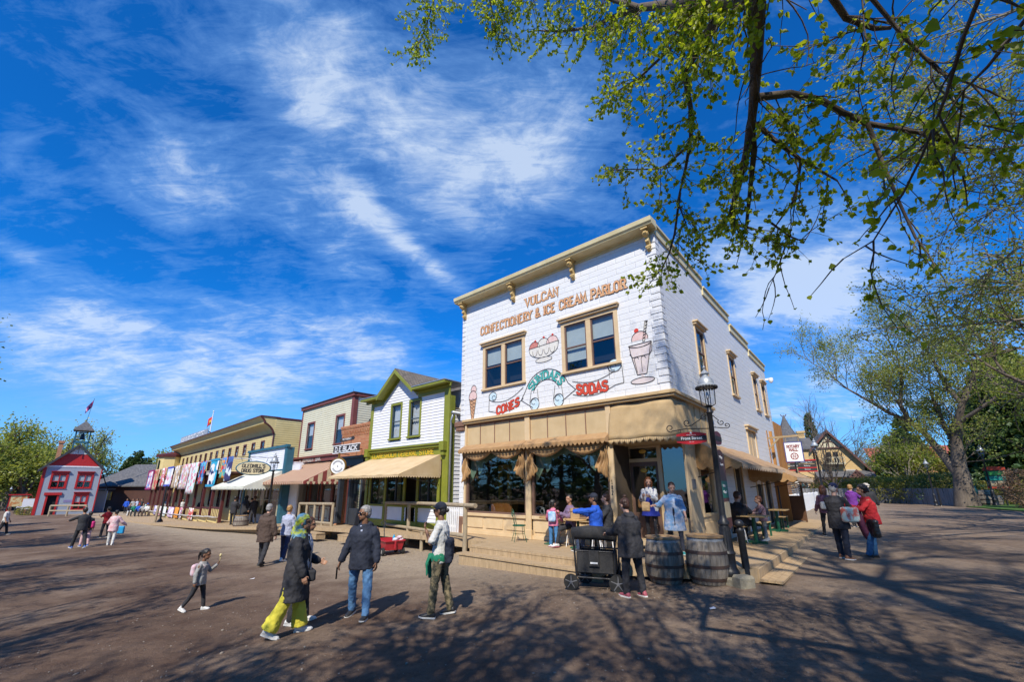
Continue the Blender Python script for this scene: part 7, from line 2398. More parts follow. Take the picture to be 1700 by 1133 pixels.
    # ---- shoes
    if shoes:
        for i,sd in ((0,-1),(1,1)):
            h,k_,a_,f2 = J[i]
            pitch = max(-45,min(25,f2*.8 if f2 < 0 else f2*.5)) if seat is None else 0
            Rf = rz(-sd*6 + (bottom and 0)) @ rx(pitch)
            an = a_
            sl = 1.0 if not child else .85
            def fp2(x,y,z): return an + Rf @ Vector((x,y*sl,z - .085))
            q = MB(M)
            q.loft([(fp2(0,-.075,.045),.028,.03,Rf @ rx(90)),(fp2(0,-.06,.055),.038,.045,Rf @ rx(90)),(fp2(0,-.01,.062),.040,.052,Rf @ rx(90)),(fp2(0,.06,.047),.044,.036,Rf @ rx(90)),(fp2(0,.12,.038),.046,.027,Rf @ rx(90)),(fp2(0,.165,.034),.036,.022,Rf @ rx(90)),(fp2(0,.185,.032),.018,.014,Rf @ rx(90))],14)
            capsule(q,fp2(0,-.02,.06),fp2(0,-.015,.11),.040,.042)
            sh = fuse(q,'shoe',shoes[0],body,.007*s if near else .012*s,1)
            if len(shoes) > 1:
                q = MB(M)
                out = [(-.03,-.08),(.03,-.08),(.042,-.03),(.042,.05),(.05,.11),(.04,.17),(.012,.195),(-.012,.195),(-.04,.17),(-.05,.11),(-.042,.05),(-.042,-.03)]
                q.add([fp2(x,y,.002 + (.012 if y > .16 else 0)) for x,y in out] + [fp2(x,y,.026 + (.006 if y > .16 else 0)) for x,y in out],[list(range(11,-1,-1)),list(range(12,24))] + [(j,(j + 1) % 12,12 + (j + 1) % 12,12 + j) for j in range(12)])
                q.build('sole',shoes[1],sh)
    # ---- hair
    if hair:
        hc,hk = hair[0],hair[1]
        q = MB(M)
        if hk != 'hijab':
            q.ell(hp_(0,-.022,.042),(.084*hs,.098*hs,.096*hs),18,12,rot=Rh)
            q.ell(hp_(0,-.045,.0),(.080*hs,.072*hs,.085*hs),14,10,rot=Rh)
            if hk in ('long','longer'):
                lo = .26 if hk == 'long' else .36
                q.tube([hp_(0,-.05,.05),hp_(0,-.085,-.06),hp_(0,-.09,-.16),hp_(0,-.08,-lo)],[.08*hs,.085*hs,.08*hs,.035*hs],12,flat=.6)
                for sd in (-1,1): q.tube([hp_(sd*.06,-.02,.04),hp_(sd*.085,-.03,-.06),hp_(sd*.085,-.02,-.17)],[.04*hs,.035*hs,.02*hs],8)
            if hk == 'pony': q.tube([hp_(0,-.11,.05),hp_(0,-.15,.04),hp_(0,-.165,-.05),hp_(0,-.15,-.15)],[.03,.04,.032,.012],8)
            if hk == 'bun': q.ell(hp_(0,-.125,.0),(.035,.035,.035),10,8)
            if hk == 'topbun': q.ell(hp_(0,-.05,.155),(.04,.04,.035),10,8)
            if hk == 'braids':
                q.tube([hp_(.05,-.08,0),hp_(.07,-.11,-.08),hp_(.06,-.11,-.2)],[.03,.025,.012],8); q.tube([hp_(-.05,-.08,0),hp_(-.07,-.11,-.08),hp_(-.06,-.11,-.2)],[.03,.025,.012],8)
            if hk == 'curly':
                r_ = random.Random(3)
                for _ in range(26):
                    a,e_ = r_.uniform(0,6.28),r_.uniform(-.5,1.4); q.ell(hp_(.10*math.cos(a)*math.cos(e_),-.035 + .10*math.sin(a)*math.cos(e_)*(1 if math.sin(a) < 0 else .6),.02 + .11*math.sin(e_)),(.034,.034,.034),8,6)
        else:
            q.ell(hp_(0,-.018,.035),(.092*hs,.110*hs,.108*hs),18,12,rot=Rh)
            q.ell(hp_(0,-.055,-.03),(.085,.085,.10),14,10,rot=Rh)
            q.loft([(sp(SPN - .03,0,0),.15,.12,Rl),(sp(SPN + .03,0,.0),.115,.10,Rl),(N0 + Vector((0,0,.03)),.075,.08,Rl),(N0 + Vector((0,0,.07)),.07,.075,Rl)],16)
            q.tube([hp_(0,-.08,-.02),hp_(0,-.12,-.14),hp_(.02,-.13,-.26)],[.06,.06,.03],10)
        # keep the face clear: cut everything in front of the hairline
        me = q.mesh('hair')
        tmp = bpy.data.objects.new('tmp',me); COL.objects.link(tmp)
        r_m = tmp.modifiers.new('r','REMESH'); r_m.mode = 'VOXEL'; r_m.voxel_size = (.008 if near else .014)*s
        d_m = tmp.modifiers.new('d','DISPLACE'); d_m.texture = fold_tex(.035); d_m.strength = .016*s; d_m.mid_level = .5
        dg = bpy.context.evaluated_depsgraph_get(); out = bpy.data.meshes.new_from_object(tmp.evaluated_get(dg)); bpy.data.objects.remove(tmp)
        # push the hair back off the face
        Mi = (M @ Matrix.Translation(HC) @ Rh.to_4x4()).inverted(); Mf = Mi.inverted()
        n = len(out.vertices); co = np.empty(n*3,dtype=np.float64); out.vertices.foreach_get('co',co); co = co.reshape(-1,3)
        Ma = np.array(Mi); lc = co @ Ma[:3,:3].T + Ma[:3,3]
        lx,ly,lz = lc[:,0]/hs,lc[:,1]/hs,lc[:,2]/hs
        line = np.where(lz > .075,.075,np.where(lz > .03,.045,.012)) if hk != 'hijab' else np.where(lz > .055,.2,.048)
        front = (ly > line) & (lz < .10) & (np.abs(lx) < .085) & (lz > -.15)
        lc[:,1] = np.where(front,np.minimum(ly,line - .012)*hs,lc[:,1])
        Mb_ = np.array(Mf); co = lc @ Mb_[:3,:3].T + Mb_[:3,3]
        out.vertices.foreach_set('co',co.ravel()); out.update()
        out.polygons.foreach_set('use_smooth',[True]*len(out.polygons)); out.materials.clear()
        link('headscarf' if hk == 'hijab' else 'hair',out,hc,body)
    if hat:
        q = MB(M); hc,hk = hat
        if hk in ('cap','beanie','hoodup'):
            q.ell(hp_(0,-.015,.055),(.088*hs,.104*hs,.088*hs),18,12,rot=Rh)
            if hk == 'cap': q.loft([(hp_(0,.075,.062),.070*hs,.014*hs,Rh @ rx(90)),(hp_(0,.12,.056),.066*hs,.010*hs,Rh @ rx(90)),(hp_(0,.165,.046),.040*hs,.008*hs,Rh @ rx(90))],12)
            if hk == 'hoodup': q.ell(hp_(0,-.04,.0),(.11,.12,.14),16,10,rot=Rh); q.loft([(sp(SPN),.13,.11,Rl),(N0 + Vector((0,-.02,.06)),.10,.10,Rl)],14)
        fuse(q,'cap' if hk == 'cap' else 'hood',hc,body,.009*s if near else .014*s,1)
    if glasses:
        q = MB(M)
        for sd in (-1,1): q.ell(hp_(sd*.031,.094,.008),(.027*hs,.008*hs,.019*hs),12,8,rot=Rh)
        q.tube([hp_(-.08,.02,.012),hp_(-.06,.088,.014),hp_(.06,.088,.014),hp_(.08,.02,.012)],.0045,6)
        q.build('sunglasses',MATS['black_gloss'],body,smooth=True)
    info = dict(M=M,P=P,A=A,J=J,sp=sp,hp=hp_,HC=HC,Rl=Rl,Rh=Rh,body=body,s=s,vc=vc,SPN=SPN)
    return info


mat('black_gloss',(.01,.01,.012),.15)
c_black = cloth('black',(.019,.019,.024),(.032,.032,.038)); c_navy = cloth('navy',(.012,.016,.032),(.02,.026,.045)); c_dark = cloth('dark',(.028,.03,.036)); c_jean = cloth('jean',(.045,.13,.29),(.10,.22,.40),7)
c_white = cloth('white',(.66,.66,.64)); c_yel = cloth('yellow',(.68,.60,.06),(.60,.52,.05),4); c_grey = cloth('grey',(.34,.34,.33)); c_lblue = cloth('light_blue',(.40,.44,.58)); c_brown = cloth('brown',(.085,.055,.042)); c_purp = cloth('purple',(.16,.03,.28))
c_red = cloth('red',(.52,.02,.025)); c_pink = cloth('pink',(.68,.20,.33)); c_lpink = cloth('light_pink',(.66,.44,.46)); c_royal = cloth('royal',(.01,.09,.52),(.01,.07,.42)); c_mauve = cloth('mauve',(.17,.08,.13)); c_green = cloth('green',(.01,.20,.11)); c_blue2 = cloth('dress_blue',(.03,.05,.38))
c_camo = mat('cloth_camo',(.20,.16,.09),.85,(.06,.055,.035),16,.25,40,edge=(.46,.54)); c_kim = mat('cloth_kimono',(.18,.36,.60),.8,(.50,.55,.66),9,.2,40,edge=(.4,.6)); c_stripe = mat('cloth_stripe',(.68,.68,.68),.8,(.08,.10,.22),14,.2,40,stretch=(1,1,.05),edge=(.52,.58))
c_scarf = mat('cloth_scarf',(.45,.50,.03),.75,(.10,.25,.38),9,.2,30,edge=(.42,.56)); c_plum = cloth('plum',(.10,.02,.06)); c_plaid = mat('cloth_plaid',(.04,.06,.25),.8,(.4,.1,.15),20,.1)
c_print = mat('cloth_print',(.15,.05,.07),.8,(.35,.25,.28),40,.1)
s_white = mat('shoe_white',(.70,.70,.69),.5); s_black = mat('shoe_black',(.02,.02,.022),.5); s_pink = mat('shoe_pink',(.40,.09,.12),.6); s_blue = mat('shoe_blue',(.03,.12,.45),.5); s_tan = mat('shoe_tan',(.28,.12,.06),.6)
sole = mat('sole_white',(.72,.71,.68),.6); sole_d = mat('sole_dark',(.05,.05,.05),.7)
h_black = mat('hair_black',(.012,.010,.010),.4,(.03,.025,.022),30,.4,80,stretch=(1,1,.3)); h_grey = mat('hair_grey',(.34,.33,.32),.6,(.20,.19,.19),40,.4,80); h_white = mat('hair_white',(.60,.56,.50),.6,(.45,.42,.38),40,.4,80)
h_brown = mat('hair_brown',(.075,.03,.015),.45,(.04,.018,.01),30,.4,80,stretch=(1,1,.3)); h_red = mat('hair_auburn',(.16,.055,.02),.45,(.09,.03,.012),30,.4,80,stretch=(1,1,.3)); h_blond = mat('hair_blond',(.40,.24,.09),.5,(.28,.15,.05),30,.4,80,stretch=(1,1,.3))


def bag(name,label,M,shape,m,size,vox=.012,strap=None,strapm=None,fold=.015):
    q = MB(M)
    q.box(-size[0]/2,size[0]/2,-size[1]/2,size[1]/2,-size[2]/2,size[2]/2)
    me = q.mesh(name); tmp = bpy.data.objects.new('tmp',me); COL.objects.link(tmp)
    b_ = tmp.modifiers.new('b','BEVEL'); b_.width = min(size)*.35; b_.segments = 3
    r = tmp.modifiers.new('r','REMESH'); r.mode = 'VOXEL'; r.voxel_size = vox
    s_ = tmp.modifiers.new('s','SMOOTH'); s_.iterations = 2
    d = tmp.modifiers.new('d','DISPLACE'); d.texture = fold_tex(.1); d.strength = fold; d.mid_level = .5
    dg = bpy.context.evaluated_depsgraph_get(); out = bpy.data.meshes.new_from_object(tmp.evaluated_get(dg)); bpy.data.objects.remove(tmp)
    out.polygons.foreach_set('use_smooth',[True]*len(out.polygons)); out.materials.clear()
    o = link(name,out,m)
    tag(o,label,name.replace('_',' '))
    if strap:
        q = MB()
        for st in strap: q.tube(st,.012,6,flat=.4)
        q.build('strap',strapm or m,o,smooth=True)
    return o


def world(i,p): return i['M'] @ Vector(p)
def local_M(i,p,rot=None): return i['M'] @ Matrix.Translation(Vector(p)) @ (rot.to_4x4() if rot is not None else Matrix.Identity(4))


# -- foreground, left to right
i = person('girl in a light grey jacket and black leggings walking with a frozen treat',gnd(324,1016),80,1.12,'brown',legs=((13,2,4),(-17,2,14)),arms=((35,8,100,12),(-10,10,15,0)),head=(10,8,0),near=True,child=True,
           top=(c_grey,-.13,1.0,.02),bottom=(c_black,'tight'),shoes=(s_white,sole),hair=(h_black,'pony'))
bag('backpack','small pale pink backpack on the back of the walking girl',local_M(i,i['sp'](.26,0,-.20),i['Rl']),None,mat('bag_pale_pink',(.66,.42,.47),.6,(.55,.5,.55),14),(.26,.14,.34),strap=[[world(i,i['sp'](.45,sx*.09,-.13)),world(i,i['sp'](.47,sx*.10,0)),world(i,i['sp'](.38,sx*.11,.12)),world(i,i['sp'](.15,sx*.13,0)),world(i,i['sp'](.12,sx*.10,-.13))] for sx in (-1,1)])
m_ = MB(); hnd = world(i,i['A'][0][2] + i['A'][0][3]*.1); m_.tube([hnd,hnd + Vector((0,0,.10))],.006,6); m_.ell(hnd + Vector((0,0,.12)),(.022,.022,.035),8,6); tag(m_.build('ice_lolly',mat('lolly',(.6,.5,.25),.4),None,smooth=True),'small frozen treat held up by the walking girl','ice treat')

i = person('woman in a green and blue headscarf, long black cardigan and wide yellow trousers',gnd(480,1056),72,1.67,'tan',legs=((9,3,2),(-13,3,12)),arms=((14,8,55,15),(6,10,18,0)),head=(8,-3,0),near=True,female=True,
           top=(c_black,-.42,.97,.035,'coat'),bottom=(c_yel,'wide'),shoes=(s_white,sole),hair=(c_scarf,'hijab'),build=1.08,glasses=True)
q = MB(i['M']); q.loft([(i['sp'](-.02,0,.055),.10,.115,i['Rl']),(i['sp'](.2,0,.06),.09,.105,i['Rl']),(i['sp'](.38,0,.065),.09,.105,i['Rl']),(i['sp'](.5,0,.05),.08,.07,i['Rl'])],14)
fuse(q,'blouse',c_white,i['body'],.011,2,.01)
bag('handbag','small black crossbody bag at the hip of the woman in yellow trousers',local_M(i,i['sp'](-.06,.12,.20),i['Rl']),None,c_black,(.09,.20,.17),strap=[[world(i,i['sp'](.0,.14,.2)),world(i,i['sp'](.25,.07,.20)),world(i,i['sp'](.50,-.08,.12)),world(i,i['sp'](.55,-.12,.0))]],strapm=c_navy)
person('long-haired companion in black trousers walking behind the woman in the headscarf',gnd(492,1036),78,1.60,'tan',legs=((8,2,2),(-4,2,4)),female=True,near=True,head=(0,5,0),
       top=(cloth('pale',(.5,.55,.66)),-.12,.9,.02),bottom=(c_black,'trousers'),shoes=(s_white,sole),hair=(h_brown,'long'),arms=((4,8,10,0),(4,8,10,0)))

i = person('grey-haired man in a navy hooded jacket, blue jeans and sunglasses',gnd(594,1026),186,1.75,'brown',legs=((12,9,3),(-8,9,6)),arms=((6,12,14,3),(4,14,16,0)),head=(38,0,0),near=True,
           top=(c_navy,-.16,.97,.032,'hood'),bottom=(c_jean,'trousers'),shoes=(s_black,sole),hair=(h_grey,'short'),build=1.12,glasses=True)
q = MB(); hnd = world(i,i['A'][1][2] + i['A'][1][3]*.14); q.M = Matrix.Translation(hnd) @ Matrix.Rotation(.3,4,'Z'); q.box(-.012,.012,-.045,.045,-.14,.04); tag(q.build('phone',MATS['black_gloss'],None,bevel=.004),'black phone held low in the right hand of the grey-haired man','phone')
q = MB(i['M']); q.loft([(i['sp'](.44,0,.09),.05,.05,None),(i['sp'](.54,0,.04),.07,.065,None)],10); fuse(q,'collar',c_lblue,i['body'],.008,1)

i = person('young man in a dark cap, white polo and camouflage trousers standing in profile',gnd(728,1024),278,1.74,'brown',legs=((7,5,2),(-8,5,5)),arms=((24,8,124,34),(-2,14,30,12)),head=(0,2,0),near=True,
           top=(cloth('polo',(.62,.62,.60)),-.10,.42,.018,'collar'),bottom=(c_camo,'trousers'),shoes=(s_black,sole),hair=(h_black,'bun'),hat=(c_navy,'cap'),glasses=True,build=.98)
q = MB(i['M'])
q.loft([(i['sp'](-.08),.19,.15,i['Rl']),(i['sp'](.0),.195,.155,i['Rl']),(i['sp'](.06),.18,.14,i['Rl'])],18)
q.tube([i['sp'](.02,-.06,.16),i['sp'](-.12,-.09,.21),i['sp'](-.3,-.08,.20)],[.045,.05,.035],8,flat=.5); q.tube([i['sp'](.02,.0,.16),i['sp'](-.12,.05,.21),i['sp'](-.36,.06,.19)],[.045,.05,.035],8,flat=.5)
q.ell(i['sp'](.0,-.02,.18),(.05,.04,.05),8,6); q.tube([i['sp'](.0,.15,-.05),i['sp'](-.15,.18,-.05),i['sp'](-.28,.17,-.02)],[.09,.08,.04],10,flat=.5)
tag(fuse(q,'tied_sweater',c_green,None,.011,2,.02),'green sweater knotted round the waist of the young man in the cap','sweater')
bag('tote_bag','dark tote bag slung behind the young man in the white polo',local_M(i,i['sp'](.10,-.06,-.17),rz(10)),None,c_navy,(.50,.12,.36),strap=[[world(i,i['sp'](.28,-.1,-.16)),world(i,i['sp'](.49,-.12,-.03)),world(i,i['sp'](.40,-.1,.13)),world(i,i['A'][0][2])]],fold=.04)

i = person('heavyset hooded figure in black with pink sneakers pushing the wagon stroller',gnd(1053,992),-22,1.67,'fair',legs=((2,6,2),(-4,6,3)),arms=((34,8,50,10),(24,10,46,5)),head=(-10,8,0),near=True,female=True,lean=4,
           top=(c_black,-.22,.97,.04,'hood'),bottom=(c_black,'trousers'),shoes=(s_pink,sole),hair=(h_brown,'topbun'),build=1.28)

# -- middle distance
person('white-haired man in a brown jacket with a purple hood, seen from behind',gnd(434,940),8,1.74,'fair',legs=((12,6,4),(-14,6,10)),near=True,top=(c_brown,-.24,.97,.04,'hood'),bottom=(c_black,'trousers'),shoes=(s_black,sole_d),hair=(h_grey,'short'),build=1.15,arms=((2,10,14,0),(-4,12,14,0)))
person('fair-haired woman in a pale blue top and jeans, seen from behind',gnd(470,932),12,1.66,'fair',legs=((8,4,4),(-10,4,8)),near=True,female=True,top=(c_lblue,-.12,.6,.025),bottom=(cloth('darkjean',(.02,.035,.10)),'trousers'),shoes=(s_white,sole),hair=(h_blond,'short'),build=1.1,arms=((10,12,40,8),(10,12,40,8)))
person('man in a charcoal sweater pointing with an outstretched arm',gnd(128,911),-62,1.75,'tan',legs=((16,4,2),(-12,6,8)),lean=6,top=(c_dark,-.14,.97,.03),bottom=(c_dark,'trousers'),shoes=(s_blue,sole),hair=(h_black,'short'),arms=((74,14,4,0),(4,10,16,0)))
i = person('small figure in dark clothes with a pink bag hidden behind the pointing man',gnd(138,908),-55,1.52,'tan',female=True,top=(c_dark,-.12,.9,.025),bottom=(c_lpink,'trousers'),shoes=(s_blue,sole),hair=(h_black,'short'))
bag('handbag','bright pink bag beside the pointing man',Matrix.Translation(gnd(150,907) + Vector((-.1,-.1,.95))),None,mat('hot_pink',(.6,.03,.2),.5),(.3,.15,.3))
person('person in a red vest over a plaid shirt and dark cap',gnd(171,893),-80,1.62,'tan',top=(c_red,-.1,.3,.03),bottom=(c_black,'trousers'),shoes=(s_black,sole),hair=(h_black,'short'),hat=(c_black,'cap'),arms=((40,6,70,20),(40,6,70,20)))
person('woman in a pink patterned top and white trousers holding a blue bag',gnd(182,906),-25,1.55,'tan',female=True,legs=((8,3,2),(-6,3,6)),top=(mat('cloth_pinkprint',(.62,.32,.36),.8,(.7,.6,.6),14),-.22,.97,.045),bottom=(c_white,'trousers'),shoes=(s_white,sole),hair=(h_black,'short'),arms=((20,24,50,10),(14,30,30,0)),head=(-40,5,0))
bag('handbag','sky blue bag hanging from the hand of the woman in pink',Matrix.Translation(gnd(196,903) + Vector((0,0,.62))),None,mat('bag_blue',(.02,.30,.62),.5),(.3,.12,.36))
person('passer-by in a white shirt and black trousers at the far left edge of the street',gnd(2,889),60,1.7,'tan',top=(c_white,-.12,.4,.02),bottom=(c_black,'trousers'),shoes=(s_black,sole),hair=(h_black,'short'),legs=((14,3,4),(-10,3,8)))

# -- before the drug store and the hotel
def onbw(px,py,u_guess):
    z = zb(u_guess)
    for _ in range(8):
        p = at_z(px,py,z + .005); z = zb((p - C0).dot(UA))
    return p
person('man in black standing with folded arms before the drug store',onbw(384,873,28),190 + 180,1.74,'tan',top=(c_black,-.2,.97,.03),bottom=(c_dark,'trousers'),shoes=(s_black,),hair=(h_black,'short'),arms=((30,10,95,40),(30,10,95,40)),legs=((8,8,0),(-2,8,0)),build=1.1)
person('hooded figure in a black coat behind the barrel before the drug store',onbw(403,871,27),20,1.78,'tan',top=(c_black,-.3,.97,.05),bottom=(c_jean,'trousers'),shoes=(s_black,),hat=(c_black,'hoodup'),build=1.15)
person('man in a black suit and white collar facing left before the drug store',onbw(418,871,26),-75,1.74,'tan',top=(c_black,-.28,.97,.03),bottom=(c_black,'trousers'),shoes=(s_black,),hair=(h_brown,'short'))
person('shorter figure in a dark cap half hidden behind the man in the black suit',onbw(413,869,26.5),-60,1.62,'fair',top=(c_dark,-.2,.97,.03),bottom=(c_black,'trousers'),shoes=(s_black,),hat=(c_black,'cap'))
SEAT = ((88,6,88),(86,6,86))
seats = [(213,858,c_navy,c_white,'person in navy with white shorts seated first from the left before the hotel',h_black),(220,858,c_green,c_dark,'person in dull green seated before the hotel',h_brown),(228,858,c_royal,c_dark,'person in bright blue with a red cap seated before the hotel',h_black),(235,858,c_grey,c_brown,'person in grey seated beside the one in bright blue',h_black),(242,858,c_white,c_brown,'person in white with a blue cap seated last before the veranda',h_black)]
for n_,(px,py,tc_,bc_,lb_,hr_) in enumerate(seats):
    person(lb_,onbw(px,py,52),135 + n_*9,1.68,'tan',legs=SEAT,seat=.45,top=(tc_,-.1,.9,.025),bottom=(bc_,'trousers'),shoes=(s_black,sole),hair=(hr_,'short'),hat=((c_red,'cap') if n_ == 2 else (c_royal,'cap') if n_ == 4 else None),arms=((30,8,50,10),(30,8,50,10)))
pA,pB = onbw(210,857,52),onbw(245,857,52)
m_ = MB(); m_.beam(pA + Vector((0,.1,.42)),pB + Vector((0,.1,.42)),.4,.05)
for t_ in (0,.33,.66,1): c_ = pA.lerp(pB,t_); m_.beam(c_ + Vector((0,.1,0)),c_ + Vector((0,.1,.4)),.3,.06,up=(1,0,0))
tag(m_.build('long_bench',MATS['rail_wood'],None),'long bench carrying the row of people before the hotel veranda','bench')
crowd = MB()
for n_,(px,lb_,tc_) in enumerate(((207,'standing person in blue behind the seated row at its left end',c_royal),(217,'standing person in grey behind the seated row',c_grey),(224,'standing person in pale blue behind the seated row',c_lblue),(232,'standing person in dark clothes behind the seated row at its right end',c_dark))):
    p = onbw(px,853,54)
    person(lb_,p,160 + 20*n_,1.7,'tan',top=(tc_,-.15,.9,.03),bottom=(c_dark,'trousers'),shoes=(s_black,),hair=(h_black,'short'))
for n_,(px,lb_,tc_,hr_) in enumerate(((265,'person in pale clothes on the veranda behind the left quilts',c_grey,h_black),(290,'dark-haired person on the veranda behind the lilac quilt',c_white,h_black),(318,'person in black on the veranda behind the orange quilt',c_black,h_black))):
    x_ = hx(px); p = FB @ Vector((x_ - 1.0,.5 - 1.2,zb(-x_) + .03))
    person(lb_,p,150,1.7,'tan',top=(tc_,-.15,.9,.03),bottom=(c_dark,'trousers'),shoes=(s_black,),hair=(hr_,'short'))
for n_,(px,lb_,tc_) in enumerate(((30,'person in blue sitting low by the white board at the far left',c_lblue),(38,'person in white sitting beside the one in blue at the far left',c_white))):
    person(lb_,gnd(px,852) + Vector((0,0,0)),170,1.7,'tan',legs=SEAT,seat=.45,top=(tc_,-.1,.9,.03),bottom=(c_dark,'trousers'),shoes=(s_black,),hair=(h_black,'short'),hat=(c_white,'cap') if n_ else None)
    q = MB(Matrix.Translation(gnd(px,852))); q.box(-.25,.25,-.25,.25,.40,.45)
    for sx in (-.2,.2):
        for sy in (-.2,.2): q.box(sx - .02,sx + .02,sy - .02,sy + .02,0,.4)
    tag(q.build('stool',MATS['black_paint'],None),['black stool under the person in blue at the far left','black stool under the person in white at the far left'][n_],'stool')

# -- on the terrace
def ter(px,v,z=.34): return FA @ Vector((ssolve(px,880,v)[0],v,z))
def stool(M,lab):
    t_ = thing('cafe_stool',lab,'stool',M,'low cafe stools on the terrace')
    m_ = MB(); m_.lathe([(.18,.43),(.19,.44),(.19,.46),(.18,.47)],(0,0,0),18); m_.build('seat',WTp,t_,smooth=2)
    for k_ in range(4):
        a = k_*PI/2 + .4; m_ = MB(); m_.tube([(.1*math.cos(a),.1*math.sin(a),.44),(.17*math.cos(a),.17*math.sin(a),0)],.012,6); m_.build('leg',MATS['white_paint'],t_)
    return t_
i = person('girl in a pink hooded top and blue jeans facing the cafe table',ter(919,-.98),18,1.28,'tan',child=True,near=True,top=(c_pink,-.1,.97,.028,'hood'),bottom=(cloth('bluejean',(.06,.20,.42)),'trousers'),shoes=(s_white,s_pink),hair=(h_black,'pony'),arms=((30,14,30,0),(20,14,30,0)),head=(30,0,0))
bag('backpack','blue patterned backpack worn by the girl in pink',local_M(i,i['sp'](.24,0,-.20),i['Rl']),None,mat('bag_unicorn',(.10,.32,.62),.6,(.5,.6,.75),12),(.30,.16,.38))
ps = ter(948,-.55)
person('seated woman in a mauve sweater and black leggings with glasses',ps,250,1.66,'tan',legs=((80,4,62),(78,6,70)),seat=.46,near=True,female=True,top=(cloth('mauve2',(.22,.15,.25)),-.1,.97,.025),bottom=(c_black,'tight'),shoes=(s_white,s_pink),hair=(h_black,'short'),arms=((40,6,70,15),(30,10,60,10)),head=(-20,0,0))
stool(Matrix.Translation(ps),'cafe stool under the woman in the mauve sweater')
pb_ = ter(990,-.95)
person('seated man in a bright blue sweatshirt and dark cap stretching one arm across the table',pb_,-72,1.74,'brown',legs=((84,8,80),(80,10,84)),seat=.46,near=True,top=(c_royal,-.1,.97,.035),bottom=(cloth('denim',(.03,.05,.10)),'trousers'),shoes=(s_black,sole),hair=(h_black,'short'),hat=(c_navy,'cap'),arms=((82,6,6,0),(60,6,50,30)),build=1.15,head=(0,0,0))
stool(Matrix.Translation(pb_),'cafe stool under the man in bright blue')
pk2 = ter(1010,-.42)
person('seated man in a dark jacket behind the man in bright blue',pk2,-80,1.72,'fair',legs=((84,8,80),(80,10,84)),seat=.46,near=True,top=(c_dark,-.1,.97,.035,'collar'),bottom=(c_black,'trousers'),shoes=(s_black,sole),hair=(h_brown,'short'),arms=((40,8,50,10),(30,8,50,10)))
stool(Matrix.Translation(pk2),'cafe stool under the man in the dark jacket')
i = person('woman in a striped cardigan over a blue tunic coming out of the parlor door',ter(1083,.62,.52),212,1.62,'fair',near=True,female=True,legs=((6,3,4),(-2,3,4)),top=(c_stripe,-.12,.9,.03),bottom=(c_black,'tight'),shoes=(s_tan,sole),hair=(h_red,'long'),arms=((28,6,80,30),(26,6,84,30)),head=(-20,14,0),build=1.15)
q = MB(i['M']); q.loft([(i['sp'](.42,0,.04),.10,.12,i['Rl']),(i['sp'](.2,0,.04),.13,.145,i['Rl']),(i['P'] + Vector((0,.01,-.05)),.21,.17,None),(i['P'] + Vector((0,.01,-.25)),.27,.23,None)],18); fuse(q,'tunic',c_blue2,i['body'],.012,2,.02)
bag('handbag','tan leather shoulder bag on the arm of the woman in the striped cardigan',local_M(i,i['sp'](.10,.27,-.02)),None,mat('leather_tan',(.42,.20,.06),.5),(.12,.32,.26),strap=[[world(i,i['sp'](.2,.26,.1)),world(i,i['sp'](.48,.17,.03)),world(i,i['sp'](.2,.26,-.12))]])
i = person('laughing woman in a blue tie-dye kimono and navy leggings stepping off the terrace',ter(1121,-.12),200,1.66,'fair',near=True,female=True,legs=((14,4,6),(-6,4,10)),top=(c_kim,-.34,.62,.035,'coat'),bottom=(c_navy,'tight'),shoes=(mat('shoe_teal',(.05,.3,.3),.5),sole),hair=(h_brown,'short'),arms=((12,12,30,4),(34,38,50,-4)),head=(-14,14,0),build=1.2)
q = MB(i['M']); q.loft([(i['P'] + Vector((0,.06,-.28)),.045,.15,None),(i['sp'](.1,0,.06),.055,.13,i['Rl']),(i['sp'](.42,0,.06),.05,.11,i['Rl'])],16); fuse(q,'dress',c_navy,i['body'],.012,2,.015)
bag('paper_bag','crumpled kraft paper bag held by the woman in the kimono',local_M(i,i['A'][1][2] + i['A'][1][3]*.2),None,MATS['kraft'],(.2,.1,.24),fold=.03)
# by the side wall
pm = uv(-.5,3.25,.34)
person('bulky man in a black t-shirt seated at the plank table',pm,62,1.78,'fair',legs=SEAT,seat=.46,near=True,top=(c_black,-.1,.4,.03),bottom=(c_black,'trousers'),shoes=(s_black,sole),hair=(h_brown,'short'),arms=((40,8,50,14),(40,8,50,14)),build=1.25,head=(20,5,0))
stool(Matrix.Translation(pm),'stool under the man in the black t-shirt')
i = person('child in a plum printed jacket and grey leggings standing at the plank table',uv(-.95,4.1,.34),-80,1.34,'fair',child=True,near=True,top=(c_print,-.12,.97,.025),bottom=(c_grey,'tight'),shoes=(s_white,sole),hair=(h_red,'short'),arms=((50,8,20,0),(50,8,20,0)),lean=6)
bag('backpack','small navy backpack on the child in the plum jacket',local_M(i,i['sp'](.2,0,-.18),i['Rl']),None,c_navy,(.2,.12,.26))
person('partly hidden person in grey leaning over behind the plank table',uv(-.4,4.6,.34),-100,1.5,'fair',seat=.5,legs=SEAT,lean=25,top=(c_grey,-.1,.6,.03),bottom=(c_black,'trousers'),shoes=(s_black,),hair=(h_grey,'short'))

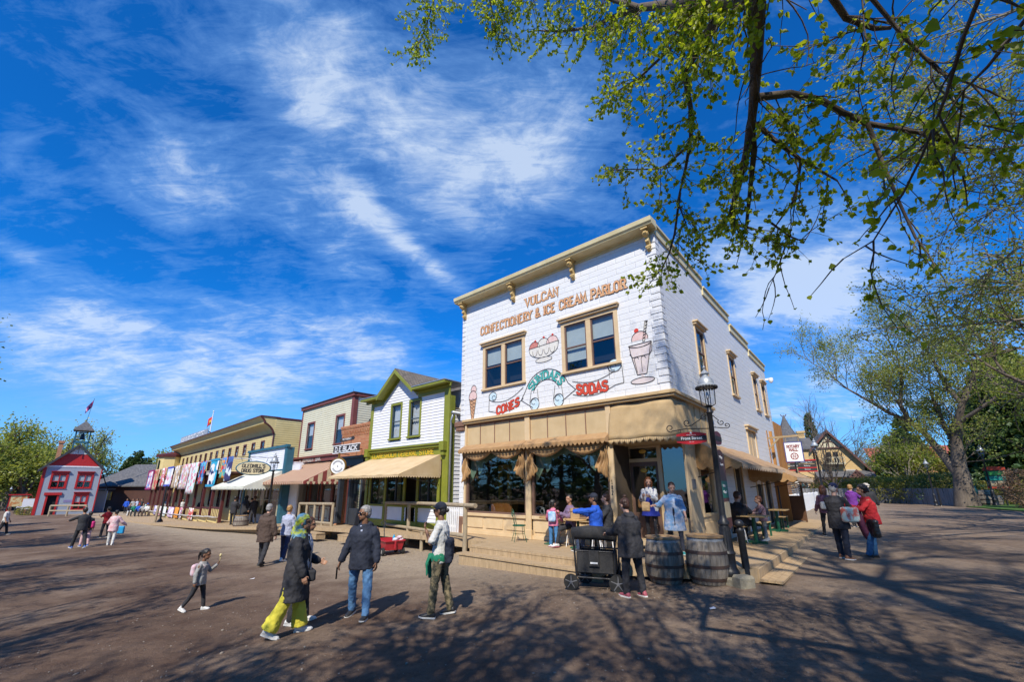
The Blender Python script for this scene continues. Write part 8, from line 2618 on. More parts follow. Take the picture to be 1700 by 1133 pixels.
# -- right-hand street
i = person('woman with long auburn hair in a mauve top and black leggings walking away',gnd(1380,892),28,1.68,'fair',near=True,female=True,legs=((16,5,2),(-16,5,8)),top=(c_mauve,-.1,.97,.022),bottom=(c_black,'tight'),shoes=(s_black,sole),hair=(h_red,'longer'),build=1.12,arms=((4,12,20,0),(10,16,30,0)))
bag('backpack','small white leather backpack on the woman in mauve',local_M(i,i['sp'](.16,-.04,-.2),i['Rl']),None,mat('leather_white',(.62,.60,.55),.5),(.28,.12,.26))
i = person('older man in a navy cap and dark jacket standing with shopping bags',gnd(1404,929),72,1.76,'fair',near=True,legs=((6,3,2),(-4,3,2)),top=(c_black,-.22,.97,.035),bottom=(c_navy,'trousers'),shoes=(s_tan,sole),hair=(h_white,'short'),hat=(cloth('capnavy',(.015,.025,.08)),'cap'),arms=((44,10,60,10),(34,10,62,10)),build=1.12,lean=2)
bag('shopping_bag','square shopping bag with a colourful picture on the arm of the older man',local_M(i,i['sp'](.12,.26,.06),rz(80)),None,mat('tote_print',(.50,.62,.58),.5,(.60,.14,.10),5,edge=(.5,.58)),(.42,.16,.36),fold=.006,strap=[[world(i,i['sp'](.28,.25,.16)),world(i,i['sp'](.52,.20,.05)),world(i,i['sp'](.28,.25,-.06))]],strapm=c_red)
i = person('curly-haired woman in a red sweater and jeans holding a plum coat',gnd(1462,929),-66,1.70,'tan',near=True,female=True,legs=((20,6,6),(4,6,2)),top=(c_red,-.1,.97,.025),bottom=(cloth('jean2',(.02,.10,.24)),'trousers'),shoes=(s_black,sole_d),hair=(h_black,'curly'),arms=((48,8,66,10),(42,8,60,10)),build=1.15,lean=6)
q = MB(i['M']); q.tube([i['sp'](.22,-.1,.26),i['sp'](.0,-.1,.28),i['sp'](-.28,-.08,.24),i['sp'](-.5,-.06,.22)],[.09,.12,.12,.05],12,flat=.7); tag(fuse(q,'folded_coat',c_plum,None,.014,2,.04),'plum coat draped over the arm of the woman in red','coat')
bag('shopping_bag','black carrier bag with a pale mark hanging behind the plum coat',local_M(i,i['sp'](-.18,-.26,.10),rz(10)),None,mat('bag_black',(.02,.02,.022),.35),(.36,.12,.42),fold=.05,strap=[[world(i,i['sp'](.02,-.26,.18)),world(i,i['sp'](.2,-.24,.2)),world(i,i['sp'](.02,-.26,.02))]])
person('person in a bright purple hooded jacket beyond the older man',gnd(1424,876),60,1.62,'fair',female=True,near=True,top=(c_purp,-.15,.97,.04,'hood'),bottom=(c_black,'trousers'),shoes=(s_black,sole),hair=(h_blond,'short'),arms=((60,14,30,0),(50,14,30,0)))
person('white-haired person in a dark coat beyond the woman in red',gnd(1452,874),40,1.64,'fair',top=(c_dark,-.25,.97,.04,'hood'),bottom=(c_black,'trousers'),shoes=(s_black,sole),hair=(h_white,'curly'))
person('small child in blue by the foot of the cottonwood',gnd(1610,842),20,1.15,'fair',child=True,top=(c_royal,-.12,.97,.03),bottom=(c_navy,'trousers'),shoes=(s_black,),hair=(h_blond,'short'),hat=(cloth('hat_lb',(.15,.35,.6)),'beanie'))
person('fair-haired adult in a teal top beside the small child in blue',gnd(1622,841),30,1.68,'fair',female=True,top=(cloth('teal',(.02,.14,.14)),-.15,.9,.03),bottom=(c_navy,'trousers'),shoes=(s_black,),hair=(h_blond,'short'))

# ================================================================ trees
BARK = mat('bark',(.17,.135,.10),.9,(.075,.06,.048),5,.8,22,stretch=(1,1,.25),bdist=.03)
BARKL = mat('bark_pale',(.30,.26,.19),.85,(.14,.12,.09),6,.5,25,stretch=(1,1,.3))
TWIG = mat('twig',(.075,.05,.035),.8)
LEAFN = leafmat('leaf_near',(.18,.25,.018),(.37,.43,.04),.62,1.5)
LEAFY = leafmat('leaf_spring',(.26,.30,.05),(.16,.21,.035),.45,.25)
LEAFG = leafmat('leaf_grey_green',(.22,.26,.05),(.34,.36,.10),.5,.2)
LEAFD = leafmat('leaf_dark',(.045,.085,.028),(.085,.135,.045),.2,.3)
LEAFS = leafmat('leaf_shrub',(.16,.17,.03),(.30,.26,.06),.35,.5)
LEAFB = leafmat('twig_brown',(.15,.09,.055),(.24,.15,.09),.1,.6)


class Wood:
    """many tapered tubes gathered into one mesh with numpy"""
    def __init__(s): s.V,s.F,s.n = [],[],0

    def tube(s,pts,rad,k=5):
        P = np.asarray(pts,float); m = len(P)
        if m < 2: return
        rad = np.broadcast_to(np.asarray(rad,float),(m,))
        T = np.gradient(P,axis=0); T /= np.linalg.norm(T,axis=1)[:,None] + 1e-9
        up = np.array([.31,.17,.93]); X = np.cross(T,up); nn = np.linalg.norm(X,axis=1)
        X[nn < .1] = np.cross(T[nn < .1],[1.,0,0]); X /= np.linalg.norm(X,axis=1)[:,None] + 1e-9
        Y = np.cross(T,X)
        a = np.arange(k)*2*PI/k
        V = P[:,None] + rad[:,None,None]*(np.cos(a)[None,:,None]*X[:,None] + np.sin(a)[None,:,None]*Y[:,None])
        s.V.append(V.reshape(-1,3))
        i = np.arange(m - 1)[:,None]*k; j = np.arange(k)[None]; j2 = (j + 1) % k
        s.F.append((np.stack([i + j,i + j2,i + k + j2,i + k + j],-1) + s.n).reshape(-1,4))
        s.n += m*k

    def build(s,name,m,parent):
        return npmesh(name,np.concatenate(s.V),np.concatenate(s.F),m,parent,smooth=True)


def leaves(name,P,D,size,m,parent,rg,heart=False,up=.4):
    """leaf blades: P positions, D hanging/growing directions"""
    n = len(P); P = np.asarray(P); D = np.asarray(D)
    sz = size*rg.uniform(.6,1.25,n)
    D = D + rg.normal(0,.45,(n,3)); D /= np.linalg.norm(D,axis=1)[:,None]
    Nn = rg.normal(0,1,(n,3)); Nn[:,2] += up
    S = np.cross(D,Nn); S /= np.linalg.norm(S,axis=1)[:,None] + 1e-9
    Nn = np.cross(S,D)
    if heart:
        prof = [(0,0,0),(.12,.42,.10),(.45,.50,.12),(.75,.26,.08),(1.05,0,0),(.75,-.26,.08),(.45,-.50,.12),(.12,-.42,.10)]
        V = np.stack([P + D*(sz*t)[:,None] + S*(sz*w_)[:,None] + Nn*(sz*h)[:,None] for t,w_,h in prof],1)
        # two halves folded along the rib: quads (0,1,2,4),(2,3,4)... kept as quads
        F = np.array([[0,1,2,4],[2,3,4,4],[0,4,6,7],[4,5,6,6]])
        F = np.array([[0,1,2,4],[0,4,6,7]])
        F2 = np.array([[2,3,4],[4,5,6]])
        V = V.reshape(-1,3); o = (np.arange(n)*8)[:,None,None]
        tri = np.concatenate([(F[:,[0,1,2]][None] + o),(F[:,[0,2,3]][None] + o),(F2[None] + o)],1).reshape(-1,3)
        return npmesh(name,V,tri,m,parent,k=3)
    V = np.stack([P,P + D*(sz*.5)[:,None] + S*(sz*.38)[:,None],P + D*sz[:,None],P + D*(sz*.5)[:,None] - S*(sz*.38)[:,None]],1)
    return npmesh(name,V.reshape(-1,3),np.arange(n*4).reshape(-1,4),m,parent)


def grow(wood,tips,p,d,L,r,depth,rg,spread=.55,droop=0.0,kids=(2,4),ratio=.72,up=.12,k=6,steps=5,tipd=0):
    pts = [p]; dd = d/np.linalg.norm(d)
    for i in range(steps):
        dd = dd + rg.normal(0,.11,3) + np.array([0,0,up*.35 - droop*(.3 + .2*i)])*.5
        dd /= np.linalg.norm(dd)
        pts.append(pts[-1] + dd*L/steps)
    pts = np.array(pts)
    wood.tube(pts,np.linspace(r,r*.55,steps + 1),max(3,k))
    if depth <= tipd:
        for i in range(1,steps + 1): tips.append((pts[i],dd))
    if depth <= 0: return
    n = rg.integers(kids[0],kids[1] + 1)
    for j in range(n):
        t = rg.uniform(.45,1.0) if j else 1.0
        q = pts[min(steps,int(t*steps))]
        ax = rg.normal(0,1,3); ax -= dd*ax.dot(dd); ax /= np.linalg.norm(ax) + 1e-9
        ang = spread*rg.uniform(.5,1.3)*(.45 if j == 0 else 1)
        nd = dd*math.cos(ang) + ax*math.sin(ang)
        grow(wood,tips,q,nd,L*ratio*rg.uniform(.8,1.15),r*(.62 if j else .7),depth - 1,rg,spread,droop,kids,ratio,up,k - 1,steps,tipd)


def tree(label,M,limbs,seed,leafn,lsize,leafm,depth=4,spread=.55,droop=0.0,barkm=None,trunk=None,cat='tree',name='tree',scatter=.25,group=None,kids=(2,4),ratio=.72,tipd=1,up=.12,heart=False):
    rg = np.random.default_rng(seed)
    t_ = thing(name,label,cat,M,group)
    if trunk:
        tw = Wood(); tw.tube([p[:3] for p in trunk],[p[3] for p in trunk],12); tw.build('trunk',barkm or BARK,t_)
    wd = Wood(); tips = []
    for (p,d,L,r) in limbs: grow(wd,tips,np.array(p,float),np.array(d,float),L,r,depth,rg,spread,droop,tipd=tipd,kids=kids,ratio=ratio,up=up)
    wd.build('limbs',barkm or BARK,t_)
    if leafn:
        T = np.array([a for a,b in tips]); D = np.array([b for a,b in tips])
        ix = rg.integers(0,len(T),leafn)
        leaves('crown',T[ix] + rg.normal(0,scatter,(leafn,3)),D[ix] + np.array([0,0,-.3]),lsize,leafm,t_,rg,heart=heart)
    return t_


def conifer(label,M,h,r,seed,n=9000,m=None,group='dark spruces at the right',low=.06):
    rg = np.random.default_rng(seed); t_ = thing('spruce_tree',label,'tree',M,group)
    w_ = Wood(); w_.tube([(0,0,0),(0,0,h*.6),(0,0,h)],[h*.022,h*.014,.02],8); w_.build('trunk',BARK,t_)
    P,D = [],[]; bw_ = Wood()
    nb = int(h*16)
    for i in range(nb):
        t = (i + rg.uniform(0,1))/nb; z = h*(low + (1 - low)*t)
        L = r*(1 - t) ** .85*rg.uniform(.75,1.15) + .15; a = rg.uniform(0,2*PI)
        d = np.array([math.cos(a),math.sin(a),-.12 + .25*t]); e = np.array([0,0,z]) + d*L
        mid = np.array([0,0,z]) + d*L*.5 + [0,0,-.05*L]
        bw_.tube([[0,0,z],mid,e],[.03,.02,.008],3)
        k = max(6,int(n/nb*(L/r)*3.4))
        s = rg.uniform(.15,1,k) ** .7
        side = np.cross(d,[0,0,1])
        P.append(np.array([0,0,z]) + d*(L*s)[:,None] + side*(rg.normal(0,.16,k)*L*(1.1 - s) + 0)[:,None] + np.stack([np.zeros(k),np.zeros(k),rg.normal(-.05,.09,k)],-1))
        D.append(np.tile(d,(k,1)) + side*rg.choice([-1,1],k)[:,None]*.8)
    bw_.build('limbs',BARK,t_)
    leaves('crown',np.concatenate(P),np.concatenate(D),.026*h + .12,m or LEAFD,t_,rg)
    return t_


# --- the big near cottonwood: trunk behind the viewer's right shoulder, limbs arching over the street
rg = np.random.default_rng(11)
nt_ = thing('cottonwood_tree','big near cottonwood whose drooping leafy branches hang across the upper right of the view','tree',(4.2,-1.6,terr(4.2)))
O = np.array([4.2,-1.6,terr(4.2)])
def pp(seq): return np.array([np.array(at_d(px,py,d)) for px,py,d in seq])
tw = Wood()
tw.tube(np.array([(0,0,-.2),(.05,0,1.2),(-.1,.1,2.6),(-.3,.3,4.2),(-.5,.6,5.6)]),[.42,.33,.29,.24,.19],14)
tw.build('trunk',BARK,nt_)
limb = Wood(); tips = []
crotch = O + np.array([-.5,.6,5.6])
L_A = pp([(1262,-70,2.35),(1258,0,2.75),(1256,90,3.2),(1252,160,3.6),(1247,212,3.9)])
LIMBS = [
    (np.vstack([[crotch],[crotch*.5 + L_A[0]*.5 + [0,0,.3]],L_A]),[.11,.08,.060,.052,.046,.040,.034]),
    (pp([(1247,212,3.9),(1240,250,4.1),(1226,310,4.3),(1210,365,4.5),(1225,374,4.6),(1250,380,4.7)]),[.038,.034,.028,.024,.018,.012]),
    (pp([(1247,212,3.9),(1252,250,4.1),(1247,300,4.35),(1238,386,4.6)]),[.034,.028,.022,.014]),
    (pp([(1262,-10,2.8),(1190,4,3.2),(1140,4,3.6),(1063,12,4.2),(1010,31,4.6),(985,45,4.8),(930,52,5.2),(890,50,5.5)]),[.06,.055,.05,.042,.032,.026,.018,.01]),
    (pp([(1060,12,4.2),(960,-20,4.7),(880,-10,5.1),(812,-5,5.5),(822,40,5.7),(835,56,5.8)]),[.035,.03,.025,.02,.015,.008]),
    (pp([(880,-10,5.1),(790,-30,5.6),(722,-6,6.0),(705,50,6.2),(692,80,6.3)]),[.025,.02,.016,.011,.006]),
    (pp([(1223,-20,3.0),(1172,59,3.5),(1155,89,3.7),(1136,119,3.9),(1147,182,4.2),(1147,229,4.5),(1138,280,4.8),(1125,335,5.0),(1142,380,5.2)]),[.05,.044,.038,.032,.026,.022,.017,.012,.006]),
    (pp([(1150,0,3.6),(1135,60,4.0),(1060,130,4.6),(1010,160,4.9)]),[.026,.02,.014,.007]),
    (pp([(1129,320,4.8),(1120,388,5.1),(1112,418,5.2),(1099,446,5.3),(1086,462,5.4)]),[.016,.013,.011,.009,.005]),
    (pp([(1145,240,4.5),(1105,275,4.8),(1090,281,5.0),(1020,281,5.4)]),[.018,.014,.011,.006]),
    (pp([(1253,162,3.6),(1312,155,3.8),(1363,166,4.0),(1397,186,4.1),(1439,205,4.2),(1481,212,4.3),(1524,220,4.4),(1570,237,4.5),(1630,250,4.6)]),[.034,.03,.028,.026,.024,.02,.016,.012,.008]),
    (pp([(1256,205,3.9),(1285,232,4.1),(1330,265,4.3),(1390,300,4.4)]),[.026,.022,.016,.008]),
    (pp([(1371,-20,3.0),(1405,30,3.3),(1452,47,3.5),(1478,46,3.6),(1486,32,3.6)]),[.024,.021,.017,.013,.008]),
    (pp([(1400,-60,2.8),(1500,60,3.2),(1560,120,3.3),(1640,150,3.5)]),[.014,.011,.008,.005]),
    (pp([(1440,205,4.1),(1465,270,4.2),(1490,330,4.2),(1520,395,4.2),(1540,420,4.2)]),[.018,.016,.012,.009,.005]),
    (pp([(1660,-90,2.3),(1600,60,2.6),(1570,160,2.8),(1530,260,3.0),(1500,320,3.1),(1450,400,3.3),(1400,430,3.4)]),[.010,.009,.008,.007,.006,.005,.003]),
    (pp([(1280,370,4.6),(1310,392,4.7),(1335,402,4.8),(1345,385,4.8)]),[.012,.009,.007,.004]),
    (pp([(1310,392,4.7),(1300,420,4.8),(1290,450,4.9),(1277,478,5.0)]),[.01,.008,.006,.003]),
    (pp([(1760,-40,2.6),(1640,110,3.0),(1600,150,3.2),(1590,230,3.4)]),[.010,.008,.006,.004]),
    (pp([(1330,265,4.3),(1320,330,4.5),(1290,372,4.6)]),[.014,.012,.008]),
]
for pts_,rad_ in LIMBS: limb.tube(pts_ if len(pts_) > 2 else pts_,rad_,8)
LP,LD = [],[]
def hang(p,d,L,r,depth,w=1.0,nl=7):
    n = max(3,int(L/.09)); pts = [p]; dd = d/np.linalg.norm(d)
    for _ in range(n):
        dd = dd + rg.normal(0,.20,3) + np.array([0,0,-.08]); dd /= np.linalg.norm(dd); pts.append(pts[-1] + dd*L/n)
    pts = np.array(pts); limb.tube(pts,np.linspace(r,max(.0016,r*.45),len(pts)),4)
    if depth > 0:
        for i in range(1,len(pts) - 1):
            if rg.random() < .85*w:
                sd_ = rg.normal(0,1,3) + dd*.8 + np.array([0,0,-.35]); hang(pts[i],sd_,L*rg.uniform(.3,.55),r*.55,depth - 1,w,nl)
    for i in range(max(1,len(pts) // 3),len(pts)):
        for _ in range(rg.poisson(nl*.42*w)):
            LP.append(pts[i] + rg.normal(0,.012,3)); LD.append(dd*.4 + np.array([0,0,-.7]) + rg.normal(0,.5,3))
    for _ in range(int(3*w)): LP.append(pts[-1]); LD.append(dd + rg.normal(0,.4,3))
dens = [0,1.0,.8,1.0,1.0,1.0,1.0,1.0,1.0,1.0,1.0,.9,.8,.7,.55,.5,.6,.2,.5,.8]
for k_,(pts_,rad_) in enumerate(LIMBS):
    seg = np.linalg.norm(np.diff(pts_,axis=0),axis=1); tot = seg.sum()
    if k_ == 0: pts_ = pts_[2:]; tot *= .5
    far_ = k_ in (3,4,5,7)
    n = int(tot/(.075 if far_ else .085)*max(dens[k_],.5))
    for _ in range(n):
        i = rg.integers(0,len(pts_) - 1); t = rg.random(); p = pts_[i]*(1 - t) + pts_[i + 1]*t
        d = rg.normal(0,.75,3) + np.array([0,0,-.55]) + (pts_[i + 1] - pts_[i])/(np.linalg.norm(pts_[i + 1] - pts_[i]) + 1e-6)*.4
        hang(p,d,rg.uniform(.28,.75)*(.9 if far_ else .95),.006,1,dens[k_])
    if k_: hang(pts_[-1],pts_[-1] - pts_[-2],.35,.006,1,dens[k_])
limb.V = [v - O for v in limb.V]
limb.build('limbs',BARK,nt_)
LP,LD = np.array(LP) - O,np.array(LD)
# frustum-independent thinning: keep every leaf
leaves('crown',LP,LD,.040,LEAFN,nt_,rg,heart=True)
print('near leaves',len(LP))

# --- cottonwoods behind the viewer: they shade the street
for n_,(x,y,h_,sd,lab) in enumerate((( -3.4,-5.2,11,21,'tall cottonwood behind the viewpoint shading the middle of the street'),(3.4,-5.8,22,22,'very tall cottonwood behind the viewpoint shading the barrels'),(-1.0,-4.9,10,31,'cottonwood close behind the viewpoint shading the foreground gravel'),(5.8,-4.4,10.5,32,'cottonwood behind the viewpoint on its right side, shading the gravel before the barrels'),(10.8,-2.6,11,23,'tall cottonwood right of the viewpoint shading the right of the street'),(-9.0,-4.2,10.5,24,'tall cottonwood left of the viewpoint shading the left of the street'),(17.5,6.0,13,25,'tall cottonwood beyond the right edge shading the street end'),(-17.8,4.6,11,26,'tall cottonwood left of the view, mirrored in the shop windows'),(-27,14,11,28,'tall cottonwood far left shading the open gravel'),(24,15,13,27,'tall cottonwood far right shading the lawn side'))):
    z0 = terr(x)
    limbs = []
    rgx = np.random.default_rng(sd*7)
    for j in range(6):
        a = j*2*PI/6 + rgx.uniform(0,.6); limbs.append(((0,0,(15.5 if h_ > 15 else h_*rgx.uniform(.28,.42))),(math.cos(a),math.sin(a),.8),2.5 if h_ > 15 else 3.1,.13))
    limbs.append(((0,0,15.8 if h_ > 15 else h_*.45),(.05,.1,.8),2.4 if h_ > 15 else 2.7,.14))
    tree(lab,(x,y,z0),limbs,sd,8500 if h_ > 15 else 15000,.12,LEAFY,depth=4,spread=.62,trunk=[(0,0,-.2,.36),(.05,.05,h_*.2,.28),(0,.1,15.8 if h_ > 15 else h_*.46,.18)],name='cottonwood_tree',scatter=.22,group='shade cottonwoods around the viewpoint',kids=(2,4))

# --- trees on the right
bp = gnd(1607,842)
def rel(px,py,d): return tuple(Vector(at_d(px,py,d)) - bp)
dB_ = math.hypot(bp.x,bp.y)
tk = [rel(1607,842,dB_) + (.72,),rel(1600,812,dB_) + (.52,),rel(1597,792,dB_) + (.46,),rel(1592,776,dB_) + (.42,)]
limbsR = []
def limbdef(seq,r):
    P = [np.array(rel(*s)) for s in seq]; return P,r
rt = thing('cottonwood_tree','big forked cottonwood at the end of the street with sparse spring leaves','tree',bp)
tw = Wood(); tw.tube([p[:3] for p in tk],[p[3] for p in tk],14)
fork = [([(1592,785,dB_),(1565,755,dB_ + .5),(1535,720,dB_ + 1),(1510,700,dB_ + 1),(1490,665,dB_)],[.56,.36,.28,.24,.18]),
        ([(1592,775,dB_),(1588,735,dB_),(1590,700,dB_ - .5),(1597,672,dB_ - 1),(1610,640,dB_ - 1)],[.58,.44,.34,.28,.2]),
        ([(1588,740,dB_),(1570,712,dB_ + 1),(1555,680,dB_ + 1),(1545,650,dB_ + 1)],[.3,.25,.2,.14]),
        ([(1510,700,dB_ + 1),(1480,688,dB_ + 1),(1440,665,dB_),(1405,645,dB_),(1375,620,dB_)],[.2,.16,.12,.09,.05]),
        ([(1495,675,dB_),(1497,630,dB_),(1492,600,dB_),(1480,575,dB_)],[.17,.13,.09,.05]),
        ([(1597,672,dB_ - 1),(1570,640,dB_ - 1),(1550,600,dB_ - 1),(1530,570,dB_ - 1)],[.2,.16,.11,.06]),
        ([(1610,640,dB_ - 1),(1630,600,dB_ - 1),(1650,570,dB_ - 1)],[.18,.12,.06]),
        ([(1595,700,dB_ - 1),(1640,670,dB_ - 2),(1670,650,dB_ - 2),(1700,640,dB_ - 3)],[.2,.15,.1,.06])]
wd = Wood(); tips = []; rg2 = np.random.default_rng(5)
for seq,rr in fork:
    P = np.array([rel(*s) for s in seq]); tw.tube(P,[q_*.72 for q_ in rr],8)
    for i in range(1,len(P)):
        d0 = P[i] - P[i - 1]
        for _ in range(4):
            t = rg2.random(); q_ = P[i - 1]*(1 - t) + P[i]*t
            grow(wd,tips,q_,d0/np.linalg.norm(d0) + rg2.normal(0,.6,3) + [0,0,.25],rg2.uniform(1.4,2.4),.035,3,rg2,.6,tipd=1,kids=(2,3))
    grow(wd,tips,P[-1],P[-1] - P[-2],2.2,.04,3,rg2,.6,tipd=1)
tw.build('trunk',BARK,rt)
wd.build('limbs',BARK,rt)
T = np.array([a for a,b in tips]); D = np.array([b for a,b in tips]); ix = rg2.integers(0,len(T),40000)
leaves('crown',T[ix] + rg2.normal(0,.22,(40000,3)),D[ix],.13,LEAFG,rt,rg2)

# slender poplar twigs coming in from the right edge, nearer than the big cottonwood
pt_ = Vector((17.5,9.0,terr(17)))
po = thing('poplar_tree','poplar with fine pale leaves reaching in from the right edge','tree',pt_)
wd = Wood(); tips = []; rg3 = np.random.default_rng(9)
tw = Wood(); tw.tube([(0,0,-.2),(0,0,3),(-.3,.2,7),(-.4,.2,12)],[.3,.25,.18,.08],10); tw.build('trunk',BARKL,po)
for seq,rr in (([(1790,330,15),(1700,275,13),(1587,303,11.5)],[.07,.05,.02]),([(1790,70,12.5),(1700,95,11.5),(1587,165,11),(1540,190,11)],[.06,.045,.03,.015]),([(1790,240,13),(1700,241,12),(1600,254,11),(1500,230,11)],[.06,.045,.03,.012]),
                ([(1790,500,15),(1700,530,14.5),(1600,540,14),(1540,541,14)],[.05,.04,.025,.012]),([(1790,430,14.5),(1690,410,14),(1620,470,14),(1500,500,14)],[.05,.04,.025,.01]),([(1790,-30,11),(1680,20,11),(1560,60,11),(1480,90,11)],[.05,.04,.025,.01]),([(1790,180,12),(1690,190,12),(1620,180,11.5),(1560,240,11.5)],[.05,.04,.02,.01]),
                ([(1790,480,15),(1720,470,15),(1650,480,15)],[.04,.03,.01]),([(1790,330,13),(1720,330,13),(1640,350,12.5)],[.04,.03,.01])):
    P = np.array([np.array(Vector(at_d(*s)) - pt_) for s in seq]); wd.tube(np.vstack([[np.array([-.3,.2,P[0][2] - 1.0])],P]),[rr[0]*.8] + [q_*.6 for q_ in rr],6)
    for i in range(1,len(P)):
        d0 = P[i] - P[i - 1]; d0 = d0/np.linalg.norm(d0)
        for _ in range(5):
            t = rg3.random(); q_ = P[i - 1]*(1 - t) + P[i]*t
            grow(wd,tips,q_,d0*.8 + rg3.normal(0,.6,3),rg3.uniform(.6,1.1),.014,2,rg3,.6,tipd=2,kids=(2,3),droop=.1)
wd.build('limbs',BARKL,po)
T = np.array([a for a,b in tips]); D = np.array([b for a,b in tips]); ix = rg3.integers(0,len(T),15000)
leaves('crown',T[ix] + rg3.normal(0,.08,(15000,3)),D[ix] + [0,0,-.3],.06,LEAFG,po,rg3)

def gz(x,y): return (x,y,terr(x))
def ad(px,d): p = at_d(px,800,d); return gz(p.x,p.y)
SPR = [(1680,64,14,4.4),(1640,68,10,3.6),(1712,60,14.5,4.2),(1618,66,8.5,3),(1520,64,9.0,3.2),(1492,66,7.0,2.8),(1470,68,5.0,2.2),(1740,56,13,4)]
SL = ['broad spruce right behind the map sign','spruce just right of the cottonwood trunk','tall spruce at the right edge behind the lawn','lower spruce glimpsed behind the cottonwood trunk','spruce left of the cottonwood fork','smaller spruce beside the budding shrubs','smallest spruce toward the stone house','spruce cut by the right edge of the view']
for n_,(px,d,h_,r_) in enumerate(SPR): conifer(SL[n_],ad(px,d),h_,r_,60 + n_,n=9000 if d < 60 else 6000)
for n_,(px,d,h_,lab) in enumerate(((1361,95,14.5,'dark spruce top above the stone house roof'),(1314,100,13,'small spruce tip beside the left chimney of the stone house'))): conifer(lab,ad(px,d),h_,1.9,80 + n_,n=3000,group='spruces behind the stone house')
for n_,(px,d,h_,lab,lf) in enumerate(((1510,58,6.5,'yellow-green budding tree before the spruces',3500),(1545,60,5.5,'budding shrub tree beneath the leaning fork',2500),(1440,78,7.5,'bare grey-brown tree right of the stone house',500),(1425,92,8,'hazy bare tree far beyond the board fence',400),(1465,85,7.5,'pale budding tree far beyond the board fence',900),(1384,50,6.3,'bare spreading tree standing before the stone house',0),(1366,74,14,'bare tall tree behind the stone house',0),(1405,76,11,'bare curved tree at the right gable of the stone house',0))):
    limbs = [((0,0,h_*.18),(math.cos(a),math.sin(a),1.6),h_*.28,.07) for a in np.arange(5)*1.26 + n_] + [((0,0,h_*.3),(0,.1,1),h_*.3,.08)]
    tree(lab,ad(px,d),limbs,100 + n_,lf,.2,LEAFS if lf < 3000 else LEAFY,depth=4,spread=.5,trunk=[(0,0,-.1,.14),(0,0,h_*.3,.1)],barkm=BARKL if lf else BARK,name='budding_tree' if lf else 'bare_tree',scatter=.25,group='budding and bare trees on the right')
# shrubs: hedge before the fence line, twiggy round bush
def shrub(label,pos,rx_,ry_,h_,n,m,seed,size=.14,name='shrub',group=None):
    rg_ = np.random.default_rng(seed); t_ = thing(name,label,'shrub',pos,group)
    w_ = Wood(); tp = []
    for j in range(14):
        a = rg_.uniform(0,6.28); rr = rg_.uniform(0,.5); grow(w_,tp,np.array([rx_*rr*math.cos(a),ry_*rr*math.sin(a),0]),np.array([math.cos(a)*.6,math.sin(a)*.6,1.]),h_*.45,.02,2,rg_,.6,tipd=2)
    w_.build('stems',BARK,t_)
    u_ = rg_.normal(0,1,(n,3)); u_ /= np.linalg.norm(u_,axis=1)[:,None]; rr = rg_.uniform(.55,1,n) ** .5
    bump_ = 1 + .18*np.sin(u_[:,0]*7 + seed)*np.cos(u_[:,1]*6) + .1*np.sin(u_[:,2]*11)
    P = u_*(rr*bump_)[:,None]*[rx_,ry_,h_*.55] + [0,0,h_*.5]
    P[:,2] = np.abs(P[:,2])
    leaves('foliage',P,u_,size,m,t_,rg_)
    return t_
shrub('round reddish twiggy shrub at the right edge by the lawn',gz(*at_d(1722,800,43)[:2]),1.8,1.8,2.4,11000,LEAFB,201,.09)
for n_,(px,d,w_,h_,mm,lab) in enumerate(((1345,55,3.0,2.0,LEAFB,'brown bare shrub before the stone house'),(1368,54,2.5,2.2,LEAFB,'tall brown shrub against the stone house wall'),(1395,53,3,1.9,LEAFS,'olive shrub behind the purple jacket'),(1422,54,3.5,2.1,LEAFS,'yellow-green shrub behind the board fence'),(1450,53,3.5,2.2,LEAFS,'low olive shrub along the board fence'),(1480,52,3.5,2.2,LEAFS,'ochre shrub along the board fence'),(1510,51,3.5,2.1,LEAFS,'budding shrub left of the far lamp'),(1540,50,3,2.3,LEAFS,'budding shrub right of the far lamp'),(1575,49,2.6,2.4,LEAFD,'dark shrub beside the cottonwood trunk'),(1668,51,2.2,1.8,LEAFS,'low shrub behind the map sign'))):
    p = at_d(px,800,d); shrub(lab,gz(p.x,p.y),w_,1.6,h_,2300,mm,220 + n_,.15,group='shrubs along the end of the street')

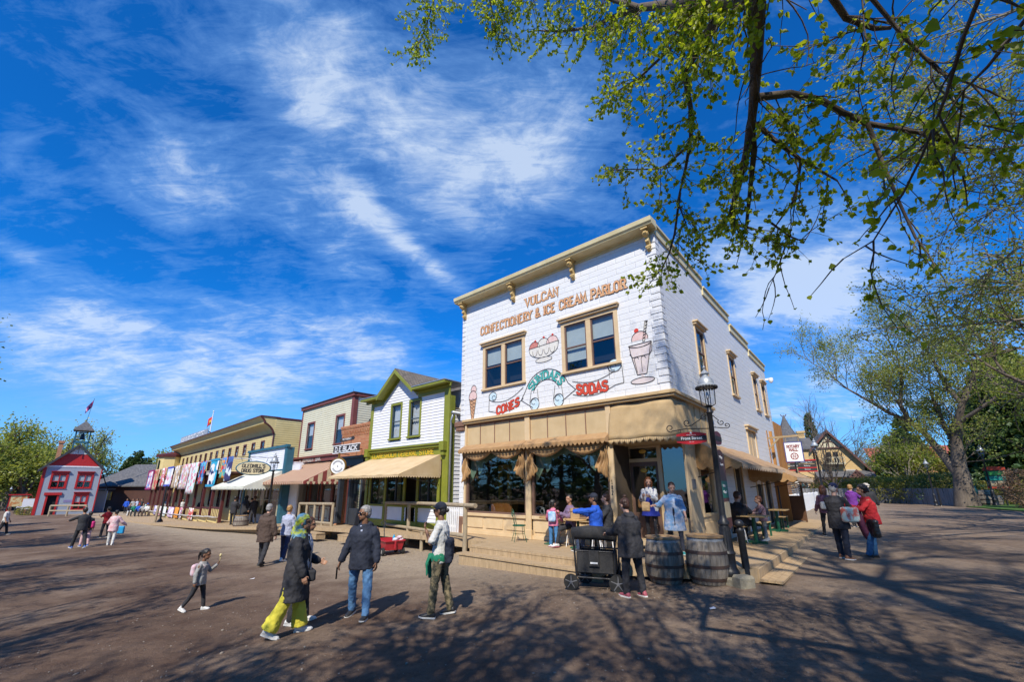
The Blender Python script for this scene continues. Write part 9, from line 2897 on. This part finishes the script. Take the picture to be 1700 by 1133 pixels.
# --- trees on the left
def round_tree(lab,px,d,h_,seed,n=15000,m=LEAFG,ls=.36,wid=1.0,group='leafy trees beyond the grey hall'):
    limbs = [((0,0,h_*.25),(math.cos(a)*wid,math.sin(a)*wid,1.1),h_*.27,.22) for a in np.arange(6)*1.05 + seed] + [((0,0,h_*.4),(0,.1,1),h_*.28,.25)]
    return tree(lab,ad(px,d),limbs,seed,n,ls,m,depth=4,spread=.6,trunk=[(0,0,-.2,.5),(0,0,h_*.4,.32)],name='broadleaf_tree',scatter=.7,group=group)
round_tree('large spreading tree behind the grey hall',75,112,13,301,7000)
round_tree('large tree left of the grey hall chimney',20,108,11.5,302,6500)
round_tree('tree behind the bell tower',138,118,12.6,303,4500,LEAFG)
round_tree('dark leafy tree at the far left edge',-25,100,12,304,9000)
round_tree('low leafy tree filling in behind the red shop',40,98,8,305,8000)
round_tree('pale tree above the hotel corner',262,118,11.5,306,9000,LEAFG,.36,group='trees beyond the brown shed')
round_tree('pale tree beside the hotel turret',283,112,11.5,307,8000,LEAFG,.36,group='trees beyond the brown shed')
for n_,(px,h_) in enumerate(((209,9),(216,10),(223,10.3),(238,9),(203,8.2))): conifer(['dark spruce tip above the brown shed, second from the left','middle dark spruce above the brown shed','tallest dark spruce above the brown shed','lone pale spruce right of the dark group above the shed','leftmost small spruce above the brown shed'][n_],ad(px,110),h_,2.4,320 + n_,n=3000,group='spruces beyond the brown shed')
shrub('small green bush at the foot of the grey hall',gnd(42,856),1.0,1.0,.9,1500,LEAFS,340,.1)
# tree masses behind the viewer that the windows mirror
for n_,(x,y,h_) in enumerate(((-30,12,12),(-36,20,13),(-27,5,13),(-44,28,12),(-30,-4,14),(10,-24,14),(26,-14,13))):
    conifer('spruce outside the view, %s' % ['beside the nearer left cottonwood','second out along the left edge of the street','just behind the left cottonwood','farthest out along the left edge','back left of the viewpoint','straight behind the viewpoint','back right of the viewpoint'][n_],gz(x,y),h_,5.0,400 + n_,n=2500,group='spruces behind the viewpoint',low=.02)
